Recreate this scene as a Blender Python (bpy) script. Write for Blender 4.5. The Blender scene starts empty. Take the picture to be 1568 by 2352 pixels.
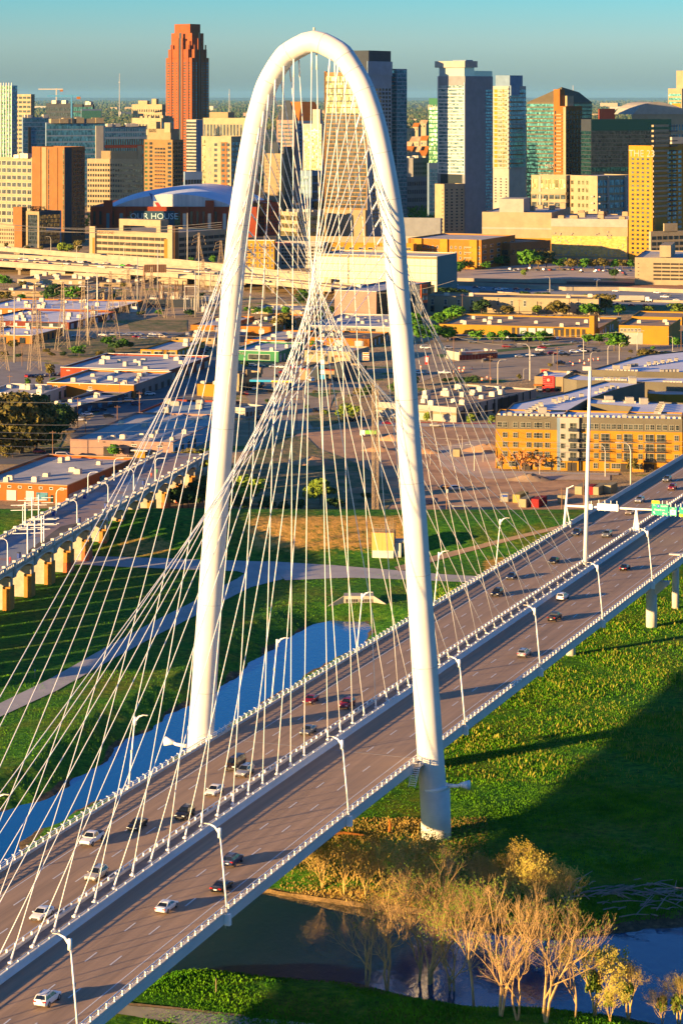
import bpy, bmesh, math, random
import numpy as np
from mathutils import Vector, Matrix
random.seed(7); R = math.radians
S = bpy.context.scene
# ---------------------------------------------------------------- camera
CH = 130.0; F = 5640.0
cam = bpy.data.cameras.new('camera'); co = bpy.data.objects.new('camera', cam)
S.collection.objects.link(co); S.camera = co
co.location = (0, 0, CH); co.rotation_euler = (R(90), 0, 0)
cam.lens = F/2352*36; cam.sensor_width = 36; cam.sensor_fit = 'AUTO'
cam.shift_y = -(1176-222)/2352; cam.clip_start = 1; cam.clip_end = 400000
# ---------------------------------------------------------------- light
SUN_AZ = math.atan2(-.559, -.829); SUN_EL = R(7.6)
w = bpy.data.worlds.new('World'); S.world = w; w.use_nodes = True
nt = w.node_tree; nt.nodes.clear()
wo = nt.nodes.new('ShaderNodeOutputWorld'); bg = nt.nodes.new('ShaderNodeBackground')
sky = nt.nodes.new('ShaderNodeTexSky'); sky.sky_type = 'NISHITA'; sky.sun_disc = False
sky.sun_elevation = SUN_EL; sky.sun_rotation = math.atan2(-.829, -.559)
sky.air_density = 1.0; sky.dust_density = 0.6; sky.ozone_density = 2.6
tint = nt.nodes.new('ShaderNodeMixRGB'); tint.blend_type = 'MULTIPLY'; tint.inputs[0].default_value = 1
tint.inputs[2].default_value = (0.80, 1.0, 1.04, 1)
wtc = nt.nodes.new('ShaderNodeTexCoord'); wsp = nt.nodes.new('ShaderNodeSeparateXYZ'); nt.links.new(wtc.outputs['Generated'], wsp.inputs[0])
wr = nt.nodes.new('ShaderNodeValToRGB'); we = wr.color_ramp.elements; we[0].position = 0; we[0].color = (.52, .82, 1.5, 1); we[1].position = 1; we[1].color = (.20, .52, 1.0, 1)
we.new(.022).color = (.61, .92, 1.52, 1); we.new(.040).color = (.38, .86, 1.4, 1); we.new(.10).color = (.32, .66, 1.15, 1)
nt.links.new(wsp.outputs[2], wr.inputs[0]); nt.links.new(wr.outputs[0], tint.inputs[2])
nt.links.new(sky.outputs[0], tint.inputs[1]); nt.links.new(tint.outputs[0], bg.inputs[0])
bg.inputs[1].default_value = 0.072; nt.links.new(bg.outputs[0], wo.inputs[0])
sl = bpy.data.lights.new('sun', 'SUN'); so = bpy.data.objects.new('sun', sl); S.collection.objects.link(so)
sl.energy = 5.0; sl.angle = R(.5); sl.color = (1, .62, .25)
sd = Vector((math.cos(SUN_AZ)*math.cos(SUN_EL), math.sin(SUN_AZ)*math.cos(SUN_EL), math.sin(SUN_EL)))
so.rotation_euler = sd.to_track_quat('Z', 'Y').to_euler()
S.view_settings.view_transform = 'Standard'; S.view_settings.look = 'None'
S.view_settings.exposure = 1.75; S.view_settings.gamma = 1
S.render.engine = 'CYCLES'
# ---------------------------------------------------------------- helpers
C = S.collection
def tag(o, label=None, cat=None, group=None, kind=None):
    if label: o['label'] = label
    if cat: o['category'] = cat
    if group: o['group'] = group
    if kind: o['kind'] = kind
    return o
def thing(name, label, cat, loc=(0, 0, 0), rz=0, group=None):
    o = bpy.data.objects.new(name, None); C.objects.link(o)
    o.location = loc; o.rotation_euler = (0, 0, rz); o.empty_display_size = .5
    return tag(o, label, cat, group)
def put(name, mesh, parent=None, loc=(0, 0, 0), rz=0, sc=(1, 1, 1), label=None, kind=None):
    o = bpy.data.objects.new(name, mesh); C.objects.link(o)
    if parent: o.parent = parent
    o.location = loc; o.rotation_euler = (0, 0, rz); o.scale = sc
    if label: o['label'] = label
    if kind: o['kind'] = kind
    return o
def dup(root, loc=None, rz=None, label=None, group=None):
    def cp(o, par):
        c = o.copy(); C.objects.link(c)
        if par: c.parent = par
        for ch in KIDS.get(o.name, o.children): cp(ch, c)
        return c
    r = cp(root, None)
    if loc is not None: r.location = loc
    if rz is not None: r.rotation_euler = (0, 0, rz)
    if label: r['label'] = label
    if group: r['group'] = group
    return r
KIDS = {}
class MB:
    def __init__(s): s.v = []; s.f = []; s.m = []
    def quad(s, a, b, c, d, m=0):
        n = len(s.v); s.v += [a, b, c, d]; s.f.append((n, n+1, n+2, n+3)); s.m.append(m)
    def face(s, pts, m=0):
        n = len(s.v); s.v += list(pts); s.f.append(tuple(range(n, n+len(pts)))); s.m.append(m)
    def box(s, c, d, m=0, rz=0):
        x, y, z = c; a, b, e = d[0]/2, d[1]/2, d[2]/2; n = len(s.v); cs, sn = math.cos(rz), math.sin(rz)
        for k in (-e, e):
            for (i, j) in ((-a, -b), (a, -b), (a, b), (-a, b)):
                s.v.append((x+i*cs-j*sn, y+i*sn+j*cs, z+k))
        for q in ((3, 2, 1, 0), (4, 5, 6, 7), (0, 1, 5, 4), (1, 2, 6, 5), (2, 3, 7, 6), (3, 0, 4, 7)):
            s.f.append(tuple(n+i for i in q)); s.m.append(m)
        return s
    def bx(s, x0, x1, y0, y1, z0, z1, m=0):
        return s.box(((x0+x1)/2, (y0+y1)/2, (z0+z1)/2), (abs(x1-x0), abs(y1-y0), abs(z1-z0)), m)
    def prism(s, poly, z0, z1, m=0, mt=None):
        a = sum(poly[i][0]*poly[(i+1) % len(poly)][1]-poly[(i+1) % len(poly)][0]*poly[i][1] for i in range(len(poly)))
        if a < 0: poly = poly[::-1]
        k = len(poly); n = len(s.v)
        s.v += [(p[0], p[1], z0) for p in poly]+[(p[0], p[1], z1) for p in poly]
        s.f.append(tuple(range(n+k-1, n-1, -1))); s.m.append(m)
        s.f.append(tuple(range(n+k, n+2*k))); s.m.append(m if mt is None else mt)
        for i in range(k):
            j = (i+1) % k; s.f.append((n+i, n+j, n+k+j, n+k+i)); s.m.append(m)
        return s
    def tube(s, pts, rad, n=8, m=0, cap=True):
        pts = [Vector(p) for p in pts]
        if not isinstance(rad, (list, tuple)): rad = [rad]*len(pts)
        b0 = len(s.v); up = None
        for i, p in enumerate(pts):
            t = (pts[min(i+1, len(pts)-1)]-pts[max(i-1, 0)]).normalized()
            if up is None:
                up = Vector((0, 0, 1)) if abs(t.z) < .9 else Vector((1, 0, 0))
            x = t.cross(up).normalized(); y = x.cross(t).normalized(); up = y
            for k in range(n):
                an = 2*math.pi*k/n; q = p+(x*math.cos(an)+y*math.sin(an))*rad[i]; s.v.append(tuple(q))
        for i in range(len(pts)-1):
            for k in range(n):
                a = b0+i*n+k; b = b0+i*n+(k+1) % n
                s.f.append((a, b, b+n, a+n)); s.m.append(m)
        if cap and n > 2:
            s.f.append(tuple(b0+k for k in range(n-1, -1, -1))); s.m.append(m)
            e = b0+(len(pts)-1)*n; s.f.append(tuple(e+k for k in range(n))); s.m.append(m)
        return s
    def mesh(s, name, mats, smooth=False):
        me = bpy.data.meshes.new(name); me.from_pydata(s.v, [], s.f)
        if not isinstance(mats, (list, tuple)): mats = [mats]
        for q in mats: me.materials.append(q)
        if len(mats) > 1: me.polygons.foreach_set('material_index', s.m)
        if smooth: me.polygons.foreach_set('use_smooth', [True]*len(me.polygons))
        me.update(); return me
    def build(s, name, mats, parent=None, smooth=False, **k):
        return put(name, s.mesh(name, mats, smooth), parent, **k)
# ---------------------------------------------------------------- materials
def M(name, c, c2=None, sc=1.0, rough=.8, bump=0, metal=0, coord='Object', stretch=(1, 1, 1), bsc=None, spec=.4, det=4, lo=.35, hi=.65, rnd=0):
    m = bpy.data.materials.new(name); m.use_nodes = True; t = m.node_tree; p = t.nodes['Principled BSDF']
    p.inputs['Base Color'].default_value = (*c, 1); p.inputs['Roughness'].default_value = rough
    p.inputs['Metallic'].default_value = metal; p.inputs['Specular IOR Level'].default_value = spec
    L = t.links.new
    if c2 is not None or bump or rnd:
        tc = t.nodes.new('ShaderNodeTexCoord'); mp = t.nodes.new('ShaderNodeMapping'); mp.inputs['Scale'].default_value = stretch
        if coord == 'World':
            g = t.nodes.new('ShaderNodeNewGeometry'); L(g.outputs['Position'], mp.inputs[0])
        else: L(tc.outputs[coord], mp.inputs[0])
    if c2 is not None:
        n = t.nodes.new('ShaderNodeTexNoise'); n.inputs['Scale'].default_value = sc; n.inputs['Detail'].default_value = det
        n.inputs['Roughness'].default_value = .65
        L(mp.outputs[0], n.inputs[0]); r = t.nodes.new('ShaderNodeValToRGB')
        r.color_ramp.elements[0].position = lo; r.color_ramp.elements[1].position = hi
        r.color_ramp.elements[0].color = (*c, 1); r.color_ramp.elements[1].color = (*c2, 1)
        L(n.outputs[0], r.inputs[0]); L(r.outputs[0], p.inputs['Base Color'])
    if rnd:
        oi = t.nodes.new('ShaderNodeObjectInfo'); h = t.nodes.new('ShaderNodeHueSaturation')
        mr = t.nodes.new('ShaderNodeMapRange'); mr.inputs[3].default_value = 1-rnd; mr.inputs[4].default_value = 1+rnd
        L(oi.outputs['Random'], mr.inputs[0]); L(mr.outputs[0], h.inputs['Value'])
        src = p.inputs['Base Color'].links
        if src: L(src[0].from_socket, h.inputs['Color'])
        else: h.inputs['Color'].default_value = (*c, 1)
        L(h.outputs[0], p.inputs['Base Color'])
    if bump:
        n2 = t.nodes.new('ShaderNodeTexNoise'); n2.inputs['Scale'].default_value = bsc or sc*3; n2.inputs['Detail'].default_value = 5
        L(mp.outputs[0], n2.inputs[0]); b = t.nodes.new('ShaderNodeBump'); b.inputs['Strength'].default_value = 1
        b.inputs['Distance'].default_value = bump; L(n2.outputs[0], b.inputs['Height']); L(b.outputs[0], p.inputs['Normal'])
    return m
def glass(name, c, c2, px=1.5, pz=3.6, rough=.12, metal=.75):
    """pane-by-pane varied window glass, laid out in the object's own metres"""
    m = bpy.data.materials.new(name); m.use_nodes = True; t = m.node_tree; p = t.nodes['Principled BSDF']; L = t.links.new
    tc = t.nodes.new('ShaderNodeUVMap') ; sp = t.nodes.new('ShaderNodeVectorMath'); sp.operation = 'DIVIDE'
    sp.inputs[1].default_value = (px, pz, 1); L(tc.outputs[0], sp.inputs[0])
    fl = t.nodes.new('ShaderNodeVectorMath'); fl.operation = 'FLOOR'; L(sp.outputs[0], fl.inputs[0])
    ad = t.nodes.new('ShaderNodeVectorMath'); ad.operation = 'ADD'; oi = t.nodes.new('ShaderNodeObjectInfo')
    mu = t.nodes.new('ShaderNodeMath'); mu.operation = 'MULTIPLY'; mu.inputs[1].default_value = 97; L(oi.outputs['Random'], mu.inputs[0])
    L(fl.outputs[0], ad.inputs[0]); L(mu.outputs[0], ad.inputs[1])
    wn = t.nodes.new('ShaderNodeTexWhiteNoise'); L(ad.outputs[0], wn.inputs['Vector'])
    r = t.nodes.new('ShaderNodeValToRGB'); r.color_ramp.elements[0].color = (*c, 1); r.color_ramp.elements[1].color = (*c2, 1)
    L(wn.outputs['Value'], r.inputs[0]); L(r.outputs[0], p.inputs['Base Color'])
    p.inputs['Roughness'].default_value = rough; p.inputs['Metallic'].default_value = metal
    # every pane is set a hair out of true
    g = t.nodes.new('ShaderNodeNewGeometry'); sb = t.nodes.new('ShaderNodeVectorMath'); sb.operation = 'SUBTRACT'; sb.inputs[1].default_value = (.5, .5, .5)
    L(wn.outputs['Color'], sb.inputs[0]); sc = t.nodes.new('ShaderNodeVectorMath'); sc.operation = 'SCALE'; sc.inputs['Scale'].default_value = .05
    L(sb.outputs[0], sc.inputs[0]); a2 = t.nodes.new('ShaderNodeVectorMath'); a2.operation = 'ADD'
    L(g.outputs['Normal'], a2.inputs[0]); L(sc.outputs[0], a2.inputs[1]); nm = t.nodes.new('ShaderNodeVectorMath'); nm.operation = 'NORMALIZE'
    L(a2.outputs[0], nm.inputs[0]); L(nm.outputs[0], p.inputs['Normal'])
    return m
white = M('white_paint', (.80, .79, .76), (.86, .85, .82), .3, .45, spec=.5)
arch_white = M('arch_white', (.62, .60, .56), (.70, .685, .65), .12, .5)
conc = M('concrete', (.42, .40, .36), (.50, .47, .42), .25, .85, .01, coord='World')
conc_pale = M('pale_concrete', (.52, .49, .43), (.60, .57, .51), .15, .85, coord='World')
conc_weath = M('weathered_concrete', (.30, .27, .22), (.42, .38, .31), .4, .9, .02, coord='World')
asph_deck = M('deck_asphalt', (.25, .175, .115), (.42, .285, .18), .8, .85, .006, stretch=(.8, .02, 1), bsc=9, det=6, lo=.3, hi=.7)
asph = M('asphalt', (.25, .195, .13), (.42, .32, .20), .05, .9, coord='World')
asph_dark = M('dark_asphalt', (.11, .11, .115), (.16, .155, .15), .08, .9, coord='World')
paint_w = M('road_paint', (.70, .70, .68), (.55, .54, .52), 2, .7)
dark = M('dark_metal', (.03, .03, .035), rough=.5)
galv = M('galvanised_steel', (.36, .34, .30), (.44, .42, .37), 2, .55, metal=.2)
steel_lat = M('lattice_steel', (.22, .16, .10), (.34, .26, .17), 1, .6)
woodp = M('pole_timber', (.16, .09, .05), (.22, .12, .07), 1, .9)
tyre = M('tyre_rubber', (.02, .02, .02), rough=.8)
# ---------------------------------------------------------------- pixel -> place
def G(px, py, z=0.0):
    Y = F*(CH-z)/(py-222.0); return ((px-784.0)*Y/F, Y)
def W(px, Y): return (px-784.0)*Y/F
def ZT(py, Y): return CH-(py-222.0)*Y/F
ZC = {1: (0, 60.9, 2.8627), 2: (487, 60.9, 2.8627), 3: (973.8, 121.7, 2.6396), 4: (0, 517.3, 2.8627), 5: (517.3, 517.3, 2.8627),
      6: (973.8, 578.2, 2.6396), 7: (517.3, 669.5, 4.6842), 8: (0, 791.2, 4.2944), 9: (1126, 821.7, 3.5486), 10: (0, 547.8, 2.8627),
      11: (1004.3, 1034.7, 2.782), 12: (0, 1004.3, 2.8627)}
def Z(k, x, y=0):
    o = ZC[k]; return (o[0]+x/o[2], o[1]+y/o[2])
def sm(x): x = np.clip(x, 0, 1); return x*x*(3-2*x)
# ================================================================ TERRAIN
WZ = -2.0
def wpoly(pts): return np.array([G(x, y, WZ) for x, y in pts])
RIVER = wpoly([(0, 2260), (250, 2180), (400, 2110), (520, 2085), (585, 2052), (700, 2075), (800, 2098), (950, 2118), (1120, 2145), (1290, 2160), (1380, 2150), (1480, 2132), (1568, 2128), (1900, 2120),
               (1950, 2420), (1568, 2365), (1420, 2330), (1250, 2318), (1100, 2312), (960, 2290), (800, 2258), (640, 2243), (520, 2232), (440, 2226), (350, 2236), (200, 2290), (0, 2370)])
CREEK = wpoly([(760, 1425), (845, 1428), (850, 1455), (838, 1478), (800, 1497), (768, 1512), (735, 1530), (690, 1556), (645, 1592), (600, 1612), (560, 1640), (500, 1690), (455, 1722), (400, 1738), (340, 1790), (270, 1822),
               (180, 1860), (90, 1905), (50, 1945), (25, 1975), (-50, 2060), (-200, 2130), (-260, 2010), (-100, 1900), (0, 1864), (100, 1838), (130, 1822), (210, 1770), (300, 1697), (345, 1672), (425, 1625), (505, 1588), (560, 1538), (600, 1508), (640, 1478), (700, 1445), (722, 1434)])
def sdist(P, x, y):
    n = len(P); d = np.full(x.shape, 1e9); ins = np.zeros(x.shape, bool)
    for i in range(n):
        ax, ay = P[i]; bx_, by_ = P[(i+1) % n]; ex, ey = bx_-ax, by_-ay
        t = np.clip(((x-ax)*ex+(y-ay)*ey)/(ex*ex+ey*ey), 0, 1)
        d = np.minimum(d, (x-ax-t*ex)**2+(y-ay-t*ey)**2)
        c = ((ay > y) != (by_ > y)) & (x < ex*(y-ay)/(ey if ey != 0 else 1e-9)+ax); ins ^= c
    d = np.sqrt(d); return np.where(ins, -d, d)
def vn(x, y):
    return (np.sin(x*1.3+y*.7)+np.sin(x*.43-y*1.1+2)+np.sin(x*2.1+y*1.9+1)*.5+np.sin(-x*3.3+y*2.7)*.3)/2.8
def H(x, y):
    x = np.asarray(x, float); y = np.asarray(y, float)
    h = np.zeros(np.broadcast(x, y).shape)
    near = (y > 150) & (y < 720) & (abs(x) < 420)
    if near.any():
        xx = np.broadcast_to(x, h.shape)[near]; yy = np.broadcast_to(y, h.shape)[near]
        b = np.minimum(sdist(RIVER, xx, yy), sdist(CREEK, xx, yy)*.8) + vn(xx*.25, yy*.25)*1.0+vn(xx*.9, yy*.8)*.4
        hh = np.where(b < 9, WZ+b*.30, 0.7)
        hh = np.where(b < 9, np.clip(hh, -3.6, .7), .7)
        # hill of debris on the east bank
        hh = hh+2.2*np.exp(-(((xx-70)/12)**2+((yy-384)/7)**2))
        h[near] = hh-.7*sm((b+3)/25.)*1.0
    e = y+vn(x*.02, y*0)*3
    lev = 6*sm((e-686)/42.)*(1-sm((e-738)/24.))
    return h+lev
def h1(x, y): return float(H(np.array([x]), np.array([y]))[0])
def GP(px, py):
    """where the ray through that point of the photo meets the terrain"""
    k = (py-222.0)/F; y = np.linspace(300, 1000, 2801); x = (px-784)/F*y
    g = (CH-k*y) <= H(x, y); i = int(np.argmax(g)) if g.any() else -1
    if i < 0: return G(px, py)+(0,)
    return (float(x[i]), float(y[i]), float(H(x[i:i+1], y[i:i+1])[0]))
# ground sheet: rows get closer together towards the near end
pys = np.concatenate([np.array([3800, 3400, 3000, 2800, 2650]), np.arange(2560, 1080, -4.0), np.arange(1080, 700, -12.0), np.arange(700, 300, -20.), np.array([290, 280, 270, 260, 252, 245, 240, 235, 231, 228, 226, 224.5])])
pxs = np.concatenate([np.arange(-1400, -100, 60.), np.arange(-100, 1668, 5.0), np.arange(1670, 3000, 60.)])
YY = F*CH/(pys-222.0); XG = (pxs[None, :]-784)/F*YY[:, None]; YG = np.repeat(YY[:, None], len(pxs), 1)
HG = H(XG, YG)
me = bpy.data.meshes.new('ground'); nr, nc = HG.shape
vv = np.stack([XG, YG, HG], -1).reshape(-1, 3)
idx = np.arange(nr*nc).reshape(nr, nc)
ff = np.stack([idx[:-1, :-1], idx[:-1, 1:], idx[1:, 1:], idx[1:, :-1]], -1).reshape(-1, 4)
me.vertices.add(len(vv)); me.vertices.foreach_set('co', vv.ravel()); me.loops.add(ff.size); me.loops.foreach_set('vertex_index', ff.ravel())
me.polygons.add(len(ff)); me.polygons.foreach_set('loop_start', np.arange(0, ff.size, 4)); me.polygons.foreach_set('loop_total', np.full(len(ff), 4))
me.polygons.foreach_set('use_smooth', np.ones(len(ff), bool)); me.update()
# which soil is where: r = bare earth (banks), g = dry straw grass and painted levee sunlight, b = city paving
b_ = np.minimum(sdist(RIVER, XG, YG), sdist(CREEK, XG, YG)); nz = vn(XG*.2, YG*.2)
sd_r = sdist(RIVER, XG, YG); sd_c = sdist(CREEK, XG, YG)
earth = np.where(YG < 420, sm((5.0+nz*3-sd_r)/3.), sm((2.0+nz*2-sd_c)/2.))
px_ = 784+F*XG/YG
dry_sunlit = sm(1-abs(YG-712)/26.)*sm((px_-540)/60)*sm((1000-px_)/80)*.95
dry_sunlit = np.maximum(dry_sunlit, sm(1-abs(YG-680)/22.)*sm((px_-1080)/50)*sm((1290-px_)/40)*.7)
dry_sunlit = np.maximum(dry_sunlit, sm(1-(((XG+5)/28)**2+((YG-395)/13)**2))*1.0)
dry_sunlit = np.maximum(dry_sunlit, sm(1-abs(YG-700)/18.)*sm((px_-250)/40)*sm((430-px_)/60)*.6)
dry_sunlit = np.clip(dry_sunlit*1.5, 0, 1)  # boost paints the low sun's orange on the levee into the straw
city = sm((YG-750-nz*4)/8.)*sm((9000-YG)/3000.)
va = me.color_attributes.new('soil', 'FLOAT_COLOR', 'POINT')
ca = np.stack([earth, dry_sunlit, city, np.ones_like(city)], -1).reshape(-1); va.data.foreach_set('color', ca)
def ground_mat():
    m = bpy.data.materials.new('terrain'); m.use_nodes = True; t = m.node_tree; p = t.nodes['Principled BSDF']; L = t.links.new
    g = t.nodes.new('ShaderNodeNewGeometry'); at = t.nodes.new('ShaderNodeAttribute'); at.attribute_name = 'soil'
    sx = t.nodes.new('ShaderNodeSeparateColor'); L(at.outputs[0], sx.inputs[0])
    def noise(sc, det=5, st=(1, 1, 1)):
        mp = t.nodes.new('ShaderNodeMapping'); mp.inputs['Scale'].default_value = st; L(g.outputs['Position'], mp.inputs[0])
        n = t.nodes.new('ShaderNodeTexNoise'); n.inputs['Scale'].default_value = sc; n.inputs['Detail'].default_value = det; n.inputs['Roughness'].default_value = .7
        L(mp.outputs[0], n.inputs[0]); return n.outputs[0]
    def ramp(s, cs):
        r = t.nodes.new('ShaderNodeValToRGB'); e = r.color_ramp.elements
        while len(e) < len(cs): e.new(.5)
        for q, (po, c) in zip(e, cs): q.position = po; q.color = (*c, 1)
        L(s, r.inputs[0]); return r.outputs[0]
    def mix(fa, a, b):
        x = t.nodes.new('ShaderNodeMixRGB'); L(fa, x.inputs[0]); L(a, x.inputs[1]); L(b, x.inputs[2]); return x.outputs[0]
    def mul(a, k):
        x = t.nodes.new('ShaderNodeMath'); x.operation = 'MULTIPLY_ADD'; L(a, x.inputs[0]); x.inputs[1].default_value = k; x.inputs[2].default_value = 0; return x.outputs[0]
    fine = noise(.55, 6); big = noise(.045, 3)
    gr = ramp(fine, [(.34, (.014, .070, .006)), (.5, (.040, .165, .010)), (.66, (.11, .26, .014))])
    gr2 = ramp(fine, [(.34, (.05, .085, .008)), (.52, (.11, .15, .012)), (.68, (.25, .22, .03))])
    bm = ramp(big, [(.48, (0, 0, 0)), (.66, (1, 1, 1))])
    base = mix(bm, gr, gr2)
    st = ramp(noise(.35, 6), [(.35, (.16, .17, .03)), (.5, (.50, .28, .06)), (.68, (.66, .38, .10))])  # straw colours, brightened to hold the levee's sunlit orange
    ea = ramp(noise(.9, 6), [(.35, (.05, .04, .025)), (.55, (.13, .095, .055)), (.7, (.24, .17, .09))])
    ci = ramp(noise(.03, 7), [(.36, (.24, .185, .12)), (.46, (.36, .26, .14)), (.55, (.48, .34, .18)), (.62, (.09, .17, .02))])
    # far land beyond the city: woods and clearings
    fa = ramp(noise(.0022, 8), [(.38, (.04, .085, .03)), (.5, (.10, .11, .05)), (.6, (.18, .14, .08)), (.7, (.06, .11, .04))])
    def edge(ch, k=.25):
        a = t.nodes.new('ShaderNodeMath'); a.operation = 'ADD'; L(ch, a.inputs[0])
        b = t.nodes.new('ShaderNodeMath'); b.operation = 'MULTIPLY_ADD'; L(fine, b.inputs[0]); b.inputs[1].default_value = 1.6; b.inputs[2].default_value = -1.02; L(b.outputs[0], a.inputs[1])
        return ramp(a.outputs[0], [(.25, (0, 0, 0)), (.60, (1, 1, 1))])
    c = mix(edge(sx.outputs[1]), base, st); c = mix(edge(sx.outputs[0]), c, ea); c = mix(sx.outputs[2], c, ci)
    sp = t.nodes.new('ShaderNodeSeparateXYZ'); L(g.outputs['Position'], sp.inputs[0])
    mr = t.nodes.new('ShaderNodeMapRange'); mr.inputs[1].default_value = 2900; mr.inputs[2].default_value = 3600; L(sp.outputs[1], mr.inputs[0])
    c = mix(mr.outputs[0], c, fa); L(c, p.inputs['Base Color']); p.inputs['Roughness'].default_value = .95; p.inputs['Specular IOR Level'].default_value = .1
    b = t.nodes.new('ShaderNodeBump'); b.inputs['Distance'].default_value = .55; b.inputs['Strength'].default_value = 1
    L(noise(.8, 6), b.inputs['Height']); L(b.outputs[0], p.inputs['Normal'])
    return m
me.materials.append(ground_mat()); tag(put('ground', me), kind='structure')
def water_mat():
    m = M('water', (.0, .085, .27), rough=.05, spec=.35); t = m.node_tree; p = t.nodes['Principled BSDF']; L = t.links.new
    g = t.nodes.new('ShaderNodeNewGeometry'); mp = t.nodes.new('ShaderNodeMapping'); mp.inputs['Scale'].default_value = (1, .5, 1); L(g.outputs['Position'], mp.inputs[0])
    n = t.nodes.new('ShaderNodeTexNoise'); n.inputs['Scale'].default_value = .9; n.inputs['Detail'].default_value = 5; n.inputs['Distortion'].default_value = .6; L(mp.outputs[0], n.inputs[0])
    b = t.nodes.new('ShaderNodeBump'); b.inputs['Distance'].default_value = .05; L(n.outputs[0], b.inputs['Height']); L(b.outputs[0], p.inputs['Normal'])
    return m
wm = water_mat(); wm2 = wm.copy(); wm2.name = 'river_water'; wm2.node_tree.nodes['Principled BSDF'].inputs['Base Color'].default_value = (.004, .035, .095, 1); wm2.node_tree.nodes['Principled BSDF'].inputs['Specular IOR Level'].default_value = .5
q = MB(); q.quad((-130, 250, WZ), (140, 250, WZ), (140, 412, WZ), (-130, 412, WZ)); tag(q.build('river', wm2), kind='structure')
q = MB(); q.quad((-200, 412.1, WZ), (30, 412.1, WZ), (30, 640, WZ), (-200, 640, WZ)); tag(q.build('creek', wm), kind='structure')
# ---------------------------------------------------------------- draped strips and patches
def ribbon(name, left, right, mat, dz=.12, kind='structure', n=None, terr=True, **k):
    """left/right: matching lists of photo points on the two sides"""
    m = MB(); L_, R_ = [], []
    for a, b, out in ((left, None, L_), (right, None, R_)):
        for i in range(len(a)-1):
            for j in range(8):
                t = j/8; out.append((a[i][0]*(1-t)+a[i+1][0]*t, a[i][1]*(1-t)+a[i+1][1]*t))
        out.append(a[-1])
    g = (lambda p: GP(*p)) if terr else (lambda p: G(*p)+(0,))
    A = [g(p) for p in L_]; B = [g(p) for p in R_]
    for i in range(len(A)-1):
        for j in range(4):
            def pt(P, Q, t):
                x = P[0]+(Q[0]-P[0])*t; y = P[1]+(Q[1]-P[1])*t
                return (x, y, (h1(x, y) if terr else 0)+dz)
            m.quad(pt(A[i], B[i], j/4), pt(A[i], B[i], (j+1)/4), pt(A[i+1], B[i+1], (j+1)/4), pt(A[i+1], B[i+1], j/4))
    o = m.build(name, mat); return tag(o, kind=kind, **k)
pathm = M('path_concrete', (.36, .34, .32), (.47, .44, .40), .12, .9, coord='World')
dirtm = M('bare_dirt', (.34, .19, .10), (.58, .34, .17), .09, .95, .12, coord='World', bsc=.5)
dirt2 = M('trail_dirt', (.30, .20, .11), (.40, .28, .17), .3, .95, .05, coord='World')
ribbon('path', [(-100, 1680), (0, 1617), (120, 1558), (240, 1490), (360, 1425), (440, 1385), (500, 1352), (545, 1330), (562, 1318), (545, 1313), (400, 1308), (260, 1302), (150, 1296)],
       [(-60, 1705), (0, 1648), (130, 1588), (250, 1520), (370, 1455), (460, 1410), (520, 1378), (575, 1350), (650, 1331), (620, 1291), (480, 1287), (280, 1280), (170, 1278)], pathm)
ribbon('path', [(655, 1334), (800, 1328), (950, 1333), (1010, 1336), (1110, 1340)], [(610, 1290), (760, 1299), (950, 1314), (1010, 1320), (1120, 1326)], pathm, dz=.15)
ribbon('path', [(905, 1304), (1000, 1277), (1100, 1252), (1200, 1228), (1290, 1207)], [(915, 1314), (1000, 1290), (1100, 1262), (1200, 1236), (1290, 1215)], dirt2, dz=.16)
ribbon('path', [(200, 2285), (300, 2312), (450, 2327), (560, 2338), (700, 2352), (860, 2372)], [(180, 2322), (280, 2332), (400, 2352), (500, 2368), (640, 2400), (800, 2440)], pathm)
ribbon('path', [(200, 2281), (300, 2307), (450, 2322), (560, 2334)], [(200, 2285), (300, 2312), (450, 2327), (560, 2338)], dirt2, dz=.17)
# ledge of the far river bank
ribbon('river_bank', [(575, 2042), (700, 2062), (850, 2082), (1000, 2096), (1140, 2112), (1260, 2130)], [(575, 2050), (700, 2072), (850, 2094), (1000, 2110), (1140, 2126), (1260, 2142)],
       M('bank_earth', (.24, .155, .06), (.36, .23, .09), .6, .95, .15, coord='World'), dz=.35)
# ================================================================ BRIDGE (local: x = across, y = along)
BA = math.atan(2162/F); BO = (-4.85, 438.75)
U = (math.sin(BA), math.cos(BA)); V = (math.cos(BA), -math.sin(BA))
def st(px, py, z=13.6):
    x, y = G(px, py, z); x -= BO[0]; y -= BO[1]; return (x*U[0]+y*U[1], x*V[0]+y*V[1])
def bw(t, s, z=0.0): return (BO[0]+t*V[0]+s*U[0], BO[1]+t*V[1]+s*U[1], z)
def dz(s): return 13.6-(1.2*(s/110)**2 if s < 0 else 0)
bridge = thing('cable_stayed_bridge', 'long road bridge with one tall white arch and white cables running down to its median', 'bridge', (BO[0], BO[1], 0), -BA)
TL, TR = -19.4, 20.2; S0, S1 = -300, 900
SS = [S0+i*12.5 for i in range(int((S1-S0)/12.5)+1)]
def strip(m, prof, ss=SS, mi=0, off=lambda s: 0):
    """sweep a closed (t, z) outline along the deck"""
    n = len(prof); b = len(m.v)
    for s in ss:
        for (t, z) in prof: m.v.append((t, s, dz(s)+z+off(s)))
    for i in range(len(ss)-1):
        for k in range(n):
            a = b+i*n+k; c = b+i*n+(k+1) % n; m.f.append((a, c, c+n, a+n)); m.m.append(mi)
    m.f.append(tuple(range(b, b+n))[::-1]); m.m.append(mi); e = b+(len(ss)-1)*n; m.f.append(tuple(range(e, e+n))); m.m.append(mi)
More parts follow.
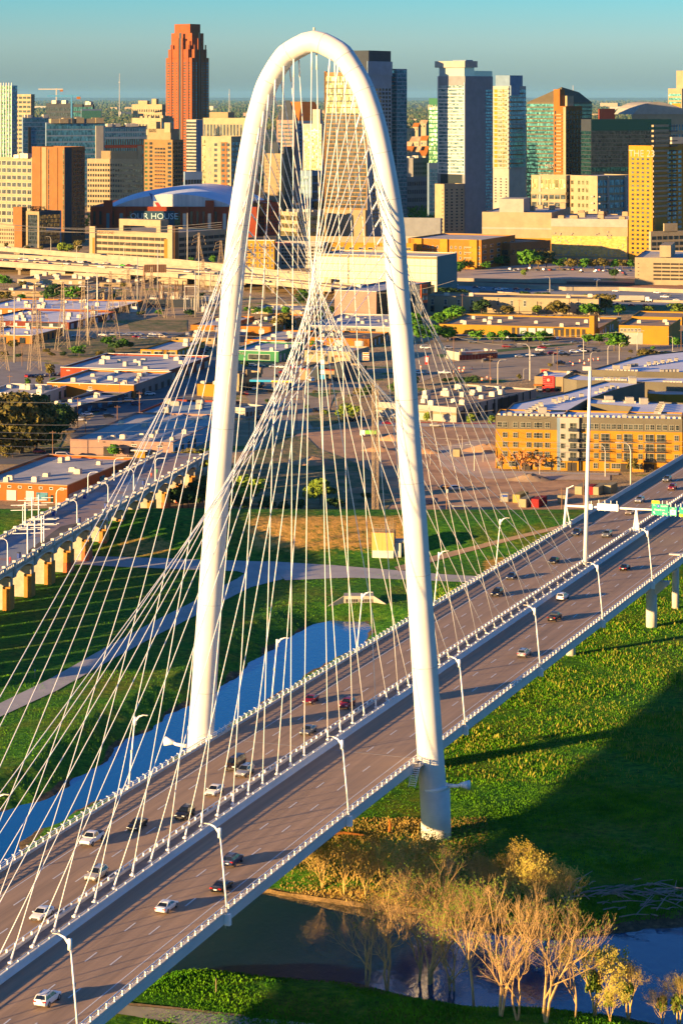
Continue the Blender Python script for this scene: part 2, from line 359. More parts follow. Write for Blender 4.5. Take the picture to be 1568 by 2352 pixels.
m = MB(); strip(m, [(TL, -.02), (TL, -1.1), (TL+4.5, -1.6), (-7, -2.8), (7, -2.8), (TR-4.5, -1.8), (TR, -1.3), (TR, -.02)]); m.build('deck', M('fascia', (.50, .52, .50), (.60, .61, .58), .3, .7, stretch=(1, .3, 1)), bridge)
m = MB()
for (a, b) in ((TL+.45, -1.75), (2.75, TR-.55)): strip(m, [(a, -.01), (a, .02), (b, .02), (b, -.01)])
for t in (-13.75, 17.2):
    for i in range(len(SS)-1): m.quad((t-.09, SS[i], dz(SS[i])+.035), (t+.09, SS[i], dz(SS[i])+.035), (t+.09, SS[i+1], dz(SS[i+1])+.035), (t-.09, SS[i+1], dz(SS[i+1])+.035), 1)
for t in (-10.15, -6.4, 9.6, 13.4):
    for i in range(-22, 70):
        s = i*12.2+(5 if t < 0 else 1); m.quad((t-.12, s, dz(s)+.035), (t+.12, s, dz(s)+.035), (t+.12, s+3.6, dz(s+3.6)+.035), (t-.12, s+3.6, dz(s+3.6)+.035), 1)
for s in (-150, 0, 186, 250, 330, 420):
    for (a, b) in ((TL+.45, -1.75), (2.75, TR-.55)): m.bx(a, b, s-.12, s+.12, dz(s)+.02, dz(s)+.034, 2)
m.build('roadway', [asph_deck, paint_w, M('joint', (.26, .25, .24))], bridge)
# parapets, median walls, rails
SN = [s for s in SS if s <= 240]; SF = [s for s in SS if s >= 237.5]
m = MB(); strip(m, [(TL, 0), (TL, .42), (TL+.4, .42), (TL+.45, 0)], SN); m.build('kerb', conc_pale, bridge)
m = MB(); strip(m, [(TR-.5, 0), (TR-.45, .42), (TR, .42), (TR, 0)]); m.build('kerb', conc_pale, bridge)
m = MB(); strip(m, [(TL, 0), (TL+.05, 1.1), (TL+.35, 1.1), (TL+.5, .3), (TL+.6, 0)], SF); m.build('parapet', conc_pale, bridge)
m = MB(); strip(m, [(-1.75, 0), (-1.7, .45), (-1.3, .45), (-1.25, 0)]); m.build('median_kerb', conc_pale, bridge)
m = MB(); strip(m, [(2.0, 0), (2.05, .95), (2.4, .95), (2.55, .35), (2.8, .02), (2.8, 0)]); m.build('median_wall', M('median_concrete', (.56, .56, .53), (.66, .66, .62), .4, .8, stretch=(1, .4, 1)), bridge)
m = MB(); strip(m, [(-1.25, -.01), (-1.25, .05), (2.0, .05), (2.0, -.01)]); m.build('median_slab', M('median_floor', (.17, .15, .13), (.25, .22, .19), .8, .9), bridge)
def rail(t, z, ss, r=.085, name='top_rail'):
    m = MB(); m.tube([(t, s, dz(s)+z) for s in ss], r, 8); m.build(name, white, bridge, True)
rail(TL+.25, 1.15, SN); rail(TR-.25, 1.15, SS); rail(-1.5, 1.0, SS, .08); rail(2.2, 1.22, SS, .06)
rail(TL+.2, .8, SN, .05, 'lower_rail'); rail(TR-.2, .8, SS, .05, 'lower_rail')
def post_mesh(kind):
    m = MB()
    if kind == 'out':   # leaning bracket with a flat arm under the rail
        m.box((.05, 0, .55), (.16, .10, 1.1)); m.face([(.0, -.05, .5), (.0, .05, .5), (-.45, .05, 1.2), (-.45, -.05, 1.2)]); m.face([(.12, -.05, .5), (-.35, -.05, 1.28), (-.35, .05, 1.28), (.12, .05, .5)])
        m.box((-.12, 0, 1.1), (.62, .2, .07)); m.box((.05, 0, .42), (.3, .2, .08))
    elif kind == 'med': m.box((0, 0, .7), (.24, .16, .62)); m.box((0, 0, .95), (.3, .2, .08))
    else: m.box((0, 0, 1.1), (.2, .18, .28))
    return m.mesh('post', white)
pm = {k: post_mesh(k) for k in ('out', 'med', 'cap')}
cnt = 0; stuffp = MB()
lines = [(TL+.12, 'out', 1, -110, 240, 2.3), (TR-.12, 'out', -1, -160, 330, 2.3), (-1.5, 'med', 1, -120, 330, 2.4), (2.2, 'cap', 1, -120, 330, 3.0)]
for (t, kd, flip, a, b, sp) in lines:
    s = a; i = 0
    while s < b:
        if cnt < 100 and s < -57 + (0 if kd == 'out' else 0):
            put('rail_post', pm[kd], bridge, (t, s, dz(s)), 0 if flip == 1 else math.pi); cnt += 1
        else:
            n = len(stuffp.v); me_ = pm[kd]
            stuffp.v += [(t+flip*q.co.x, s+flip*q.co.y, dz(s)+q.co.z) for q in me_.vertices]
            for p_ in me_.polygons: stuffp.f.append(tuple(n+k for k in p_.vertices)); stuffp.m.append(0)
        s += sp
stuffp.build('rail_post', white, bridge, kind='stuff')
# ---------------------------------------------------------------- arch
def AP(px, py):
    k = (px-784)/F; Y = (BO[0]*U[0]+BO[1]*U[1])/(k*U[0]+U[1]); X = k*Y
    return ((X-BO[0])*V[0]+(Y-BO[1])*V[1], CH-(py-222)/F*Y)
AL = [(471, 1552), (484, 1353), (497, 1179), (510, 1004), (520, 867), (531, 692), (548, 517), (553.6, 480), (569, 375), (589.5, 270.5), (611, 200.6), (629, 166), (652, 131), (685, 104), (721, 95)]
AR = [(757, 101), (789, 129), (812, 165), (832, 200.6), (857.5, 270.5), (880.3, 375), (898, 480), (903, 517), (915.5, 692), (930, 867), (940, 1041), (944, 1065), (954.7, 1240), (967, 1414), (978.4, 1589)]
PL = [AP(*p) for p in AL]; PR = [AP(*p) for p in AR]
# both legs mirror each other about the deck's axis
tc = (PL[0][0]+PR[-1][0])/2
def tz(P, z):
    P = sorted(P, key=lambda q: q[1])
    if z <= P[0][1]:
        a, b = P[0], P[2]
    else:
        for a, b in zip(P, P[1:]):
            if a[1] <= z <= b[1]: break
    return a[0]+(b[0]-a[0])*(z-a[1])/(b[1]-a[1])
ztop = max(p[1] for p in PL)
zs = [3, 12, 22, 34, 46, 58, 70, 80, 90, 99, 107, 114, 120, 125, 129, 132, 134.5, 136.5, 138]
zs = [z for z in zs if z < ztop-1.3]
half = []
for z in zs:
    l = tz(PL, z); r = tz(PR, z); half.append(((r-l)/2, (r+l)/2, z))
mid = half[-1][1]
print('HALF', half[-4:], ztop)
path = [(c-h_, z) for h_, c, z in half]+[(mid, ztop)]+[(c+h_, z) for h_, c, z in half[::-1]]
print('ARCH', [(round(a, 1), round(b, 1)) for a, b in path])
def crom(P, k=4):
    out = []
    for i in range(len(P)-1):
        p0, p1, p2, p3 = P[max(i-1, 0)], P[i], P[i+1], P[min(i+2, len(P)-1)]
        for j in range(k):
            t = j/k; out.append(tuple(.5*((2*p1[d])+(-p0[d]+p2[d])*t+(2*p0[d]-5*p1[d]+4*p2[d]-p3[d])*t*t+(-p0[d]+3*p1[d]-3*p2[d]+p3[d])*t**3) for d in range(len(p1))))
    return out+[P[-1]]
ap = crom(path, 3)
def ar(z): return 2.38-.40*min(1, max(0, (z-8)/75))
sm_ = MB(); sm_.tube([(t, 0, z) for t, z in ap], [ar(z) for t, z in ap], 40)
for i in range(6, len(ap)-6, 4):
    t, z = ap[i]; a = Vector((ap[i+1][0]-ap[i-1][0], 0, ap[i+1][1]-ap[i-1][1])).normalized()
    sm_.tube([Vector((t, 0, z))-a*.06, Vector((t, 0, z))+a*.06], ar(z)+.012, 40, 1)
arch = sm_.build('arch', [arch_white, M('seam_grime', (.40, .38, .34), (.58, .56, .52), .8, .6)], bridge, True)
m = MB(); m.tube([(mid, 0, ztop+ar(99)), (mid, 0, ztop+ar(99)+.5)], .2, 8); m.build('beacon', galv, arch)
for sgn, (t, z) in ((-1, ap[0]), (1, ap[-1])):
    m = MB(); m.tube([(t+sgn*.25, 0, -1.5), (t, 0, 8.6)], 2.62, 32); m.build('leg_base', M('leg_concrete', (.60, .58, .53), (.72, .69, .62), .35, .8) if sgn < 0 else bpy.data.materials['leg_concrete'], bridge, True)
    m = MB(); m.tube([(t, 0, 8.5), (t-sgn*.1, 0, 9.1)], 2.5, 32); m.build('collar', white, bridge, True)
# ---------------------------------------------------------------- cables
def att(level_z, side):
    c = [(t, z) for t, z in ap]; k = len(c)//2
    seg = c[:k+1] if side < 0 else c[k:][::-1]
    for a, b in zip(seg, seg[1:]):
        if a[1] <= level_z <= b[1]:
            q = (level_z-a[1])/(b[1]-a[1]); return (a[0]+(b[0]-a[0])*q, level_z)
    return seg[-1]
yl = [132, 162, 195, 231, 270, 308, 346, 386, 425, 464, 504, 545, 584, 625]
xl_ = [683, 655, 634, 617, 604, 593.5, 584, 576, 571, 565, 559, 557, 552, 549]
lev = [AP(x, y)[1] for x, y in zip(xl_, yl)]
for sg in (-1, 1):
    for k in range(29):
        s = sg*(5.75+6.3*k)
        if k == 0: t, z = mid, ztop
        else:
            side = -1 if k % 2 else 1; t, z = att(min(lev[(k-1)//2]+1.2, ztop-.3), side)
        anchor = Vector((.35, s, dz(s)+.1)); top = Vector((t, 0, z)); d = (anchor-top).normalized()
        inn = Vector((mid-t, 0, -abs(8 if k < 3 else 0))); inn = inn.normalized()*1.45 if k else Vector((0, 0, -.9))
        if k == 0: inn = Vector((0, 0, -ar(z)*.93))
        elif k in (1, 2): inn = Vector((0, 0, -1.5))+Vector((-t, 0, 0)).normalized()*.8
        top2 = top+inn+Vector((0, sg*1.2, 0)); d = (anchor-top2).normalized(); L0 = (anchor-top2).length
        m = MB(); sag = L0*.002
        pts = [top2+d*L0*q-Vector((0, 0, sag*4*q*(1-q))) for q in [i/8 for i in range(9)]]
        m.tube(pts, .068, 7); m.build('cable', white, bridge, True)
        m = MB(); m.tube([top2, top2+d*3.2], .15, 8); m.build('cable_socket', white, bridge, True)
        m = MB(); m.tube([anchor, anchor-d*1.7], [.17, .13], 8); m.bx(.1, .6, s-.25, s+.25, dz(s)+.05, dz(s)+.3); m.build('cable_anchor', white, bridge)
# ---------------------------------------------------------------- lamps on the deck
def deck_lamp():
    t = thing('lamp_post', 'x', 'lamp post', group='lamp posts along the bridge')
    m = MB(); m.tube([(0, 0, -.4), (1.25, 0, 12.2)], [.165, .10], 10); m.build('post', white, t, True)
    m = MB(); m.bx(-.45, .35, -.35, .35, -1.5, -.1); m.face([(.35, -.3, -.2), (.35, .3, -.2), (.35, 0, -2.1)]); m.box((0, 0, .0), (.8, .7, .25)); m.build('base', white, t)
    m = MB(); m.tube([(1.0, 0, 10.2), (1.35, 0, 11.6), (2.0, 0, 12.4), (3.0, 0, 12.75)], [.08, .2, .16, .08], 8); m.bx(1.05, 1.45, -.22, .22, 10.9, 12.3); a = m.build('arm', white, t, True)
    m = MB(); m.box((3.1, 0, 12.75), (1.1, .34, .12)); m.build('lamp_head', galv, a)
    m = MB(); m.box((.75, -.28, 6.5), (.3, .2, .5)); m.build('control_box', galv, t)
    return t
lp = deck_lamp(); first = True
ords = ['first', 'second', 'third', 'fourth', 'fifth', 'sixth', 'seventh']
for i, s in enumerate((-132, -85.5, -36.5, 24, 73, 122, 168)):
    o = lp if first else dup(lp); first = False
    o.location = bw(TR+.35, s, dz(s)); o.rotation_euler.z = math.pi-BA
    o['label'] = 'white lamp post on the right hand bridge rail, %s from the bottom of the photo' % ords[i]
for i, s in enumerate((-83, -35, 27.5, 74, 124, 171)):
    o = dup(lp); o.location = bw(TL-.35, s, dz(s)); o.rotation_euler.z = -BA
    o['label'] = 'white lamp post on the left hand bridge rail, %s from the left' % ords[i]
# mast
s_, t_ = st(1343, 1298); ms = thing('mast', 'very tall tapering white pole standing in the bridge median among the last cables', 'mast', bw(t_, s_, 13.6))
m = MB(); m.tube([(0, 0, 0), (1.2, 0, 48.6)], [.56, .36], 16); m.build('pole', white, ms, True)
m = MB(); m.bx(-.6, 1.4, -.5, .5, 48.4, 49.4); m.build('cap', conc_pale, ms)
# floodlights on the legs and access platform
def flood(side):
    t = ap[0][0] if side < 0 else ap[-1][0]
    o = thing('floodlight', 'x', 'floodlight', bw(t, 0, 9.4 if side > 0 else 11.6), -BA if side > 0 else math.pi-BA, 'floodlights on the arch legs')
    m = MB(); m.tube([(2.2, 0, 0), (4.2, 0, .15), (5.2, 0, .7)], [.38, .3, .25], 8); m.build('bracket', white, o, True)
    m = MB(); m.tube([(4.6, 0, .4), (6.3, 0, .5)], [.35, .85], 14); m.build('shade', white, o, True); return o
flood(1)['label'] = 'cone shaped white floodlight on a short arm low on the right arch leg'
flood(-1)['label'] = 'cone shaped white floodlight on a short arm at the foot of the left arch leg'
for side in (1, -1):
    tt = TR if side > 0 else TL
    pf = thing('access_platform', 'small railed steel platform with stairs beside the %s arch leg' % ('right' if side > 0 else 'left'), 'platform', bw(tt, -2.2, 13.4), -BA if side > 0 else math.pi-BA)
    m = MB(); m.bx(-.2, 1.3, -2.2, 2.6, -.1, .0); m.face([(-.2, -2, -.1), (1.2, -2, -.1), (.2, -1.5, -2.4)]); m.face([(-.2, 2.4, -.1), (1.2, 2.4, -.1), (.2, 2, -2.4)]); m.build('floor', galv, pf)
    m = MB()
    for y in np.arange(-2.2, 2.7, .6): m.tube([(1.3, y, 0), (1.3, y, 1.2)], .03, 4)
    for z in (.6, 1.2): m.tube([(1.3, -2.2, z), (1.3, 2.6, z)], .035, 4)
    for y in (-2.2, 2.6):
        for z in (.6, 1.2): m.tube([(-.1, y, z), (1.3, y, z)], .035, 4)
    m.build('guard_rail', white, pf)
    m = MB()
    for k in range(9): m.box((.7, -2.5-k*.28, -.15-k*.3), (1.2, .3, .06))
    for x in (.1, 1.3): m.tube([(x, -2.3, .0), (x, -5, -2.8)], .06, 4); m.tube([(x, -2.3, 1.0), (x, -5, -1.8)], .03, 4)
    m.build('stairs', white, pf)
# ---------------------------------------------------------------- piers of the approach span
def pier(px, py, w_, ztop_, lab, r=1.35):
    x, y = G(px, py); o = thing('bridge_pier', lab, 'pier', (x, y, 0), -BA, 'piers under the bridge approach')
    m = MB(); m.tube([(0, 0, -2), (0, 0, ztop_-2.2)], r, 24); m.build('column', conc_pale, o, True)
    m = MB(); q = [(-w_/2, ztop_-.1), (w_/2, ztop_-.1), (w_/2-.2, ztop_-1.0), (r+.2, ztop_-3.4), (-r-.2, ztop_-3.4), (-w_/2+.2, ztop_-1.0)]
    m.face([(a, -.9, b) for a, b in q][::-1]); m.face([(a, .9, b) for a, b in q])
    for i in range(6):
        a, b = q[i], q[(i+1) % 6]; m.quad((a[0], -.9, a[1]), (b[0], -.9, b[1]), (b[0], .9, b[1]), (a[0], .9, a[1]))
    m.build('cap', conc_pale, o)
pier(1495, 1440, 9, 11.6, 'round concrete pier with a flared cap nearest under the right edge of the approach')
pier(1310, 1505, 4, 11.6, 'short round pier mostly hidden under the deck edge above the grass', 1.1)
pier(1550, 1397, 3, 14, 'slim round concrete column at the right border behind the flared pier', .9)
# ================================================================ BUILDINGS
ZC.update({13: (0, 608.6, 5.1524), 14: (243.5, 486.9, 5.1524), 15: (943.4, 730.4, 5.1524), 16: (1247.7, 730.4, 2.7987), 17: (547.8, 517.3, 2.9443), 18: (1263.5, 1065.1, 2.9443), 19: (0, 474.7, 2.9443)})
g_blue = glass('blue_glass', (.03, .12, .20), (.14, .38, .52), metal=.45)
g_dark = glass('dark_glass', (.008, .012, .016), (.04, .055, .065), metal=.15)
g_green = glass('green_glass', (.02, .09, .05), (.22, .36, .20))
g_pale = glass('pale_glass', (.05, .13, .17), (.42, .52, .52), 2.2, metal=.2)
g_gold = glass('gold_glass', (.10, .09, .04), (.45, .40, .20))
g_teal = glass('teal_glass', (.01, .05, .06), (.07, .20, .18))
g_win = glass('window_glass', (.02, .03, .035), (.12, .14, .12), 1.0, 1.5, .08, .4)
def W_(n, c, k=.82, sc=.15, **a):
    g_ = sum(c)/3; c = tuple(max(.008, (g_+(x-g_)*1.3)*.50) for x in c); return M(n, tuple(x*k for x in c), c, sc, .85, coord='World', **a)
w_cream = W_('cream_stone', (.62, .52, .36)); w_tan = W_('tan_stone', (.50, .40, .26)); w_white = W_('white_stone', (.66, .63, .56))
w_brick = W_('orange_brick', (.66, .28, .04)); w_red = W_('red_brick', (.42, .10, .03)); w_dred = W_('dark_red_brick', (.26, .065, .03))
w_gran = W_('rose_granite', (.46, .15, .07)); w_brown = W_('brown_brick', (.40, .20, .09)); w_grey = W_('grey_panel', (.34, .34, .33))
w_dark = W_('charcoal_shade_panel', (.06, .075, .10)); w_yel = W_('yellow_brick', (.60, .36, .05)); w_blue = W_('blue_grey_panel', (.34, .46, .60))  # dark panel's blue is skyline shade put into the colour
w_pink = W_('pink_render', (.55, .38, .32)); w_terra = W_('terracotta', (.48, .20, .07)); w_green = W_('green_wall', (.10, .34, .16)); w_olive = W_('olive_panel', (.20, .17, .11))
w_concrete = W_('tower_concrete', (.40, .42, .45)); w_gold = W_('ochre_render', (.70, .40, .09)); w_bronze = W_('bronze_stone', (.42, .28, .14))
r_brown = M('brown_roof', (.26, .165, .095), (.40, .27, .16), .12, .95, coord='World'); r_grey = M('grey_roof', (.34, .35, .38), (.54, .52, .50), .09, .9, coord='World', stretch=(.4, 1, 1))
r_white = M('white_membrane', (.58, .60, .66), (.70, .71, .74), .1, .8, coord='World'); r_dark = M('tar_roof', (.07, .065, .06), (.14, .12, .10), .1, .95, coord='World')
r_pale = M('pale_roof', (.38, .36, .33), (.52, .49, .44), .1, .9, coord='World'); trim_w = M('white_trim', (.62, .60, .55)); blk = M('black_trim', (.02, .02, .02))
hvac_m = M('roof_unit_metal', (.42, .38, .30), (.55, .50, .40), .6, .6, coord='World', rnd=.15)
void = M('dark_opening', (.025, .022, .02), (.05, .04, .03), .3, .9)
door_m = M('roller_door', (.36, .38, .40), rough=.6)
_wc = {}
def win_mesh(w, h, g, fr, fw=.12, name='window'):
    key = (round(w, 2), round(h, 2), g.name, fr.name if fr else '', fw)
    if key in _wc: return _wc[key]
    m = MB(); W2, H2 = w/2, h/2
    if fr:
        m.box((0, -.02, 0), (w, .16, h), 0)
        a, b = W2-fw, H2-fw
        m.quad((-a, -.105, -b), (a, -.105, -b), (a, -.105, b), (-a, -.105, b), 1)
        if w < 3.2 and h > 1.1: m.box((0, -.11, 0), (w-2*fw, .03, .07), 0)
        if w > 1.5: m.box((0, -.11, 0), (.07, .032, h-2*fw), 0)
        me = m.mesh(name, [fr, g])
    else:
        m.box((0, 0, 0), (w, .24, h)); me = m.mesh(name, g)
    uv = me.uv_layers.new(name='UVMap'); 
    for l in me.loops: c = me.vertices[l.vertex_index].co; uv.data[l.index].uv = (c.x+50, c.z+50)
    _wc[key] = me; return me
BLDS = []
class Bld:
    def __init__(s, name, label, cat, loc, phi, w1, w2, h, wall, roof=r_grey, parapet=.8, group=None, z0=-.5, rim=None):
        """local x runs along the right-hand face, local y along the left-hand one"""
        s.t = thing(name, label, cat, (loc[0], loc[1], 0), R(phi), group); s.wR, s.wL, s.h = w1, w2, h; s.n = 0; s.wall = wall; s.phi = phi; s.cat = cat; s.g = set(); BLDS.append(s)
        m = MB(); p = parapet
        m.bx(0, w1, 0, w2, z0, h-p)
        if p:
            k = .35; m.bx(0, w1, 0, k, h-p, h); m.bx(0, w1, w2-k, w2, h-p, h); m.bx(0, k, k, w2-k, h-p, h); m.bx(w1-k, w1, k, w2-k, h-p, h)
        m.build('wall', wall, s.t)
        m = MB(); k = .35 if p else 0; m.bx(k, w1-k, k, w2-k, h-p, h-p+.03) ; m.build('roof', roof, s.t)
        if rim:
            m = MB(); 
            for (a, b, c, d) in ((-.1, w1+.1, -.1, .3), (-.1, w1+.1, w2-.3, w2+.1), (-.1, .3, .3, w2-.3), (w1-.3, w1+.1, .3, w2-.3)): m.bx(a, b, c, d, h+.01, h+.25)
            m.build('coping', rim, s.t)
    def face(s, f, u, z, off=0):
        return ((u, -off, z), 0) if f == 'R' else ((-off, u, z), -math.pi/2)
    def grid(s, f, z0, z1, nx, nz, fw=.6, fh=.55, g=g_win, fr=None, u0=0, u1=None, name='window', skip=None, off=.05, arch=0):
        Wd = (s.wR if f == 'R' else s.wL); u1 = Wd if u1 is None else (u1*Wd if abs(u1) <= 1 else u1); u0 = u0*Wd if abs(u0) <= 1 else u0
        s.g.add(f)
        if z1 <= 0: z1 = s.h+z1
        cw, ch = (u1-u0)/nx, (z1-z0)/nz; w_, h_ = cw*fw, ch*fh; st_ = None; lim = 100
        me = win_mesh(w_, h_, g, fr, min(.12, w_*.12), name)
        for k in range(nz):
            for i in range(nx):
                if skip and skip(i, k): continue
                u = u0+(i+.5)*cw; z = z1-(k+.5)*ch; (x, y, zz), rz = s.face(f, u if f == 'R' else Wd-(Wd-u), z, off)
                if s.n < lim: put(name, me, s.t, (x, y, zz), rz); s.n += 1
                else:
                    if st_ is None: st_ = MB()
                    n = len(st_.v); cs, sn = math.cos(rz), math.sin(rz)
                    for q in me.vertices: st_.v.append((x+q.co.x*cs-q.co.y*sn, y+q.co.x*sn+q.co.y*cs, zz+q.co.z))
                    for p_ in me.polygons: st_.f.append(tuple(n+j for j in p_.vertices)); st_.m.append(p_.material_index)
        if st_:
            m2 = st_.mesh(name, [fr, g] if fr else g); uv = m2.uv_layers.new(name='UVMap')
            for l in m2.loops: c = m2.vertices[l.vertex_index].co; uv.data[l.index].uv = ((c.x if f == 'R' else c.y)+50, c.z+50)
            put(name, m2, s.t, kind='stuff')
        return s
    def slab(s, f, z0, z1, u0=0, u1=None, d=.4, mat=None, name='band', d0=0):
        Wd = (s.wR if f == 'R' else s.wL); u1 = Wd if u1 is None else (u1*Wd if abs(u1) <= 1 else u1); u0 = u0*Wd if abs(u0) <= 1 else u0
        if z1 <= 0: z1 = s.h+z1
        m = MB(); m.bx(u0, u1, -d, -d0, z0, z1) if f == 'R' else m.bx(-d, -d0, u0, u1, z0, z1); m.build(name, mat or s.wall, s.t); return s
    def blk(s, x0, x1, y0, y1, z0, z1, mat=None, name='wing'):
        m = MB(); m.bx(x0*s.wR, x1*s.wR, y0*s.wL, y1*s.wL, z0, z1); m.build(name, mat or s.wall, s.t); return s
    def hvac(s, n, sz=2.0, seed=1, mat=None, z=None):
        rr = random.Random(seed); zt = (s.h-.77) if z is None else z
        for i in range(n):
            a = rr.uniform(.8, 1.5)*sz; b = rr.uniform(.7, 1.1)*sz; c = rr.uniform(.45, .8)*sz
            x = rr.uniform(.06, .92)*s.wR; y = rr.uniform(.06, .92)*s.wL
            m = MB(); m.box((0, 0, c/2+.15), (a, b, c)); m.box((0, 0, c+.2), (a*.8, b*.8, .2)); m.box((0, 0, .1), (a*1.1, b*1.1, .2)); m.build('roof_unit', mat or hvac_m, s.t, loc=(x, y, zt), rz=0)
        return s
def text_mesh(txt, size, mat, depth=.05):
    c = bpy.data.curves.new('lettering', 'FONT'); c.body = txt; c.size = size; c.extrude = depth; c.align_x = 'CENTER'; c.align_y = 'CENTER'
    c.resolution_u = 2; o = bpy.data.objects.new('tmp', c); C.objects.link(o); bpy.context.view_layer.update()
    me = bpy.data.meshes.new_from_object(o.evaluated_get(bpy.context.evaluated_depsgraph_get())); bpy.data.objects.remove(o); me.materials.clear(); me.materials.append(mat)
    return me
def sign_text(txt, size, mat, parent, loc, face='R', name='lettering', flip=0):
    o = put(name, text_mesh(txt, size, mat), parent, loc); o.rotation_euler = (R(90), 0, (0 if face == 'R' else -math.pi/2)+flip); return o
def B(name, label, cat, zk, xl, xc, xr, yt, yb=None, Y=None, phi=55, wall=w_cream, roof=r_grey, wmax=400, yr=None, **k):
    (cx, ty) = Z(zk, xc, yt); lx = Z(zk, xl)[0]; rx = Z(zk, xr)[0]
    if Y is None: Y = F*CH/(Z(zk, 0, yb)[1]-222)
    h = ZT(ty, Y); X = W(cx, Y); p = R(phi)
    def ln(px, d): a = (px-784)/F; den = d[0]-a*d[1]; return (a*Y-X)/den if abs(den) > 1e-6 else wmax
    wr = ln(rx, (math.cos(p), math.sin(p))); wl = ln(lx, (-math.sin(p), math.cos(p)))
    if not 0 < wr <= wmax: wr = wmax
    if not 0 < wl <= 400: wl = 400
    if yr is not None: wr = max(6, (F*(CH-h+.5)/(Z(zk, 0, yr)[1]-222)-Y)/math.sin(p))
    return Bld(name, label, cat, (X, Y), phi, max(wr, 3), max(wl, 3), h, wall, roof, **k)
# ---------------------------------------------------------------- downtown, left of the arch
b = B('glass_tower', 'green glass office tower with pale vertical fins at the left edge of the skyline', 'tower', 1, -160, 82, 115, 388, Y=2650, phi=60, wall=w_blue, parapet=0)
b.grid('L', 3, 0, 1, 34, 1, .72, g_green, name='window_band').grid('R', 3, 0, 1, 34, 1, .7, g_blue, name='window_band')
for i in range(14): b.slab('L', 2, b.h+3, i/14, i/14+.012, .9, trim_w, 'fin')
b = B('apartment_tower', 'slim cream apartment tower behind the glass tower at the far left', 'tower', 1, 95, 205, 230, 445, Y=4000, wall=w_cream)
b.grid('L', 20, -2, 4, 15, .8, .5, g_win).grid('R', 20, -2, 2, 15, .6, .5, g_win)
b = B('office_block', 'dark brown office block with fine vertical ribs under a crane', 'office', 1, 305, 478, 480, 505, Y=3900, wall=w_dark); b.grid('L', 20, -5, 11, 11, .8, .6, g_dark); b.hvac(5, 7, 3)
b = B('office_block', 'dark glass box standing right of the ribbed brown office block', 'office', 1, 482, 612, 622, 512, Y=3850, wall=w_dark); b.grid('L', 20, -3, 8, 11, .9, .7, g_teal); b.hvac(3, 7, 4)
b = B('glass_office', 'blue glass office stepping down beside the glass tower', 'office', 1, 148, 152, 325, 597, Y=2950, phi=30, wall=w_blue); b.grid('R', 3, -1, 1, 20, .98, .78, g_blue, name='window_band'); b.slab('R', 3, -12, .2, .3, .6, blk, 'recess'); b.hvac(6, 5, 5)
b = B('glass_office', 'wide blue glass office with mirrored bays and cream roof boxes', 'office', 1, 300, 306, 690, 632, Y=2900, phi=25, wall=w_blue); b.grid('R', 3, -1, 7, 13, .96, .76, g_blue, name='window'); b.hvac(9, 8, 6, w_cream)
b.blk(.6, .95, .1, .5, b.h, b.h+16, w_blue, 'penthouse').blk(.6, .94, .08, .09, b.h+4, b.h+14, g_green, 'penthouse_glazing').slab('R', 3, b.h-4, .84, .97, 2, w_white, 'frame')
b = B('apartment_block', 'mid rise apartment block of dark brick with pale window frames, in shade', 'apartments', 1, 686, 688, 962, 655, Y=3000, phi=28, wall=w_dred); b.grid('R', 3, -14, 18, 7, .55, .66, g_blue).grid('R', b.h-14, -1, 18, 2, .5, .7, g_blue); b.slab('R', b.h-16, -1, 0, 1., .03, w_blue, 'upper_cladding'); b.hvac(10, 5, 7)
b = B('hotel', 'cream stepped hotel with small dark windows left of the rose granite skyscraper', 'hotel', 1, 868, 1066, 1088, 512, Y=3950, wall=w_cream); b.grid('L', 10, -6, 13, 12, .45, .5, g_win).grid('R', 10, -5, 3, 12, .5, .5, g_dark); b.blk(.1, .8, .2, .35, b.h, b.h+9, w_cream, 'penthouse').blk(.1, .8, .5, .8, b.h, b.h+6, w_cream, 'penthouse')
b = B('office_block', 'low cream terraced block in front of the stepped hotel', 'office', 1, 868, 1062, 1145, 602, Y=3500, wall=w_cream); b.grid('R', 3, -3, 5, 7, .6, .6, g_blue).grid('L', 3, -5, 9, 6, .5, .5, g_win); b.hvac(6, 6, 9, w_cream)
# the rose granite skyscraper
b = B('skyscraper', 'tallest skyscraper, rose granite with stepped crown, lit left and dark right', 'skyscraper', 1, 1092, 1262, 1374, 205, Y=3750, phi=52, wall=w_gran, parapet=0)
for q, (a, c, e, g_, dz_) in enumerate(((.0, 1, .13, .87, 13), (.13, .87, 0, 1, 13), (.10, .9, .15, .85, 26), (.16, .84, .1, .9, 38), (.2, .8, .2, .8, 52))):
    b.blk(a, c, e, g_, b.h-1, b.h+dz_, w_gran, 'crown_step')
H_ = b.h
for f, gl in (('L', g_win), ('R', g_blue)):
    for u in (.04, .21, .50, .67, .84): b.grid(f, 5, H_-6, 1, 44, .55, .45, gl, u0=u, u1=u+.13)
    b.slab(f, 5, H_+38, .40, .48, .5, g_dark, 'glazed_slot').slab(f, 5, H_+12, .19, .21, .4, g_dark, 'glazed_slot').slab(f, 5, H_+12, .82, .84, .4, g_dark, 'glazed_slot')
    b.slab(f, 5, H_+30, .33, .395, 1.4, w_gran, 'pilaster').slab(f, 5, H_+30, .485, .54, 1.4, w_gran, 'pilaster').slab(f, 5, H_+20, .12, .18, 1.2, w_gran, 'pilaster').slab(f, 5, H_+20, .76, .81, 1.2, w_gran, 'pilaster')
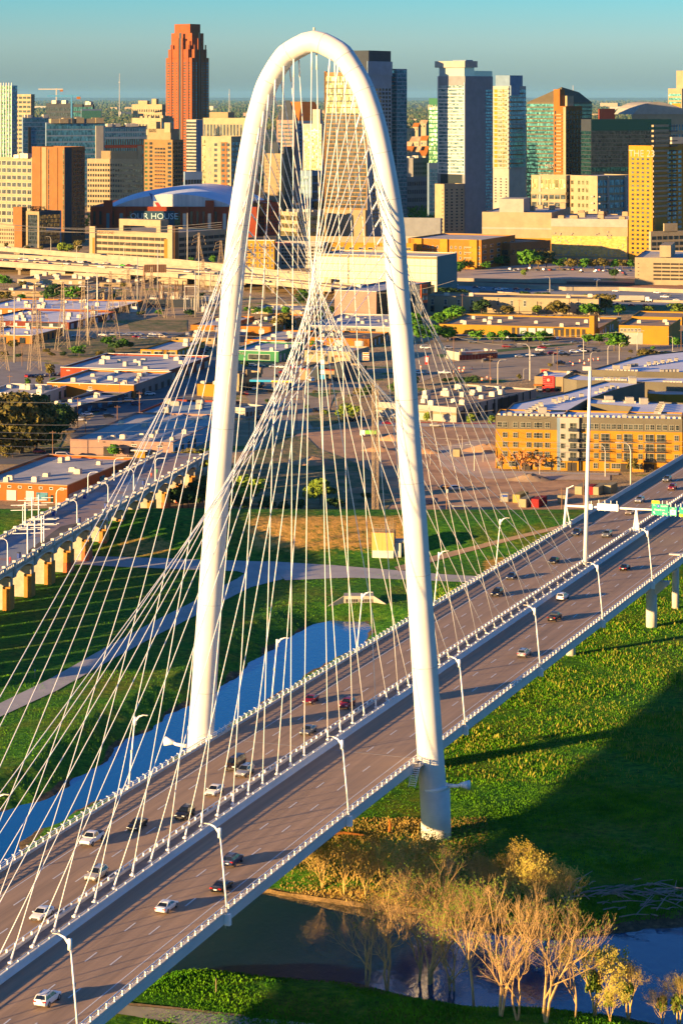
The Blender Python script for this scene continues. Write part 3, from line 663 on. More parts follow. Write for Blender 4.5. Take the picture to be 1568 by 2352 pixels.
# nearer rows
b = B('apartment_tower', 'golden brown residential tower with balconies and stepped crown', 'tower', 1, 945, 1135, 1205, 745, Y=2720, phi=58, wall=w_bronze)
b.blk(.1, .9, .1, .9, b.h, b.h+12, w_tan, 'crown').blk(.05, .3, .1, .3, b.h+8, b.h+19, w_cream, 'turret').blk(.4, .6, .2, .4, b.h+8, b.h+19, w_cream, 'turret').blk(.1, .5, .6, .85, b.h+8, b.h+20, w_cream, 'turret')
b.grid('L', 3, -2, 1, 17, .75, .6, g_dark, u0=.02, u1=.18).grid('L', 3, -8, 4, 17, .8, .5, g_dark, u0=.24, u1=.62).grid('L', 3, -2, 1, 17, .8, .6, g_dark, u0=.68, u1=.8).grid('L', 3, -2, 1, 17, .7, .55, g_green, u0=.84, u1=.97)
for k in range(15): b.slab('R', 4+k*4.2, 4.5+k*4.2, .05, .95, 1.2, w_dark, 'balcony').slab('L', 4+k*4.2, 4.8+k*4.2, .26, .60, .9, w_brown, 'balcony')
b.grid('R', 3, -2, 4, 17, .6, .6, g_dark)
b = B('office_block', 'broad tan office with square dark windows behind the arena', 'office', 1, 575, 940, 950, 872, Y=2760, phi=72, wall=w_cream); b.grid('L', 3, -4, 22, 9, .62, .5, g_dark); b.blk(.1, .9, .1, .75, b.h, b.h+9, w_tan, 'penthouse'); b.blk(.2, .5, .02, .1, b.h, b.h+15, w_cream, 'stair_tower')
b = B('office_tower', 'orange brown brick tower with narrow vertical window slots, dark right side', 'tower', 1, 212, 425, 560, 792, Y=2170, phi=55, wall=w_brown)
for u in (.27, .52, .79, .97): b.grid('L', 12, -2, 1, 16, .6, .9, g_dark if u < .8 else g_green, u0=1-u-.02, u1=1-u+.02)
for u in (.2, .55, .72): b.slab('L', 8, -.5, u, u+.13, .5, w_tan if u == .55 else w_brown, 'pier')
b.slab('R', 0, -1, .0, .35, .1, w_dark, 'wall_tint').grid('R', 6, -3, 3, 20, .8, .7, g_dark, u0=.4, u1=.98)  # dark sheet puts the right side's shade into its colour
b = B('office_block', 'office with a white grid of large dark windows at the left edge', 'office', 1, -250, 212, 222, 862, Y=2215, phi=60, wall=w_cream); b.grid('L', 8, -2, 14, 10, .80, .62, g_dark, trim_w); b.hvac(7, 6, 12)
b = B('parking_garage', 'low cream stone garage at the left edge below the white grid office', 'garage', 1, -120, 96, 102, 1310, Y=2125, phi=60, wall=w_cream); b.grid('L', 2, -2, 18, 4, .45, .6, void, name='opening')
b = B('brick_tower', 'plain orange brick block wedged between the white grid office and small glass office', 'office', 1, 88, 146, 180, 1188, Y=2120, phi=55, wall=w_brown); b.grid('R', 4, -2, 2, 8, .4, .4, g_dark)
b = B('glass_office', 'small dark glass office with tan frame and roof garden beside the freeway', 'office', 1, 176, 262, 402, 1216, Y=2110, phi=52, wall=w_dark, roof=r_dark)
b.grid('L', 3, -3, 1, 7, .7, .75, g_dark).slab('L', 0, -.1, .0, .13, .5, w_tan, 'frame').slab('L', 0, -.1, .87, 1, .5, w_tan, 'frame').slab('L', b.h-3, b.h, 0, 1, .6, w_tan, 'frame').grid('R', 3, -3, 6, 7, .93, .85, g_gold).slab('R', 0, b.h, .95, 1, .5, w_blue, 'frame').slab('R', b.h/2-1, b.h/2+1, .3, 1, .5, w_blue, 'frame')
for i in range(7):
    m = MB(); 
    for k in range(40): a = random.random()*6.28; q = Vector((random.gauss(0, .9), random.gauss(0, .9), random.uniform(.5, 4))); m.face([q, q+Vector((.8, .2, .3)), q+Vector((.2, .5, .9))])
    m.build('roof_shrub', bpy.data.materials.get('shrub_leaf') or M('shrub_leaf', (.03, .08, .015)), b.t, loc=(b.wR*random.uniform(.05, .3), b.wL*(i+.5)/7, b.h-.5))
b = B('office_tower', 'slim white banded tower with grey flank right of the granite skyscraper', 'tower', 1, 1226, 1290, 1345, 612, Y=3150, phi=55, wall=w_white); b.grid('L', 4, -2, 1, 22, 1, .55, g_dark, name='window_band'); b.slab('R', 0, -.5, 0, 1., .1, w_blue, 'wall_tint')
b = B('office_tower', 'broad cream tower with tall slot windows behind the left arch leg', 'tower', 1, 1336, 1640, 1700, 602, Y=3000, phi=60, wall=w_cream); b.grid('L', b.h-26, -6, 14, 1, .6, .8, g_dark).grid('L', 5, b.h-28, 14, 14, .5, .5, g_dark); b.blk(.2, .9, .5, .9, b.h, b.h+7, w_tan, 'penthouse')
b = B('apartment_tower', 'cream residential tower with brick red bays left of the arch leg', 'tower', 1, 1326, 1520, 1640, 722, Y=2520, phi=58, wall=w_cream)
b.grid('L', 3, -3, 1, 16, .8, .6, g_gold, u0=.86, u1=.98).grid('L', 3, -6, 1, 15, .8, .55, g_dark, u0=.46, u1=.58).slab('L', 2, -6, .12, .34, .3, w_brown, 'brick_bay').grid('L', 3, -6, 2, 15, .6, .55, g_dark, u0=.02, u1=.34, off=.45).grid('R', 3, -5, 5, 15, .7, .55, g_blue)
for k, ch_ in enumerate('ASCENT'): sign_text(ch_, 5, w_white, b.t, (-.3, b.wL*.72, b.h-14-k*6), 'L')
b = B('office_block', 'grey shaded block with tall windows low beside the white banded tower', 'office', 1, 1212, 1216, 1330, 955, Y=2480, phi=30, wall=w_blue); b.grid('R', 6, -6, 6, 2, .8, .8, g_dark)
# ---------------------------------------------------------------- the arena
ax, ay = Z(1, 600, 0)[0], 0; Ya = 2280.0
ar_t = thing('arena', 'brick sports arena with a broad curved silver roof and a dark lettered banner', 'arena', (W(Z(1, 1140, 0)[0], Ya), Ya, 0), R(-4))
hw = (Z(1, 1690)[0]-Z(1, 590)[0])/2*Ya/F; zb = ZT(Z(1, 0, 1185)[1], Ya); za = ZT(Z(1, 0, 1068)[1], Ya)
m = MB(); m.bx(-hw, hw, 0, 150, 0, zb); m.build('wall', w_red, ar_t)
prof = [(hw*math.sin(a)/math.sin(.95), zb-9+(za-zb+9)*(math.cos(a)-math.cos(.95))/(1-math.cos(.95))) for a in np.linspace(-.95, .95, 33)]
m = MB()
for (a, c) in zip(prof, prof[1:]): m.quad((a[0], 30, a[1]), (c[0], 30, c[1]), (c[0]*.95, 230, c[1]-3), (a[0]*.95, 230, a[1]-3)); m.quad((a[0], 4, a[1]-5), (c[0], 4, c[1]-5), (c[0], 30, c[1]), (a[0], 30, a[1]))
m.build('roof', M('silver_roof', (.50, .60, .72), (.66, .72, .78), .05, .5, coord='World'), ar_t, True)
m = MB()
for (a, c) in zip(prof, prof[1:]): m.quad((a[0], 4, zb-10), (c[0], 4, zb-10), (c[0], 4, c[1]-5), (a[0], 4, a[1]-5))
m.build('gable', M('gable_panel', (.40, .42, .44), (.55, .56, .55), .4, .6, stretch=(1, 1, .05)), ar_t)
for u in (-.78, -.62, .14, .44, .62):
    m = MB(); m.bx(hw*u-4, hw*u+4, -3, 0, 0, zb+ (6 if u in (-.78, .44) else 0)); q_ = m.build('pier_tower', w_red, ar_t); m = MB(); m.bx(hw*u-1.5, hw*u+1.5, -3.2, -3, 5, zb-6); m.build('window', g_pale if u > 0 else g_blue, q_)
for i in range(26):
    m = MB(); x = -hw*.95+i*hw*1.9/26; m.box((x, -.15, zb*.62), (2.2, .3, zb*.45)); uvm = m.mesh('window', g_dark); put('window', uvm, ar_t)
m = MB(); m.tube([(-hw*.17, -.5, 0), (-hw*.17, -.4, 0)], 1, 3)
cx_ = (Z(1, 1015)[0]-Z(1, 1140)[0])*Ya/F
m = MB(); m.bx(cx_-25, cx_+25, -1.2, -.2, 6, zb-9); m.build('entrance_glazing', g_teal, ar_t)
m = MB(); m.bx(cx_-19, cx_+19, -1.8, -1.25, zb-19, zb-4); bn = m.build('banner', M('banner_blue', (.01, .05, .09)), ar_t)
o = put('lettering', text_mesh('OUR HOUSE', 8, M('banner_letter', (.45, .62, .66))), bn, (cx_, -1.95, zb-9)); o.rotation_euler = (R(90), 0, 0)
# tail wing emblem on the gable
m = MB(); lx_ = (Z(1, 1012)[0]-Z(1, 1140)[0])*Ya/F; zl = ZT(Z(1, 0, 1150)[1], Ya)
m.face([(lx_-5, 3.6, zl+8), (lx_-1, 3.6, zl+6), (lx_+2, 3.6, zl), (lx_-2, 3.6, zl)]); m.build('emblem', M('emblem_blue', (.03, .10, .35)), ar_t)
m = MB(); m.face([(lx_, 3.6, zl-1), (lx_+3, 3.6, zl-1), (lx_+8, 3.6, zl-8), (lx_+4, 3.6, zl-8)]); m.build('emblem', M('emblem_red', (.5, .03, .03)), ar_t)
# stone garage in front of the arena
b = B('parking_garage', 'long cream parking garage with open decks in front of the arena', 'garage', 14, -180, 800, 1420, 250, yb=610, phi=56, wall=w_cream, roof=M('deck_top', (.26, .22, .17), (.33, .28, .21), .1, .9, coord='World'), parapet=1.0)
nL = 12
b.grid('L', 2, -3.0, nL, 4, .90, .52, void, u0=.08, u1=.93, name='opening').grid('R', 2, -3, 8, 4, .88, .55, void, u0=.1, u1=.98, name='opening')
b.slab('L', 0, b.h+6, 0, .055, 1.5, w_cream, 'stair_tower').slab('L', 1, b.h-5, .055, .10, 1.2, w_brick, 'brick_pier').slab('L', 0, b.h+3, .93, 1., 1.5, w_cream, 'stair_tower').slab('L', 4, b.h-6, .935, .96, 1.7, w_brick, 'brick_pier')
b.slab('R', 0, b.h+5, 0, .075, 1, w_brown, 'brick_pier').blk(.15, .3, .25, .75, b.h+4, b.h+9, w_cream, 'roof_canopy').blk(.15, .3, .25, .3, b.h-1, b.h+4, w_cream, 'canopy_post').blk(.15, .3, .7, .75, b.h-1, b.h+4, w_cream, 'canopy_post')
sign_text('CORNERSTONE', 3.4, w_brown, b.t, (-.2, b.wL*.86, b.h-1.7), 'L')
# ---------------------------------------------------------------- seen through the arch
b = B('office_tower', 'tower with dark banded windows under a grey pyramid roof, seen through the cables', 'tower', 2, 425, 540, 565, 615, Y=3000, phi=60, wall=w_pink); b.grid('L', 3, -3, 1, 20, .86, .5, g_dark, name='window_band')
m = MB(); m.v = [(0, 0, b.h), (b.wR, 0, b.h), (b.wR, b.wL, b.h), (0, b.wL, b.h), (b.wR*.5, b.wL*.35, b.h+24), (b.wR*.5, b.wL*.65, b.h+24)]; m.f = [(0, 1, 4), (1, 2, 5, 4), (2, 3, 5), (3, 0, 4, 5)]; m.m = [0]*4; m.build('pyramid_roof', w_dark, b.t)
b = B('office_block', 'blue shaded block with paired windows under a brown mansard roof', 'office', 2, 565, 570, 732, 620, Y=3100, phi=30, wall=w_blue); b.grid('R', 3, -3, 8, 20, .5, .55, g_dark)
m = MB(); m.v = [(0, 0, b.h), (b.wR, 0, b.h), (b.wR, 60, b.h), (0, 60, b.h), (8, 8, b.h+24), (b.wR-8, 8, b.h+24), (b.wR-8, 52, b.h+24), (8, 52, b.h+24)]; m.f = [(0, 1, 5, 4), (1, 2, 6, 5), (2, 3, 7, 6), (3, 0, 4, 7), (4, 5, 6, 7)]; m.m = [0]*5; m.build('mansard_roof', w_terra, b.t)
b = B('glass_tower', 'pale green gold glass tower with white frame behind the cables', 'tower', 2, 597, 720, 736, 640, Y=2700, phi=62, wall=w_white); b.grid('L', 14, -5, 9, 22, .92, .8, g_gold, u0=.03, u1=.94); b.blk(.1, .9, .1, .5, b.h, b.h+16, w_white, 'penthouse')
b = B('apartment_tower', 'plain tan tower block with few windows, lower part in shade, inside the arch', 'tower', 2, 342, 455, 475, 835, Y=2420, phi=62, wall=w_tan); b.grid('L', 3, -4, 3, 20, .3, .4, g_dark, u0=.05, u1=.3).grid('L', 3, -4, 3, 20, .3, .4, g_dark, u0=.7, u1=.95); b.blk(.2, .8, .2, .8, b.h, b.h+11, w_dark, 'penthouse')
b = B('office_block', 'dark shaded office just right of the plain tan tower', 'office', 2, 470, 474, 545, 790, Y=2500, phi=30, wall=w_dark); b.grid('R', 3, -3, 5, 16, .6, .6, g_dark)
b = B('office_block', 'blue grey office with tall glazing below the green gold glass tower', 'office', 2, 580, 655, 735, 948, Y=2420, phi=50, wall=w_blue); b.grid('R', 3, -4, 7, 6, .8, .75, g_dark).grid('L', 3, -4, 4, 6, .6, .6, g_pale)
b = B('brick_building', 'small bright orange brick building between the office and big tower', 'building', 2, 620, 700, 732, 1152, Y=2420, phi=62, wall=w_brick); b.grid('L', 2, -2, 6, 3, .4, .5, g_dark); b.hvac(3, 4, 5)
b = B('apartment_block', 'red brick block in shade just inside the left arch leg', 'building', 2, 262, 345, 440, 1160, Y=2290, phi=60, wall=w_red); b.grid('L', 3, -3, 5, 8, .4, .6, g_dark).grid('R', 3, -3, 5, 8, .4, .6, g_dark); b.slab('L', b.h-12, b.h-1, .1, .9, .4, w_brick, 'cornice')
b = B('office_block', 'low rounded cream and glass office below the small orange building', 'office', 2, 452, 560, 740, 1222, Y=2200, phi=35, wall=w_cream); b.grid('R', 3, -2, 9, 3, .94, .55, g_gold).grid('L', 3, -2, 4, 3, .9, .55, g_gold); b.hvac(9, 4, 8, w_white)
# big residential tower
b = B('apartment_tower', 'huge residential tower of small tan windows beside the right arch leg', 'tower', 2, 737, 1018, 1180, 300, Y=2230, phi=58, wall=w_bronze, roof=r_dark, parapet=0)
b.blk(0.0, .05, .955, 1, 0, b.h+1, w_brown, 'corner_pier').blk(.1, 1.0, .02, .45, b.h, b.h+22*.9, w_dark, 'penthouse')
b.grid('L', 28, -3, 17, 33, .84, .72, g_dark, u0=.02, u1=.95)
for k in range(33): b.slab('L', 28+k*(b.h-31)/33-.3, 28+k*(b.h-31)/33+.2, .02, .95, .4, w_bronze, 'floor_slab')
b.slab('L', 0, 27, 0, 1, 3, w_tan, 'podium').slab('R', 0, b.h+4, 0, .2, .3, w_blue, 'wall_tint').slab('R', 0, b.h, .2, 1, .04, w_blue, 'wall_tint').grid('R', 10, -14, 6, 36, .6, .6, g_dark, u0=.2, u1=.98).slab('R', b.h-3, b.h+10, 0, 1, .8, w_blue, 'parapet_screen')  # blue-grey sheets paint the shade of the right flank
b.grid('L', b.h-38, -3, 17, 6, .86, .8, g_gold, u0=.02, u1=.95, off=.3)
b = B('glass_tower', 'dark blue glass tower joined to the right of the huge residential tower', 'tower', 2, 1150, 1212, 1280, 278, Y=2280, phi=50, wall=w_blue, roof=r_dark); b.grid('L', 10, -1, 1, 40, .95, .75, g_blue, name='window_band').grid('R', 10, -1, 1, 40, .95, .8, g_blue, name='window_band'); b.blk(0, .1, .2, .9, b.h-18, b.h-.5, w_brown, 'crown_panel')
# ---------------------------------------------------------------- right of the arch
b = B('glass_tower', 'narrow dark green glass tower partly behind the tall white glass tower', 'tower', 2, 1424, 1497, 1530, 472, Y=2900, phi=60, wall=M('green_frame', (.02, .12, .06))); b.grid('L', 3, -9, 1, 22, .96, .7, g_green, name='window_band')
sign_text('PNC', 9, w_white, b.t, (-.4, b.wL*.5, b.h-11), 'L')
b = B('office_tower', 'slim pale grey tower low between the townhouses and tall white glass tower', 'tower', 2, 1420, 1424, 1500, 897, Y=2560, phi=30, wall=w_blue); b.grid('R', 6, -6, 4, 12, .6, .7, g_blue)
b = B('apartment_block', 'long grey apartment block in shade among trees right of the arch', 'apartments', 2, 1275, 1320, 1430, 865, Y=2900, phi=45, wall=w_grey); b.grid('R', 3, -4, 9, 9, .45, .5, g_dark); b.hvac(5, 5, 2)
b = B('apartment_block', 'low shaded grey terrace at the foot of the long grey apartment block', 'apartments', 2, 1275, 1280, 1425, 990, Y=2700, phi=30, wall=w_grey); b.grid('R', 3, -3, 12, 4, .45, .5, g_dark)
for i, (x, y, w_, Y_) in enumerate(((1345, 755, 70, 3600), (1400, 750, 50, 3550), (1300, 790, 40, 3400), (1300, 820, 60, 3350), (1350, 820, 60, 3350), (1402, 820, 50, 3350), (1330, 860, 70, 3200), (1390, 850, 60, 3250), (1300, 695, 50, 4000), (1345, 660, 40, 4300), (1395, 640, 50, 4400))):
    px, py = Z(2, x, y); X = W(px, Y_); h = max(9, ZT(py, Y_)); w_m = w_/2.8627*Y_/F; t = thing('townhouse', 'cream gabled townhouse far off right of the arch leg, %s counting down from the woods' % ['seventh', 'sixth', 'fifth', 'eighth', 'ninth', 'tenth', 'twelfth', 'eleventh', 'third', 'second', 'first'][i], 'house', (X, Y_, 0), R(60), 'cream townhouses right of the arch leg')
    m = MB(); m.bx(-w_m/2, w_m/2, -w_m/2, w_m/2, 0, h); m.build('wall', w_cream, t); m = MB(); a = w_m/2+.5
    m.v = [(-a, -a, h), (a, -a, h), (a, a, h), (-a, a, h), (0, -a, h+7), (0, a, h+7)]; m.f = [(0, 1, 4), (2, 3, 5), (0, 4, 5, 3), (1, 2, 5, 4)]; m.m = [0]*4; m.build('roof', w_terra if i % 2 else r_brown, t)
    for dx_ in (-.25, .25):
        q = MB(); q.box((-w_m/2-.1, dx_*w_m, h-4), (.3, 2.5, 3)); q.build('window', g_win, t)
# tall white glass tower
b = B('hotel_tower', 'tall white glass tower with a flat overhanging roof and grey concrete flank', 'tower', 3, 82, 246, 415, 140, yb=1118, phi=50, wall=w_concrete, roof=r_white, parapet=0)
zp = ZT(Z(3, 0, 790)[1], 2250); zg = ZT(Z(3, 0, 735)[1], 2250)
b.grid('L', zg, -8, 2, 25, .97, .66, g_pale, name='window'); b.slab('L', zg-1, b.h-6, .0, .02, .5, trim_w, 'edge_fin').slab('L', zg, b.h, .97, 1, .6, trim_w, 'edge_fin')
for k in range(25): b.slab('L', zg+k*(b.h-8-zg)/25-.5, zg+k*(b.h-8-zg)/25+.2, 0, .98, .35, trim_w, 'floor_slab')
b.slab('L', zg-20, zg-1, .1, .9, .12, g_dark, 'sky_lobby').grid('R', 8, -12, 1, 44, .9, .62, g_blue, u0=.72, u1=.99, name='window')
b.blk(-.05, .4, -.05, 1.06, b.h+8, b.h+14, w_white, 'roof_canopy').blk(0, .35, .02, .95, b.h, b.h+8, g_pale, 'glass_crown').blk(.35, 1, .02, .9, b.h, b.h+5, g_pale, 'glass_crown').blk(.05, .3, .02, .5, b.h+14, b.h+15, w_blue, 'roof_panel').blk(.0, .66, -.006, .0, b.h-8, b.h, w_concrete, 'flank_top')
b2 = B('hotel_podium', 'tan base block with small square windows under the tall white glass tower', 'hotel', 3, 64, 120, 243, 795, yb=1125, phi=38, wall=w_cream); b2.grid('R', 6, -4, 4, 14, .35, .45, g_dark).grid('L', 6, -4, 1, 12, .25, .4, g_dark, u0=.0, u1=.3)
b = B('apartment_tower', 'tower with yellow lit balconies and blue glass flank beside the white glass tower', 'tower', 3, 416, 512, 616, 200, yb=1030, phi=52, wall=w_white, roof=r_white)
zq = ZT(Z(3, 0, 730)[1], 2350)
b.slab('L', zq, b.h-2, .72, .92, .1, w_gold, 'yellow_bay').slab('L', zq, b.h-2, .3, .4, .1, w_gold, 'yellow_bay').grid('L', zq, -4, 2, 18, .8, .5, g_gold, u0=.1, u1=.72)
for k in range(19): b.slab('L', zq+k*(b.h-3-zq)/18-.6, zq+k*(b.h-3-zq)/18+.7, .0, 1, 1.3, w_white, 'balcony')
b.grid('R', zq, -3, 4, 18, .92, .7, g_blue).grid('L', 20, zq-10, 3, 9, .3, .4, g_dark); b.blk(.1, .85, .05, .95, b.h, b.h+11, w_blue, 'penthouse').slab('R', b.h-10, b.h+.6, .55, 1.02, 2, w_blue, 'roof_frame')
for k in range(19): b.slab('R', zq+k*(b.h-3-zq)/18-.4, zq+k*(b.h-3-zq)/18+.5, .8, 1.05, 1, w_terra if k % 2 else w_white, 'side_balcony')
b = B('glass_tower', 'olive green glass tower with a sloping roof behind the terracotta tower', 'tower', 3, 622, 840, 1015, 300, Y=2850, phi=55, wall=w_olive, roof=r_dark, parapet=0); b.grid('L', 5, -1, 1, 26, 1, .7, g_teal, name='window_band').grid('R', 5, -1, 1, 26, 1, .7, g_teal, name='window_band')
m = MB(); m.v = [(0, 0, b.h), (b.wR, 0, b.h), (b.wR, b.wL, b.h), (0, b.wL, b.h), (b.wR*.2, b.wL*.2, b.h+18), (b.wR*.8, b.wL*.2, b.h+12)]; m.f = [(0, 1, 5, 4), (1, 2, 5), (2, 3, 4, 5), (3, 0, 4)]; m.m = [0]*4; m.build('sloped_roof', w_olive, b.t)
sign_text('MILO', 6, w_white, b.t, (-.4, b.wL*.35, b.h*.4), 'L')
b = B('apartment_tower', 'orange terracotta striped tower right of the olive glass tower', 'tower', 3, 783, 858, 955, 322, Y=2620, phi=40, wall=w_terra)
b.grid('R', 3, -4, 5, 22, .5, .7, g_dark)
for k in range(20): b.slab('L', b.h*.35+k*b.h*.03, b.h*.35+k*b.h*.03+1.1, .3, .7, 1.6, w_cream, 'balcony')
b.blk(.3, .7, .3, .7, b.h, b.h+11, w_cream, 'penthouse').blk(0, .3, .5, 1, b.h, b.h+18, w_terra, 'shaft').slab('L', 3, -1, 0, .2, .4, w_cream, 'corner_bay').grid('L', 3, -4, 1, 20, .5, .6, g_dark, u0=.74, u1=.95)
b = B('glass_office', 'wide black glass office block behind the ochre tower numbered 23', 'office', 3, 950, 1010, 1495, 402, Y=2560, phi=22, wall=w_dark, roof=r_dark); b.grid('R', 3, -12, 1, 22, .99, .8, g_dark, name='window_band').grid('L', 3, -12, 1, 22, .99, .8, g_teal, name='window_band').slab('R', b.h-12, b.h, 0, 1, .3, g_teal, 'top_screen').grid('R', 15, b.h*.55, 10, 5, .9, .5, g_teal, u0=.0, u1=.6, off=.3)
b = B('office_block', 'distant rounded purple brown roofed block behind the black glass office', 'office', 3, 1055, 1060, 1155, 338, Y=3600, phi=30, wall=w_dred)
b = B('museum_hall', 'long cream hall with a shallow arched roof at the right edge of the skyline', 'office', 3, 1258, 1262, 1640, 372, Y=2950, phi=20, wall=w_cream, roof=r_pale); b.grid('R', 3, -10, 22, 8, .4, .6, g_blue)
m = MB(); n_ = 14
for i in range(n_):
    a0, a1 = i/n_, (i+1)/n_; f0, f1 = math.sin(math.pi*a0**.7)*15, math.sin(math.pi*a1**.7)*15
    m.quad((a0*b.wR, -1, b.h), (a1*b.wR, -1, b.h), (a1*b.wR, -1, b.h+f1), (a0*b.wR, -1, b.h+f0)); m.quad((a0*b.wR, -1, b.h+f0), (a1*b.wR, -1, b.h+f1), (a1*b.wR, 50, b.h+f1), (a0*b.wR, 50, b.h+f0))
m.build('arched_roof', w_white, b.t)
b = B('office_tower', 'yellow and glass banded tower top rising at the right border of the photo', 'tower', 3, 1476, 1560, 1640, 215, Y=3300, phi=60, wall=w_cream); b.grid('L', 3, -6, 1, 24, .9, .6, g_teal, name='window_band'); b.blk(.2, .9, -.1, .6, b.h, b.h+24, w_cream, 'penthouse').slab('L', b.h-60, b.h-20, .1, .7, .3, w_gold, 'ochre_panel')
b = B('office_block', 'small white and teal block top right behind the ochre tower numbered 23', 'office', 3, 1490, 1500, 1600, 510, Y=2300, phi=30, wall=w_white, roof=r_white); b.grid('R', 3, -3, 4, 6, .7, .5, g_blue)
b = B('apartment_tower', 'ochre apartment tower marked with the number 23, with dark balconied right side', 'tower', 3, 1238, 1376, 1720, 562, yb=1258, phi=55, wall=w_gold, roof=r_dark)
b.grid('L', 4, -9, 4, 22, .5, .5, g_dark, u0=.05, u1=.93); sign_text('THE 23', 7.6, w_white, b.t, (-.3, b.wL*.42, b.h-6.5), 'L')
b.slab('R', 0, b.h, 0, .22, 1.0, w_gold, 'corner_pier')
for k in range(19): b.slab('R', 34+k*4.0, 35.6+k*4.0, .0, .26, 1.9, w_cream, 'balcony').slab('R', 34+k*4.0, 34.8+k*4.0, .28, .4, 2.5, w_dark, 'balcony').slab('R', 34+k*4.0, 34.8+k*4.0, .55, .8, 2.5, w_dark, 'balcony')
b.grid('R', 4, -4, 8, 22, .6, .6, g_blue, u0=.25)
b = B('apartment_block', 'ochre and cream podium with frames under the tower numbered 23 at right', 'apartments', 3, 1366, 1372, 1640, 1082, Y=1940, phi=25, wall=w_cream, roof=r_dark); b.grid('R', 2, -3, 8, 4, .7, .6, g_dark); b.blk(.3, .6, 0, .5, b.h-1, b.h+6, w_cream, 'penthouse')
b = B('apartment_block', 'white framed midrise with glass corners, left wing, below the terracotta tower', 'apartments', 3, 648, 858, 900, 742, Y=2190, phi=62, wall=w_cream, roof=r_pale); b.grid('L', 3, -16, 6, 6, .8, .55, g_dark).grid('L', b.h-14, -2, 5, 1, .8, .7, g_gold); b.slab('L', b.h-17, b.h-15, 0, 1, 1.2, w_cream, 'cornice').grid('R', 3, -3, 2, 8, .5, .5, g_dark).slab('L', 0, -1, .72, .78, .5, w_white, 'pier')
for k in range(6): b.slab('L', 4+k*(b.h-20)/6, 5.5+k*(b.h-20)/6, .55, .66, 1.8, w_white, 'balcony')
b = B('apartment_block', 'cream midrise with glassy shaded right side left of the tower numbered 23', 'apartments', 3, 884, 1048, 1250, 745, Y=2170, phi=45, wall=w_cream, roof=r_pale); b.grid('L', 3, -3, 3, 8, .5, .5, g_gold, u0=.3, u1=.75).grid('L', 3, -3, 1, 8, .6, .5, g_gold, u0=.85).grid('R', 3, -3, 6, 8, .86, .7, g_blue).slab('R', 0, -1, .8, .9, 2, w_white, 'frame').slab('R', 0, -1, .28, .31, 2, w_white, 'frame')
for k in range(7): b.slab('L', 5+k*6, 6.4+k*6, .1, .2, 1.8, w_white, 'balcony').slab('R', 5+k*6, 6+k*6, .03, .28, 2, w_white, 'balcony')
b = B('events_hall', 'large cream windowless hall, left half, below the tall white glass tower', 'hall', 3, 350, 770, 800, 968, Y=2010, yr=938, phi=76, wall=w_cream, roof=r_pale); b.hvac(8, 6, 31, w_cream); b.blk(0, .3, .4, .75, b.h, b.h+11, w_white, 'roof_block').slab('L', b.h-14, b.h-12.5, 0, 1, .5, w_white, 'ledge').slab('L', 0, 14, 0, 1, .5, w_gold, 'plinth')
b = B('parking_hall', 'large ochre hall with a dotted perforated screen left of the tower numbered 23', 'hall', 3, 768, 1232, 1260, 1012, yb=1252, yr=982, phi=76, wall=w_cream, roof=r_pale); b.hvac(9, 6, 32, w_cream); b.slab('L', b.h-6, b.h+.5, 0, 1, .8, w_white, 'top_band')
b.slab('L', 2, b.h*.58, .01, .99, .5, M('perforated_screen', (.42, .25, .05), (.66, .44, .12), .35, .7, stretch=(1, 1, 2)), 'screen')
rr = random.Random(4)
m = MB()
for i in range(110):
    u = rr.uniform(.02, .98)*b.wL; z = 3+(rr.random()**2.2)*b.h*.6; m.box((-.7, u, z), (.3, .9, .9))
m.build('screen_panel', w_white, b.t, kind='stuff')
b = B('brick_building', 'low brown brick building with dark windows in front of the cream hall', 'building', 3, 250, 520, 765, 1152, yb=1292, phi=48, wall=w_brown, roof=r_brown); b.grid('R', 6, -3, 7, 1, .6, .4, g_dark).grid('L', 6, -3, 4, 1, .6, .4, g_dark)
b = B('apartment_block', 'four storey orange brick apartments with cream roof edge right of the arch', 'apartments', 3, -100, 345, 415, 1135, yb=1312, yr=1108, phi=66, wall=w_brick, roof=r_pale, rim=w_cream)
b.grid('L', 2, -4, 16, 4, .4, .5, g_dark, trim_w).grid('R', 2, -3, 5, 4, .45, .5, g_dark, trim_w)
for u in (.05, .45, .8): b.slab('L', 0, b.h+.3, u, u+.1, 1.5, w_gold, 'bay')
for k in range(4): b.slab('L', 4+k*4, 5+k*4, .12, .22, 2, w_cream, 'balcony')
b = B('office_block', 'plain blank grey box building right beside the arch leg below the towers', 'building', 2, 1200, 1500, 1512, 1262, Y=2190, phi=78, wall=w_concrete, roof=r_pale)
b = B('apartment_block', 'pale stepped shed roofs in front of the blank grey box', 'building', 2, 1180, 1392, 1400, 1382, Y=2060, phi=76, wall=w_white, roof=r_pale)
# ================================================================ MIDDLE GROUND
def patch(name, pts, mat, z=.06, zk=None, terr=False, **k):
    P = [Z(zk, *p) if zk else p for p in pts]; m = MB()
    m.face([G(*p)+(z,) for p in P]); o = m.build(name, mat); n_ = o.data.polygons[0].normal
    if n_.z < 0: o.data.flip_normals()
    return tag(o, kind='structure', **k)
g_city = M('lawn', (.03, .09, .012), (.07, .14, .02), .3, .95, .1, coord='World')
patch('parking_lot', [(1005, 628), (1170, 608), (1300, 606), (1460, 612), (1460, 640), (1200, 641), (1005, 641)], M('lot_concrete', (.44, .33, .23), (.56, .43, .30), .05, .9, coord='World'), .05)
patch('railway', [(1010, 640), (1200, 641.5), (1568, 650), (1700, 654), (1700, 668), (1568, 664), (1018, 652)], M('rail_bed', (.36, .15, .08), (.52, .27, .15), .06, .95, stretch=(.2, 1.5, 1), coord='World'), .09)
patch('motorway', [(960, 654), (1700, 674), (1700, 712), (960, 694)], M('motorway_grey', (.20, .21, .22), (.29, .29, .28), .03, .9, coord='World'), .07)
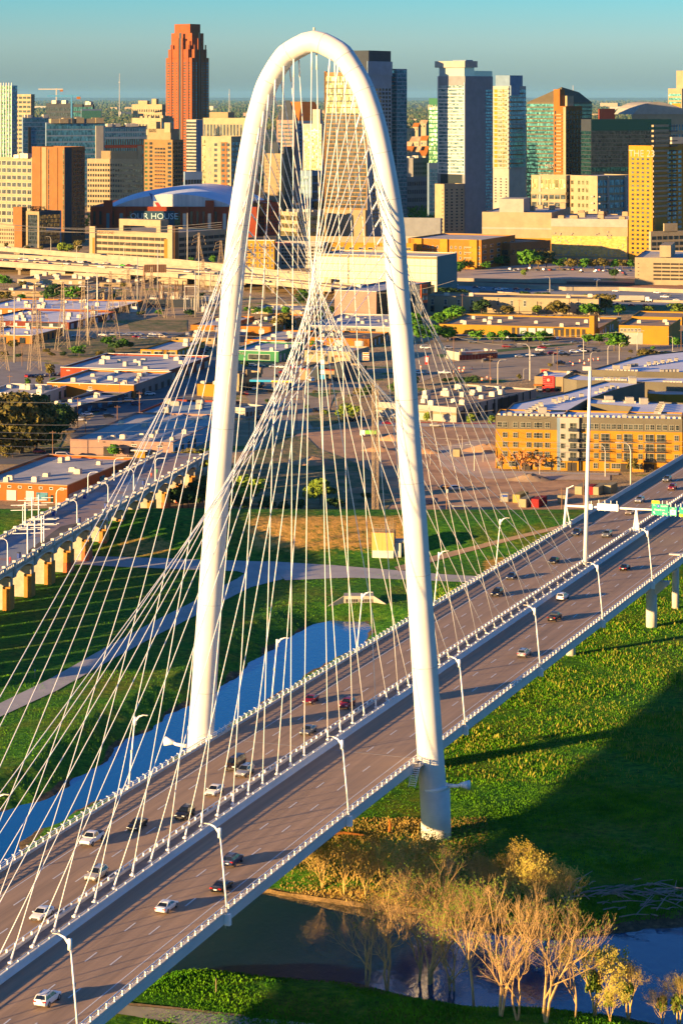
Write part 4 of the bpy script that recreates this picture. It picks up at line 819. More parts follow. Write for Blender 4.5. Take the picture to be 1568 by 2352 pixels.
patch('verge', [(1010, 690), (1330, 697), (1700, 706), (1700, 720), (1010, 700)], g_city, .10)
patch('street', [(985, 760), (1120, 782), (1330, 772), (1568, 776), (1700, 790), (1568, 812), (1440, 826), (1400, 845), (1235, 872), (1140, 872), (1040, 850), (960, 880), (940, 800)], asph, .06)
patch('parking_lot', [(1000, 757), (1240, 757), (1350, 765), (1330, 790), (1120, 780), (1000, 772)], asph, .10)
patch('street', [(520, 836), (930, 842), (930, 856), (760, 858), (900, 905), (880, 918), (770, 905), (755, 940), (742, 985), (640, 990), (600, 960), (560, 905), (545, 870), (520, 850)], asph, .12)
patch('verge', [(560, 838), (900, 843), (900, 846), (560, 842)], g_city, .16)
patch('verge', [(700, 905), (760, 895), (790, 900), (730, 915)], g_city, .18)
patch('verge', [(1000, 815), (1300, 790), (1320, 792), (1010, 822)], g_city, .14)
patch('street', [(860, 968), (1150, 972), (1150, 984), (860, 978)], pathm, .10)
patch('dirt_lot', [(690, 992), (860, 978), (1140, 985), (1140, 1100), (1350, 1105), (1350, 1182), (960, 1188), (880, 1180), (780, 1170), (640, 1160), (560, 1100), (600, 1050)], dirtm, .06)
patch('service_road', [(1000, 1030), (1120, 1005), (1150, 1085), (1400, 1092), (1400, 1104), (1120, 1100), (1060, 1090), (1010, 1070)], M('gravel_road', (.42, .31, .22), (.56, .43, .32), .1, .95, coord='World'), .11)
patch('sidewalk', [(1120, 1082), (1420, 1088), (1420, 1092), (1120, 1087)], pathm, .17)
patch('street', [(160, 1000), (250, 930), (330, 905), (430, 870), (470, 838), (500, 800), (520, 800), (520, 860), (480, 900), (440, 935), (330, 975), (240, 1010), (170, 1012)], asph_dark, .06)
patch('street', [(-60, 1050), (0, 1040), (260, 1040), (380, 1045), (380, 1060), (-60, 1068)], asph_dark, .09)
patch('street', [(-60, 833), (90, 830), (160, 842), (160, 880), (-60, 905)], M('yard_concrete', (.22, .20, .18), (.30, .27, .23), .1, .9, coord='World'), .06)
patch('street', [(110, 762), (300, 756), (480, 768), (480, 782), (300, 772), (110, 778)], asph, .08)
patch('riprap', [(795, 1168), (900, 1177), (960, 1182), (960, 1191), (780, 1185)], conc_pale, .12)
scrub_m = M('rough_ground', (.03, .09, .008), (.30, .20, .09), .12, .95, .5, coord='World', bsc=.35, det=6)
patch('rough_ground', [(520, 1100), (560, 1050), (640, 1010), (700, 1000), (730, 1030), (820, 1065), (880, 1100), (905, 1150), (880, 1178), (760, 1168), (640, 1168), (520, 1160)], scrub_m, .16)
patch('verge', [(700, 955), (760, 950), (800, 965), (720, 985)], scrub_m, .2)
patch('verge', [(0, 985), (70, 985), (150, 1000), (130, 1040), (0, 1040)], scrub_m, .12)
patch('verge', [(130, 795), (240, 790), (330, 800), (300, 815), (160, 822)], scrub_m, .12)
patch('lawn', [(60, 783), (360, 778), (420, 790), (260, 800), (100, 800)], scrub_m, .11)
patch('lawn', [(290, 735), (430, 735), (430, 760), (300, 760)], scrub_m, .11)
patch('yard', [(150, 690), (420, 690), (470, 720), (300, 735), (150, 720)], M('yard_dirt', (.30, .21, .12), (.44, .32, .19), .1, .95, coord='World'), .09)
rr = random.Random(77)
for i, (px, py, r_, lab) in enumerate(((905, 1010, 5, 'by the white warehouse corner'), (1115, 1035, 6, 'beside the apartment street corner'), (980, 1040, 4, 'middle of the lot'), (830, 1130, 4, 'behind the levee crest'), (720, 1065, 6, 'in the rough ground'), (1215, 1102, 5, 'pale sand one before the apartments'), (870, 1035, 4, 'under the cables'))):
    X, Y = G(px, py); m = MB(); k = 14
    for ring in range(4):
        for j in range(k): a = j*6.283/k; q = r_*(1-ring/3.6)*rr.uniform(.85, 1.15); m.v.append((math.cos(a)*q*1.6, math.sin(a)*q, ring*r_*.13*rr.uniform(.8, 1.2)-.1))
    for ring in range(3):
        for j in range(k): a = ring*k+j; c = ring*k+(j+1) % k; m.f.append((a, c, c+k, a+k)); m.m.append(0)
    m.f.append(tuple(range(3*k, 4*k))); m.m.append(0); tag(m.build('dirt_mound', dirtm if i != 5 else dirt2, None, True, loc=(X, Y, .1)), 'low heap of bare earth '+lab, 'earth mound')
kerb_red = M('red_kerb', (.5, .04, .03)); patch('kerb', [(880, 969), (1140, 974), (1140, 975.5), (880, 970.8)], kerb_red, .24)
def doors(b, f, n, u0, u1, h0, h1, mat=door_m, fw=.6, name='door'): b.grid(f, h0, h1, n, 1, fw, 1, mat, u0=u0, u1=u1, name=name); return b
# left bank of warehouses
b = B('warehouse', 'orange brick warehouse with roller doors and a mural, beside the old viaduct', 'warehouse', 8, -260, 665, 1280, 1395, yb=1566, yr=1135, phi=74.5, wall=W_('rust_brick', (.66, .21, .03)), roof=r_pale, rim=r_brown)
b.grid('L', .1, 3.4, 1, 1, 1, 1, door_m, u0=b.wL*.0+.54*b.wL, u1=.64*b.wL, name='roller_door').grid('L', .1, 3.4, 1, 1, 1, 1, door_m, u0=.35*b.wL, u1=.435*b.wL, name='roller_door').grid('L', .5, 3.1, 1, 1, 1, 1, g_blue, u0=.205*b.wL, u1=.325*b.wL, name='mural').grid('L', .1, 2.4, 1, 1, 1, 1, g_teal, u0=.145*b.wL, u1=.175*b.wL, name='door')
b.grid('L', 4.0, 5.0, 9, 1, .35, .8, g_win, trim_w).grid('R', 2, 4.5, 3, 1, .4, .8, g_blue, u0=.4, u1=.95).slab('R', .3, 2.6, .02, .4, .05, M('graffiti', (.12, .16, .30), (.45, .45, .48), 1.2, .8), 'graffiti'); b.hvac(10, 1.9, 21)
b = B('warehouse', 'dark tar roofed warehouse at the left edge behind the orange brick warehouse', 'warehouse', 8, -700, 60, 380, 1180, Y=1000, phi=74.5, wall=w_dark, roof=r_dark); b.hvac(8, 2, 22)
b = B('warehouse', 'pink rendered warehouse with tree shadows on its long wall', 'warehouse', 4, 463, 1138, 1385, 1428, yb=1532, yr=1255, phi=77, wall=w_pink, roof=r_pale); b.hvac(14, 1.8, 23)
b.slab('R', 0, -.3, 0, 1, .06, M('teal_panel', (.10, .32, .46)), 'wall_tint').slab('L', 2.2, 2.5, .47, .58, 1.4, w_olive, 'awning').slab('L', 2.6, 3.0, .22, .38, 3.5, r_grey, 'porch_roof').slab('L', 0, 2.6, .25, .35, 2.5, w_yel, 'porch')
for k in range(3): b.slab('L', b.h-.8, b.h-.5, .1+.28*k, .12+.28*k, .3, blk, 'downpipe')
for k in (.25, .5, .72): b.blk(0.0, 1, k, k+.006, b.h-.8, b.h-.1, trim_w, 'fire_wall')
b = B('warehouse', 'low warehouse with blue grey roof and big white ducts behind the pink one', 'warehouse', 4, 895, 1385, 1500, 1250, yb=1300, yr=1165, phi=77, wall=w_red, roof=M('blue_roof', (.20, .30, .36), (.30, .40, .44), .1, .9, coord='World')); b.hvac(9, 3.2, 24, w_white)
b = B('warehouse', 'long orange and white warehouse with four rows of roof units', 'warehouse', 4, 312, 880, 1052, 1052, yb=1142, yr=972, phi=76, wall=w_brick, roof=r_grey, rim=trim_w); b.hvac(14, 2, 25); b.slab('R', 0, -.3, .05, 1, .1, w_grey, 'wall_tint'); b.grid('R', .2, 3, 6, 1, .4, 1, void, name='door'); 
for k in (.3, .62): b.blk(0, 1, k, k+.01, b.h-.8, b.h-.05, trim_w, 'fire_wall')
b = B('warehouse', 'dark red brick warehouse with a wide pale blue grey roof', 'warehouse', 4, 400, 1112, 1228, 955, yb=1030, yr=868, phi=76, wall=w_red, roof=r_grey, rim=trim_w); b.hvac(13, 2.3, 26); b.grid('R', .2, 3.4, 5, 1, .4, 1, w_white, name='door')
b = B('workshop', 'low white roofed workshop behind the big oak trees on the left', 'workshop', 4, -120, 270, 420, 1112, yb=1185, yr=1062, phi=76, wall=w_white, roof=r_pale, rim=trim_w); b.hvac(7, 2.4, 27)
b = B('workshop', 'grey roofed workshop with dark blue front next to the parked cars', 'workshop', 4, 290, 490, 610, 1195, yb=1262, yr=1115, phi=70, wall=w_dark, roof=r_grey); b.hvac(4, 2, 28); b.grid('R', .5, 3, 5, 1, .4, .9, g_blue)
b = B('workshop', 'small pale blue boxy workshop at the bend of the shaded street', 'workshop', 4, 470, 715, 780, 1142, yb=1198, yr=1085, phi=76, wall=w_white, roof=r_pale); b.hvac(3, 2, 29); b.grid('R', .2, 2.8, 4, 1, .5, 1, g_dark, name='door')
b = B('shop', 'ochre shop with large pale windows beyond the red brick warehouse', 'shop', 4, 925, 1165, 1275, 822, yb=884, yr=768, phi=76, wall=w_gold, roof=r_grey); b.grid('L', .5, 4, 3, 1, .75, .9, g_win, trim_w).hvac(2, 3, 30)
b = B('workshop', 'low brown roofed workshop beside the left arch leg', 'workshop', 4, 1130, 1415, 1440, 742, yb=782, yr=700, phi=76, wall=w_tan, roof=r_brown); b.hvac(5, 2, 33); b.grid('L', 1.5, 2.6, 4, 1, .2, .9, g_dark)
b = B('workshop', 'orange walled workshop with pale roof just left of the arch leg', 'workshop', 4, 1255, 1480, 1530, 660, yb=695, yr=605, phi=76, wall=w_brick, roof=r_grey); b.hvac(3, 2.5, 34)
b = B('shop', 'small bright yellow building touching the left arch leg', 'shop', 4, 1296, 1440, 1470, 1048, yb=1128, phi=76, wall=w_yel, roof=r_pale); b.hvac(2, 2, 35)
b = B('warehouse', 'white roofed warehouse with a thin orange wall, farthest of the left row', 'warehouse', 13, -300, 1290, 1460, 535, yb=610, yr=430, phi=78, wall=w_brick, roof=r_white); b.hvac(14, 2.6, 36)
b = B('warehouse', 'warehouse with dark shaded wall and pale roof behind the pylons', 'warehouse', 13, -300, 820, 1180, 680, yb=765, yr=560, phi=74, wall=w_dred, roof=r_white); b.hvac(10, 2.6, 37); b.slab('L', 0, -.5, .08, .45, .1, w_dark, 'wall_tint')  # dark sheet on the front paints that wall's shade
b = B('warehouse', 'orange brick warehouse with white roof edge at the left edge among pylons', 'warehouse', 13, -300, 385, 655, 838, yb=935, yr=752, phi=76, wall=w_brick, roof=r_white, rim=trim_w); b.hvac(4, 2.2, 38)
b = B('warehouse', 'long low building with a glowing cream wall just below the freeway', 'warehouse', 13, 210, 1010, 1160, 178, yb=232, yr=125, phi=78, wall=w_cream, roof=r_brown); b.hvac(10, 3.2, 39)
b = B('warehouse', 'low tan building among trees left of the pylons', 'warehouse', 13, 0, 560, 620, 312, yb=376, yr=262, phi=78, wall=w_tan, roof=r_brown); b.hvac(5, 3, 40)
b = B('workshop', 'small tan box building behind the pylons under the billboard', 'workshop', 13, 1130, 1236, 1330, 330, yb=425, yr=308, phi=76, wall=w_tan, roof=r_brown); b.hvac(3, 2.4, 41)
b = B('workshop', 'scatter of low brown flat roofs between pylons and freeway', 'workshop', 13, 1180, 1560, 1800, 215, yb=260, yr=140, phi=76, wall=w_tan, roof=r_brown); b.hvac(9, 3.2, 42)
# between the legs
b = B('workshop', 'orange brick workshop with pale roof behind the green shop', 'workshop', 5, 130, 390, 492, 757, yb=795, yr=700, phi=74, wall=w_brick, roof=r_pale); b.hvac(4, 2.4, 43)
b = B('shop', 'green fronted shop with a barred window inside the arch', 'shop', 5, 30, 350, 462, 832, yb=903, yr=780, phi=74, wall=w_green, roof=r_grey, rim=trim_w); b.grid('L', 1, 3.8, 1, 1, 1, 1, g_win, trim_w, u0=.17*b.wL, u1=.62*b.wL).hvac(4, 2, 44); sign_text('FURNITURE', 1.5, w_white, b.t, (-.2, b.wL*.82, b.h-1.4), 'L')
b = B('workshop', 'brown roofed building crowded with roof units inside the left arch leg', 'workshop', 5, 60, 300, 430, 668, yb=730, yr=592, phi=76, wall=w_brick, roof=r_brown); b.hvac(16, 1.8, 45)
b = B('shop', 'low building with grey blue roof between trees in the middle of the arch', 'shop', 5, 150, 560, 640, 560, yb=590, yr=530, phi=76, wall=w_cream, roof=r_pale); b.hvac(9, 2, 46)
b = B('warehouse', 'long white fronted furniture warehouse with pale roof seen through the cables', 'warehouse', 5, 552, 1110, 1230, 672, yb=712, yr=600, phi=76, wall=w_white, roof=r_grey, rim=trim_w); b.hvac(10, 2, 47); sign_text('MILTON KING', 2.0, w_dark, b.t, (-.3, b.wL*.43, b.h-1.8), 'L')
b = B('brick_building', 'red orange brick building with a dark roof right behind the crossing cables', 'building', 5, 552, 945, 1040, 748, yb=806, yr=708, phi=74, wall=w_brick, roof=r_dark); b.hvac(4, 2, 48)
b = B('shop', 'cream shop with 24/7 on its front wall inside the arch', 'shop', 7, 850, 1345, 1435, 650, yb=772, yr=603, phi=70, wall=w_cream, roof=r_pale); b.hvac(5, 1.8, 49); sign_text('24/7', 2.3, w_dark, b.t, (-.3, b.wL*.83, b.h-1.3), 'L'); sign_text('TITLE DOWN', .95, w_dark, b.t, (-.3, b.wL*.60, b.h-.9), 'L'); sign_text('PAYMENTS', .95, w_dark, b.t, (-.3, b.wL*.60, b.h-2.1), 'L'); sign_text('JAIL BAIL', 1.5, w_red, b.t, (-.3, b.wL*.22, b.h-2.4), 'L'); b.grid('L', .3, 3, 2, 1, .4, 1, g_dark, u0=.3, u1=.6)
b = B('restaurant', 'tan and brown burger restaurant with a red stripe and brown towers', 'restaurant', 7, 795, 1280, 1330, 845, yb=968, yr=790, phi=72, wall=w_tan, roof=r_dark); b.slab('L', b.h-.5, b.h+.05, 0, 1, .15, w_red, 'red_stripe').blk(-.05, .3, -.02, .2, 0, b.h+3.2, w_dark, 'tower').blk(-.05, .3, .56, .74, 0, b.h+1, w_dark, 'tower').grid('L', .5, 3, 3, 1, .6, 1, g_dark, u0=.2, u1=.56)
b.blk(.1, .5, .25, .5, b.h, b.h+1.5, w_dark, 'roof_unit'); m = MB(); m.tube([(-.9, b.wL*.13, b.h+1.5), (-1.0, b.wL*.13, b.h+1.5)], 1.1, 20); m.build('emblem', M('bun_orange', (.75, .22, .03)), b.t); m = MB(); m.box((-1.1, b.wL*.13, b.h+1.5), (.1, 1.9, .7)); m.build('emblem', M('sign_red', (.6, .02, .015)), b.t)
b = B('strip_mall', 'beige strip mall with arched shopfronts beside the left arch leg', 'shops', 7, 20, 150, 392, 885, yb=1075, phi=40, wall=w_tan, roof=r_brown); b.grid('R', .2, 3.6, 7, 1, .6, 1, g_dark, name='shopfront').slab('R', b.h-1.6, b.h-.6, .1, .4, .2, w_dark, 'sign_panel').slab('R', b.h-1, b.h+1.6, .3, .5, .6, w_tan, 'arched_gable').slab('R', b.h-1, b.h+2, .9, 1.0, .8, w_tan, 'arched_gable')
b = B('shop', 'pale blue shaded low shop just right of the left arch leg', 'shop', 7, 30, 215, 422, 1255, yb=1368, phi=50, wall=w_white, roof=M('blue_roof_two', (.16, .26, .34), (.26, .36, .42), .1, .9, coord='World')); b.grid('R', .8, 2.6, 5, 1, .5, 1, g_dark)
# gas canopy
cx, cy = G(*Z(7, 510, 1075)); gc = thing('fuel_canopy', 'fuel station canopy with a blue, white and yellow fascia', 'canopy', (cx, cy, 0), R(-8))
m = MB(); m.bx(-9.5, 9.5, -4, 5, 4.6, 5.5); m.build('roof', w_white, gc)
m = MB(); m.bx(-9.6, 0, -4.1, -4, 4.6, 5.5); m.build('fascia', M('fascia_blue', (.02, .30, .55)), gc); m = MB(); m.bx(0, 9.6, -4.1, -4, 4.6, 5.1); m.build('fascia', M('fascia_yellow', (.75, .5, .03)), gc)
for x in (-6, 0, 6): m = MB(); m.bx(x-.2, x+.2, -.2, .2, 0, 4.6); m.build('column', w_white, gc)
# storage box, orange corner tower, perforated garage
b = B('storage_building', 'large blank beige box building just left of the right arch leg', 'building', 5, 718, 992, 1290, 437, yb=612, yr=376, phi=66, wall=w_pink, roof=r_grey, rim=trim_w); b.hvac(3, 3, 51); b.slab('R', 0, -.4, 0, 1, .05, w_brown, 'wall_tint')
b = B('shop', 'dark box with an orange framed glass corner right of the arch leg', 'building', 5, 1200, 1278, 1326, 400, yb=600, phi=35, wall=w_dark, roof=r_dark); b.slab('R', b.h*.45, b.h+1, .1, 1, .5, M('orange_red', (.60, .12, .03)), 'orange_frame').grid('R', b.h*.5, -1, 3, 2, .7, .7, g_blue, u0=.3, u1=.95, off=.6).slab('R', 0, b.h*.45, .1, 1.6, .4, w_white, 'white_band')
b = B('parking_garage', 'wide garage clad in pale perforated metal panels behind the right arch leg', 'garage', 5, 600, 1390, 1432, 208, yb=474, yr=188, phi=69, wall=w_tan, roof=r_pale, rim=trim_w)
scr = M('metal_mesh', (.40, .33, .20), (.60, .50, .32), 2.2, .5, metal=.3, stretch=(1, 1, 1)); b.grid('L', 1.5, -1.5, 22, 5, .96, .93, scr, name='mesh_panel'); b.slab('R', 0, -.2, 0, 1, .1, M('teal_side', (.06, .16, .16)), 'wall_tint'); b.slab('L', 0, 8, .02, .14, .3, g_dark, 'entrance')
b = B('apartment_block', 'orange brick balconied apartments just inside the left arch leg', 'apartments', 17, -40, 242, 250, 105, yb=300, phi=78, wall=w_gold, roof=r_pale, rim=trim_w); b.grid('L', 1, -1.5, 10, 5, .4, .6, g_dark, trim_w)
for k in range(4): b.slab('L', 4+k*4.2, 4.5+k*4.2, .2, .33, 1.6, w_dark, 'balcony').slab('L', 4+k*4.2, 4.5+k*4.2, .6, .7, 1.6, w_dark, 'balcony')
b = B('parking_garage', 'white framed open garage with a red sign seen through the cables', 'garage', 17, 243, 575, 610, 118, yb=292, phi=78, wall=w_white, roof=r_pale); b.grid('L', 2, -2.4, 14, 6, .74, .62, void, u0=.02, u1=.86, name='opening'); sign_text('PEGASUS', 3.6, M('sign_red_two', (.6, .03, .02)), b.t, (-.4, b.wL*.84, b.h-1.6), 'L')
b = B('apartment_block', 'yellow apartments with square windows above the perforated garage', 'apartments', 17, 605, 1180, 1200, 128, Y=1850, phi=78, wall=w_gold, roof=r_pale); b.grid('L', 3, -2, 9, 4, .5, .5, g_dark, trim_w); b.slab('L', 0, -2, .20, .42, 3, w_cream, 'bay')
b = B('parking_garage', 'cream rooftop car park behind the yellow apartments inside the arch', 'garage', 17, 255, 1000, 1010, 82, Y=2000, phi=80, wall=w_cream, roof=r_pale)
# right bank
b = B('warehouse', 'wide warehouse with brown roof, white front and black piers on its blue flank', 'warehouse', 15, -420, 535, 1482, 1058, yb=1238, phi=59.5, wall=w_white, roof=r_brown)
b.hvac(18, 2.6, 52); b.grid('L', .3, 4, 2, 1, .06, 1, void, u0=.1, u1=.9, name='door').grid('R', .4, 4.2, 5, 1, .35, 1, void, u0=.02, u1=.5, name='door').slab('L', b.h-3.2, b.h-2.4, 0, 1, .05, w_tan, 'painted_band').slab('R', 0, 5.4, .50, .76, .1, void, 'loading_bay')
for k in range(11): b.slab('R', 0, b.h-.3, k/11, k/11+.007, .3, blk, 'pier')
b = B('restaurant', 'tan fast food restaurant with a red tiled front panel and white roof', 'restaurant', 9, 355, 590, 640, 158, yb=276, yr=118, phi=74, wall=w_tan, roof=r_white); 
sr = M('sign_red_three', (.50, .02, .02), (.42, .015, .015), 3); b.slab('L', 0, b.h+.4, .30, .70, .5, sr, 'red_panel').grid('L', 2, b.h, 1, 5, .94, .08, w_white, u0=.31, u1=.69, off=.55, name='stripe').grid('L', .3, 2.2, 3, 1, .6, 1, g_dark).slab('L', 2.3, 3.0, .70, 1, 1.6, w_terra, 'awning').hvac(3, 1.5, 53)
m = MB(); m.box((-.7, b.wL*.5, b.h-1.5), (.15, 2.6, 2.2)); m.build('emblem', sr, b.t); m = MB(); m.tube([(-.8, b.wL*.5, b.h-1.4), (-.85, b.wL*.5, b.h-1.4)], .7, 14); m.build('emblem', w_white, b.t)
b = B('bail_bonds_office', 'small white office with a long BAIL BONDS fascia over dark red windows', 'office', 15, 415, 568, 1022, 408, yb=508, phi=27, wall=w_white, roof=r_grey); b.grid('R', .3, b.h-1.3, 12, 1, .86, 1, M('dark_red_glass', (.06, .012, .012), rough=.2)).slab('R', b.h-1.2, b.h+.5, 0, 1.04, .8, w_cream, 'fascia'); sign_text('BAIL BONDS  OPEN 24H  BAIL BONDS', 1.0, w_red, b.t, (b.wR*.55, -.9, b.h-.35), 'R'); b.hvac(4, 1.4, 54)
b = B('warehouse', 'long yellow depot with garage doors and brown roof behind a row of trees', 'warehouse', 6, 92, 1060, 1100, 462, yb=522, yr=405, phi=74.5, wall=w_yel, roof=r_brown); b.grid('L', .2, 4.4, 14, 1, .6, 1, void, u0=.08, u1=.55, name='bay_door').grid('L', .2, 4.4, 4, 1, .8, 1, door_m, u0=.28, u1=.50, name='roller_door', off=.2).hvac(14, 2.4, 55)
b.blk(-.1, .1, .02, .05, 0, b.h+7, w_yel, 'chimney'); b.slab('L', b.h-1.6, b.h-.5, .22, .28, .2, w_dark, 'sign_panel')
b = B('depot_office', 'yellow brick two part office with a white painted lower wall, right of the chimney', 'office', 6, 1178, 1480, 1508, 452, yb=566, yr=412, phi=74.5, wall=w_yel, roof=r_brown); b.slab('L', 0, b.h*.62, .52, 1, .1, w_white, 'painted_wall').grid('L', b.h-3.4, -1.6, 6, 1, .8, 1, g_win, trim_w, u0=.55, u1=.98).hvac(3, 2.2, 56)
b = B('depot_office', 'upper yellow office wing with brown roof at the far right behind the depot', 'office', 6, 1255, 1560, 1580, 398, yb=445, yr=370, phi=76, wall=w_yel, roof=r_brown); b.grid('L', 2, -1.5, 9, 1, .7, .6, g_blue)
b = B('retaining_building', 'very long low cream wall building with trees standing along it', 'building', 6, 10, 1055, 1062, 288, yb=384, yr=270, phi=76.5, wall=w_cream, roof=r_brown, rim=r_dark); b.hvac(5, 2.6, 57); b.slab('L', 1.0, 1.3, .1, .9, .1, w_dark, 'pipe').slab('L', 0, b.h-2, .35, .352, .3, blk, 'pole')
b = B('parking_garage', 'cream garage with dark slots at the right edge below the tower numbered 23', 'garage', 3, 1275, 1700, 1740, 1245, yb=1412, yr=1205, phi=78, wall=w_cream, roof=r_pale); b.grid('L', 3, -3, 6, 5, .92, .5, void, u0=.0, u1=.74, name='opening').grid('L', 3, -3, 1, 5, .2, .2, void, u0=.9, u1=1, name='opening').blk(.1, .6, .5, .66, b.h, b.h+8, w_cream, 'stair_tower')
# ---------------------------------------------------------------- orange apartment complex
b = B('apartment_block', 'orange brick five storey apartments with grey top floor and white centre bay', 'apartments', 9, 40, 1560, 1700, 500, yb=938, phi=81.5, wall=W_('golden_brick', (.72, .38, .05)), roof=r_white, wmax=18, parapet=.6)
Hh = b.h; L_ = b.wL
def uu(x): return 1-(x-40)/1520.0
w_gtop = W_('grey_cladding', (.24, .22, .17)); alu = M('window_frame_bronze', (.30, .28, .22))
b.slab('L', Hh-4.6, Hh, uu(545), 1, .12, w_gtop, 'upper_cladding').slab('L', Hh-4.6, Hh, 0, uu(740), .12, w_gtop, 'upper_cladding')
b.slab('L', 3.4, Hh-.1, uu(725), uu(572), 1.1, w_white, 'white_bay').slab('L', 0, 3.4, uu(722), uu(572), 1.0, w_yel, 'entrance_surround').slab('L', 0, Hh-.2, uu(740), uu(725), .6, w_dark, 'recess').slab('L', 0, Hh-.2, uu(572), uu(545), .6, w_blue, 'recess').slab('L', 0, 2.9, uu(705), uu(630), 1.1, void, 'entrance')
def apwin(x, w_, z, h_, fr=alu, off=.12, name='window'):
    u = uu(x)*L_; b.grid('L', z, z+h_, 1, 1, 1, 1, g_win, fr, u0=u-w_/2 if u-w_/2 > 1 else 1.01, u1=u+w_/2, off=off, name=name)
fl = [Hh-4.0, Hh-7.6, Hh-10.9, Hh-14.2, .9]
for k, z in enumerate(fl):
    for x in ((75, 118, 203, 266, 312, 375, 404, 465) if k == 0 else (118, 203, 312, 373, 403, 464) if k < 4 else (75, 168, 200, 375, 460, 492)): apwin(x, 1.7, z, 1.9, off=.2 if k == 0 else .12)
    apwin(592, 1.5, z, 1.9, off=1.15); 
    if k < 4: apwin(677, 2.4, z-.5, 2.6, off=1.15)
    xs = (750, 780, 827, 866, 920, 963, 1007, 1050, 1103, 1144, 1185, 1225, 1280, 1318, 1372, 1421, 1475, 1524) if k == 0 else (862, 1048, 1221, 1513) if k < 4 else (858, 950, 1005, 1042, 1185, 1215, 1500)
    for x in xs: apwin(x, 1.6, z, 1.9, off=.2 if k == 0 else .12)
    if 0 < k < 4:
        for x in (758, 936, 1120, 1296, 1388):
            apwin(x, 3.0, z-.5, 2.6); u = uu(x)*L_
            m = MB(); m.bx(-1.5, 0, u-2.1, u+2.1, z-.75, z-.6); m.bx(-1.5, -1.42, u-2.1, u+2.1, z+.35, z+.45)
            for q in np.arange(-2.1, 2.2, .3): m.bx(-1.48, -1.43, u+q-.02, u+q+.02, z-.6, z+.35)
            m.build('balcony', w_dark, b.t)
    if k < 4:
        u = uu(677)*L_; m = MB(); m.bx(-2.4, -1.1, u-1.6, u+1.6, z-.75, z-.6); m.bx(-2.4, -2.3, u-1.6, u+1.6, z-.6, z+.4); m.build('balcony', w_dark, b.t)
for x in (300, 1100, 1290): u = uu(x)*L_; b.slab('L', 0, 2.8, u-1.8, u+1.8, .15, void, 'garage_entrance')
zr = Hh
def wing(name, label, pts, wall, roof=r_white, z1=zr, cat='apartments'):
    P = [G(*Z(9, *p), z1) for p in pts]; cx = sum(p[0] for p in P)/len(P); cy = sum(p[1] for p in P)/len(P)
    t = thing(name, label, cat, (cx, cy, 0)); Q = [(p[0]-cx, p[1]-cy) for p in P]
    m = MB(); m.prism(Q, 0, z1-.5, 0); m.build('wall', wall, t)
    a = sum(Q[i][0]*Q[(i+1) % len(Q)][1]-Q[(i+1) % len(Q)][0]*Q[i][1] for i in range(len(Q)))
    if a < 0: Q = Q[::-1]
    m = MB(); m.face([(x, y, z1-.47) for x, y in Q]); m.build('roof', roof, t)
    m = MB()
    for i in range(len(Q)):
        A, B_ = Vector(Q[i]+(0,)), Vector(Q[(i+1) % len(Q)]+(0,)); d = (B_-A); L0 = d.length; d.normalize(); n_ = Vector((-d.y, d.x, 0))*.4
        for (p, q) in ((A, B_),): m.face([(p.x, p.y, z1), (q.x, q.y, z1), (q.x+n_.x, q.y+n_.y, z1), (p.x+n_.x, p.y+n_.y, z1)]); m.face([(p.x, p.y, z1-.5), (q.x, q.y, z1-.5), (q.x, q.y, z1), (p.x, p.y, z1)]); m.face([(p.x+n_.x, p.y+n_.y, z1), (q.x+n_.x, q.y+n_.y, z1), (q.x+n_.x, q.y+n_.y, z1-.5), (p.x+n_.x, p.y+n_.y, z1-.5)])
    m.build('parapet', wall, t)
    return t, (cx, cy)
w1 = wing('apartment_wing', 'white roofed apartment wing running back from the left end of the orange front', [(125, 452), (120, 430), (185, 368), (580, 287), (930, 190), (1255, 198), (1000, 262), (800, 332), (640, 425), (600, 462)], w_gtop)
w2 = wing('apartment_wing', 'white roofed cross wing behind the small courtyard of the orange apartments', [(812, 330), (1568, 368), (1700, 372), (1700, 470), (1110, 458), (1150, 398), (790, 370)], w_gtop)
w3 = wing('apartment_wing', 'grey walled white roofed apartment wing behind the fast food restaurant', [(595, 168), (700, 130), (830, 146), (1700, 160), (1700, 208), (1262, 196), (935, 186), (700, 182)], w_gtop, z1=16)
w4 = wing('apartment_wing', 'farthest white roofed apartment wing at the right edge of the photo', [(815, 96), (1230, -22), (1700, -70), (1700, 118), (1190, 112)], w_gtop, z1=16)
t, c_ = wing('parking_garage', 'yellow walled garage inside the courtyard of the apartments', [(1275, 215), (1700, 200), (1700, 300), (1420, 300), (1275, 290)], w_yel, conc, z1=13, cat='garage')
def runits(root, c0, pts, z1, n, name='roof_unit', seed=3):
    rr = random.Random(seed)
    for (x0, y0, x1, y1, k, big) in pts:
        for i in range(k):
            q = (i+.5)/k; p = G(*Z(9, x0+(x1-x0)*q, y0+(y1-y0)*q), z1); m = MB(); s = 1.5 if big == 1 else (2.6 if big == 2 else .95)
            m.box((0, 0, s*.42), (s*1.1, s*(.7 if big == 1 else 1), s*.8)); 
            if big != 2: m.box((0, 0, s*.84), (s*.7, s*.5, .08), 1)
            m.build(name, [w_white if big else hvac_m, blk], root, loc=(p[0]-c0[0], p[1]-c0[1], z1-.45), rz=R(rr.uniform(-4, 4)))
runits(w1[0], w1[1], [(345, 462, 470, 462, 4, 0), (285, 448, 420, 372, 5, 1), (300, 455, 430, 378, 5, 0), (490, 358, 640, 318, 3, 1), (520, 365, 690, 322, 6, 0), (720, 315, 760, 305, 1, 1), (840, 285, 1050, 235, 6, 0), (880, 270, 1010, 235, 3, 1), (400, 440, 440, 440, 1, 2), (1130, 200, 1180, 198, 1, 2)], zr, 1)
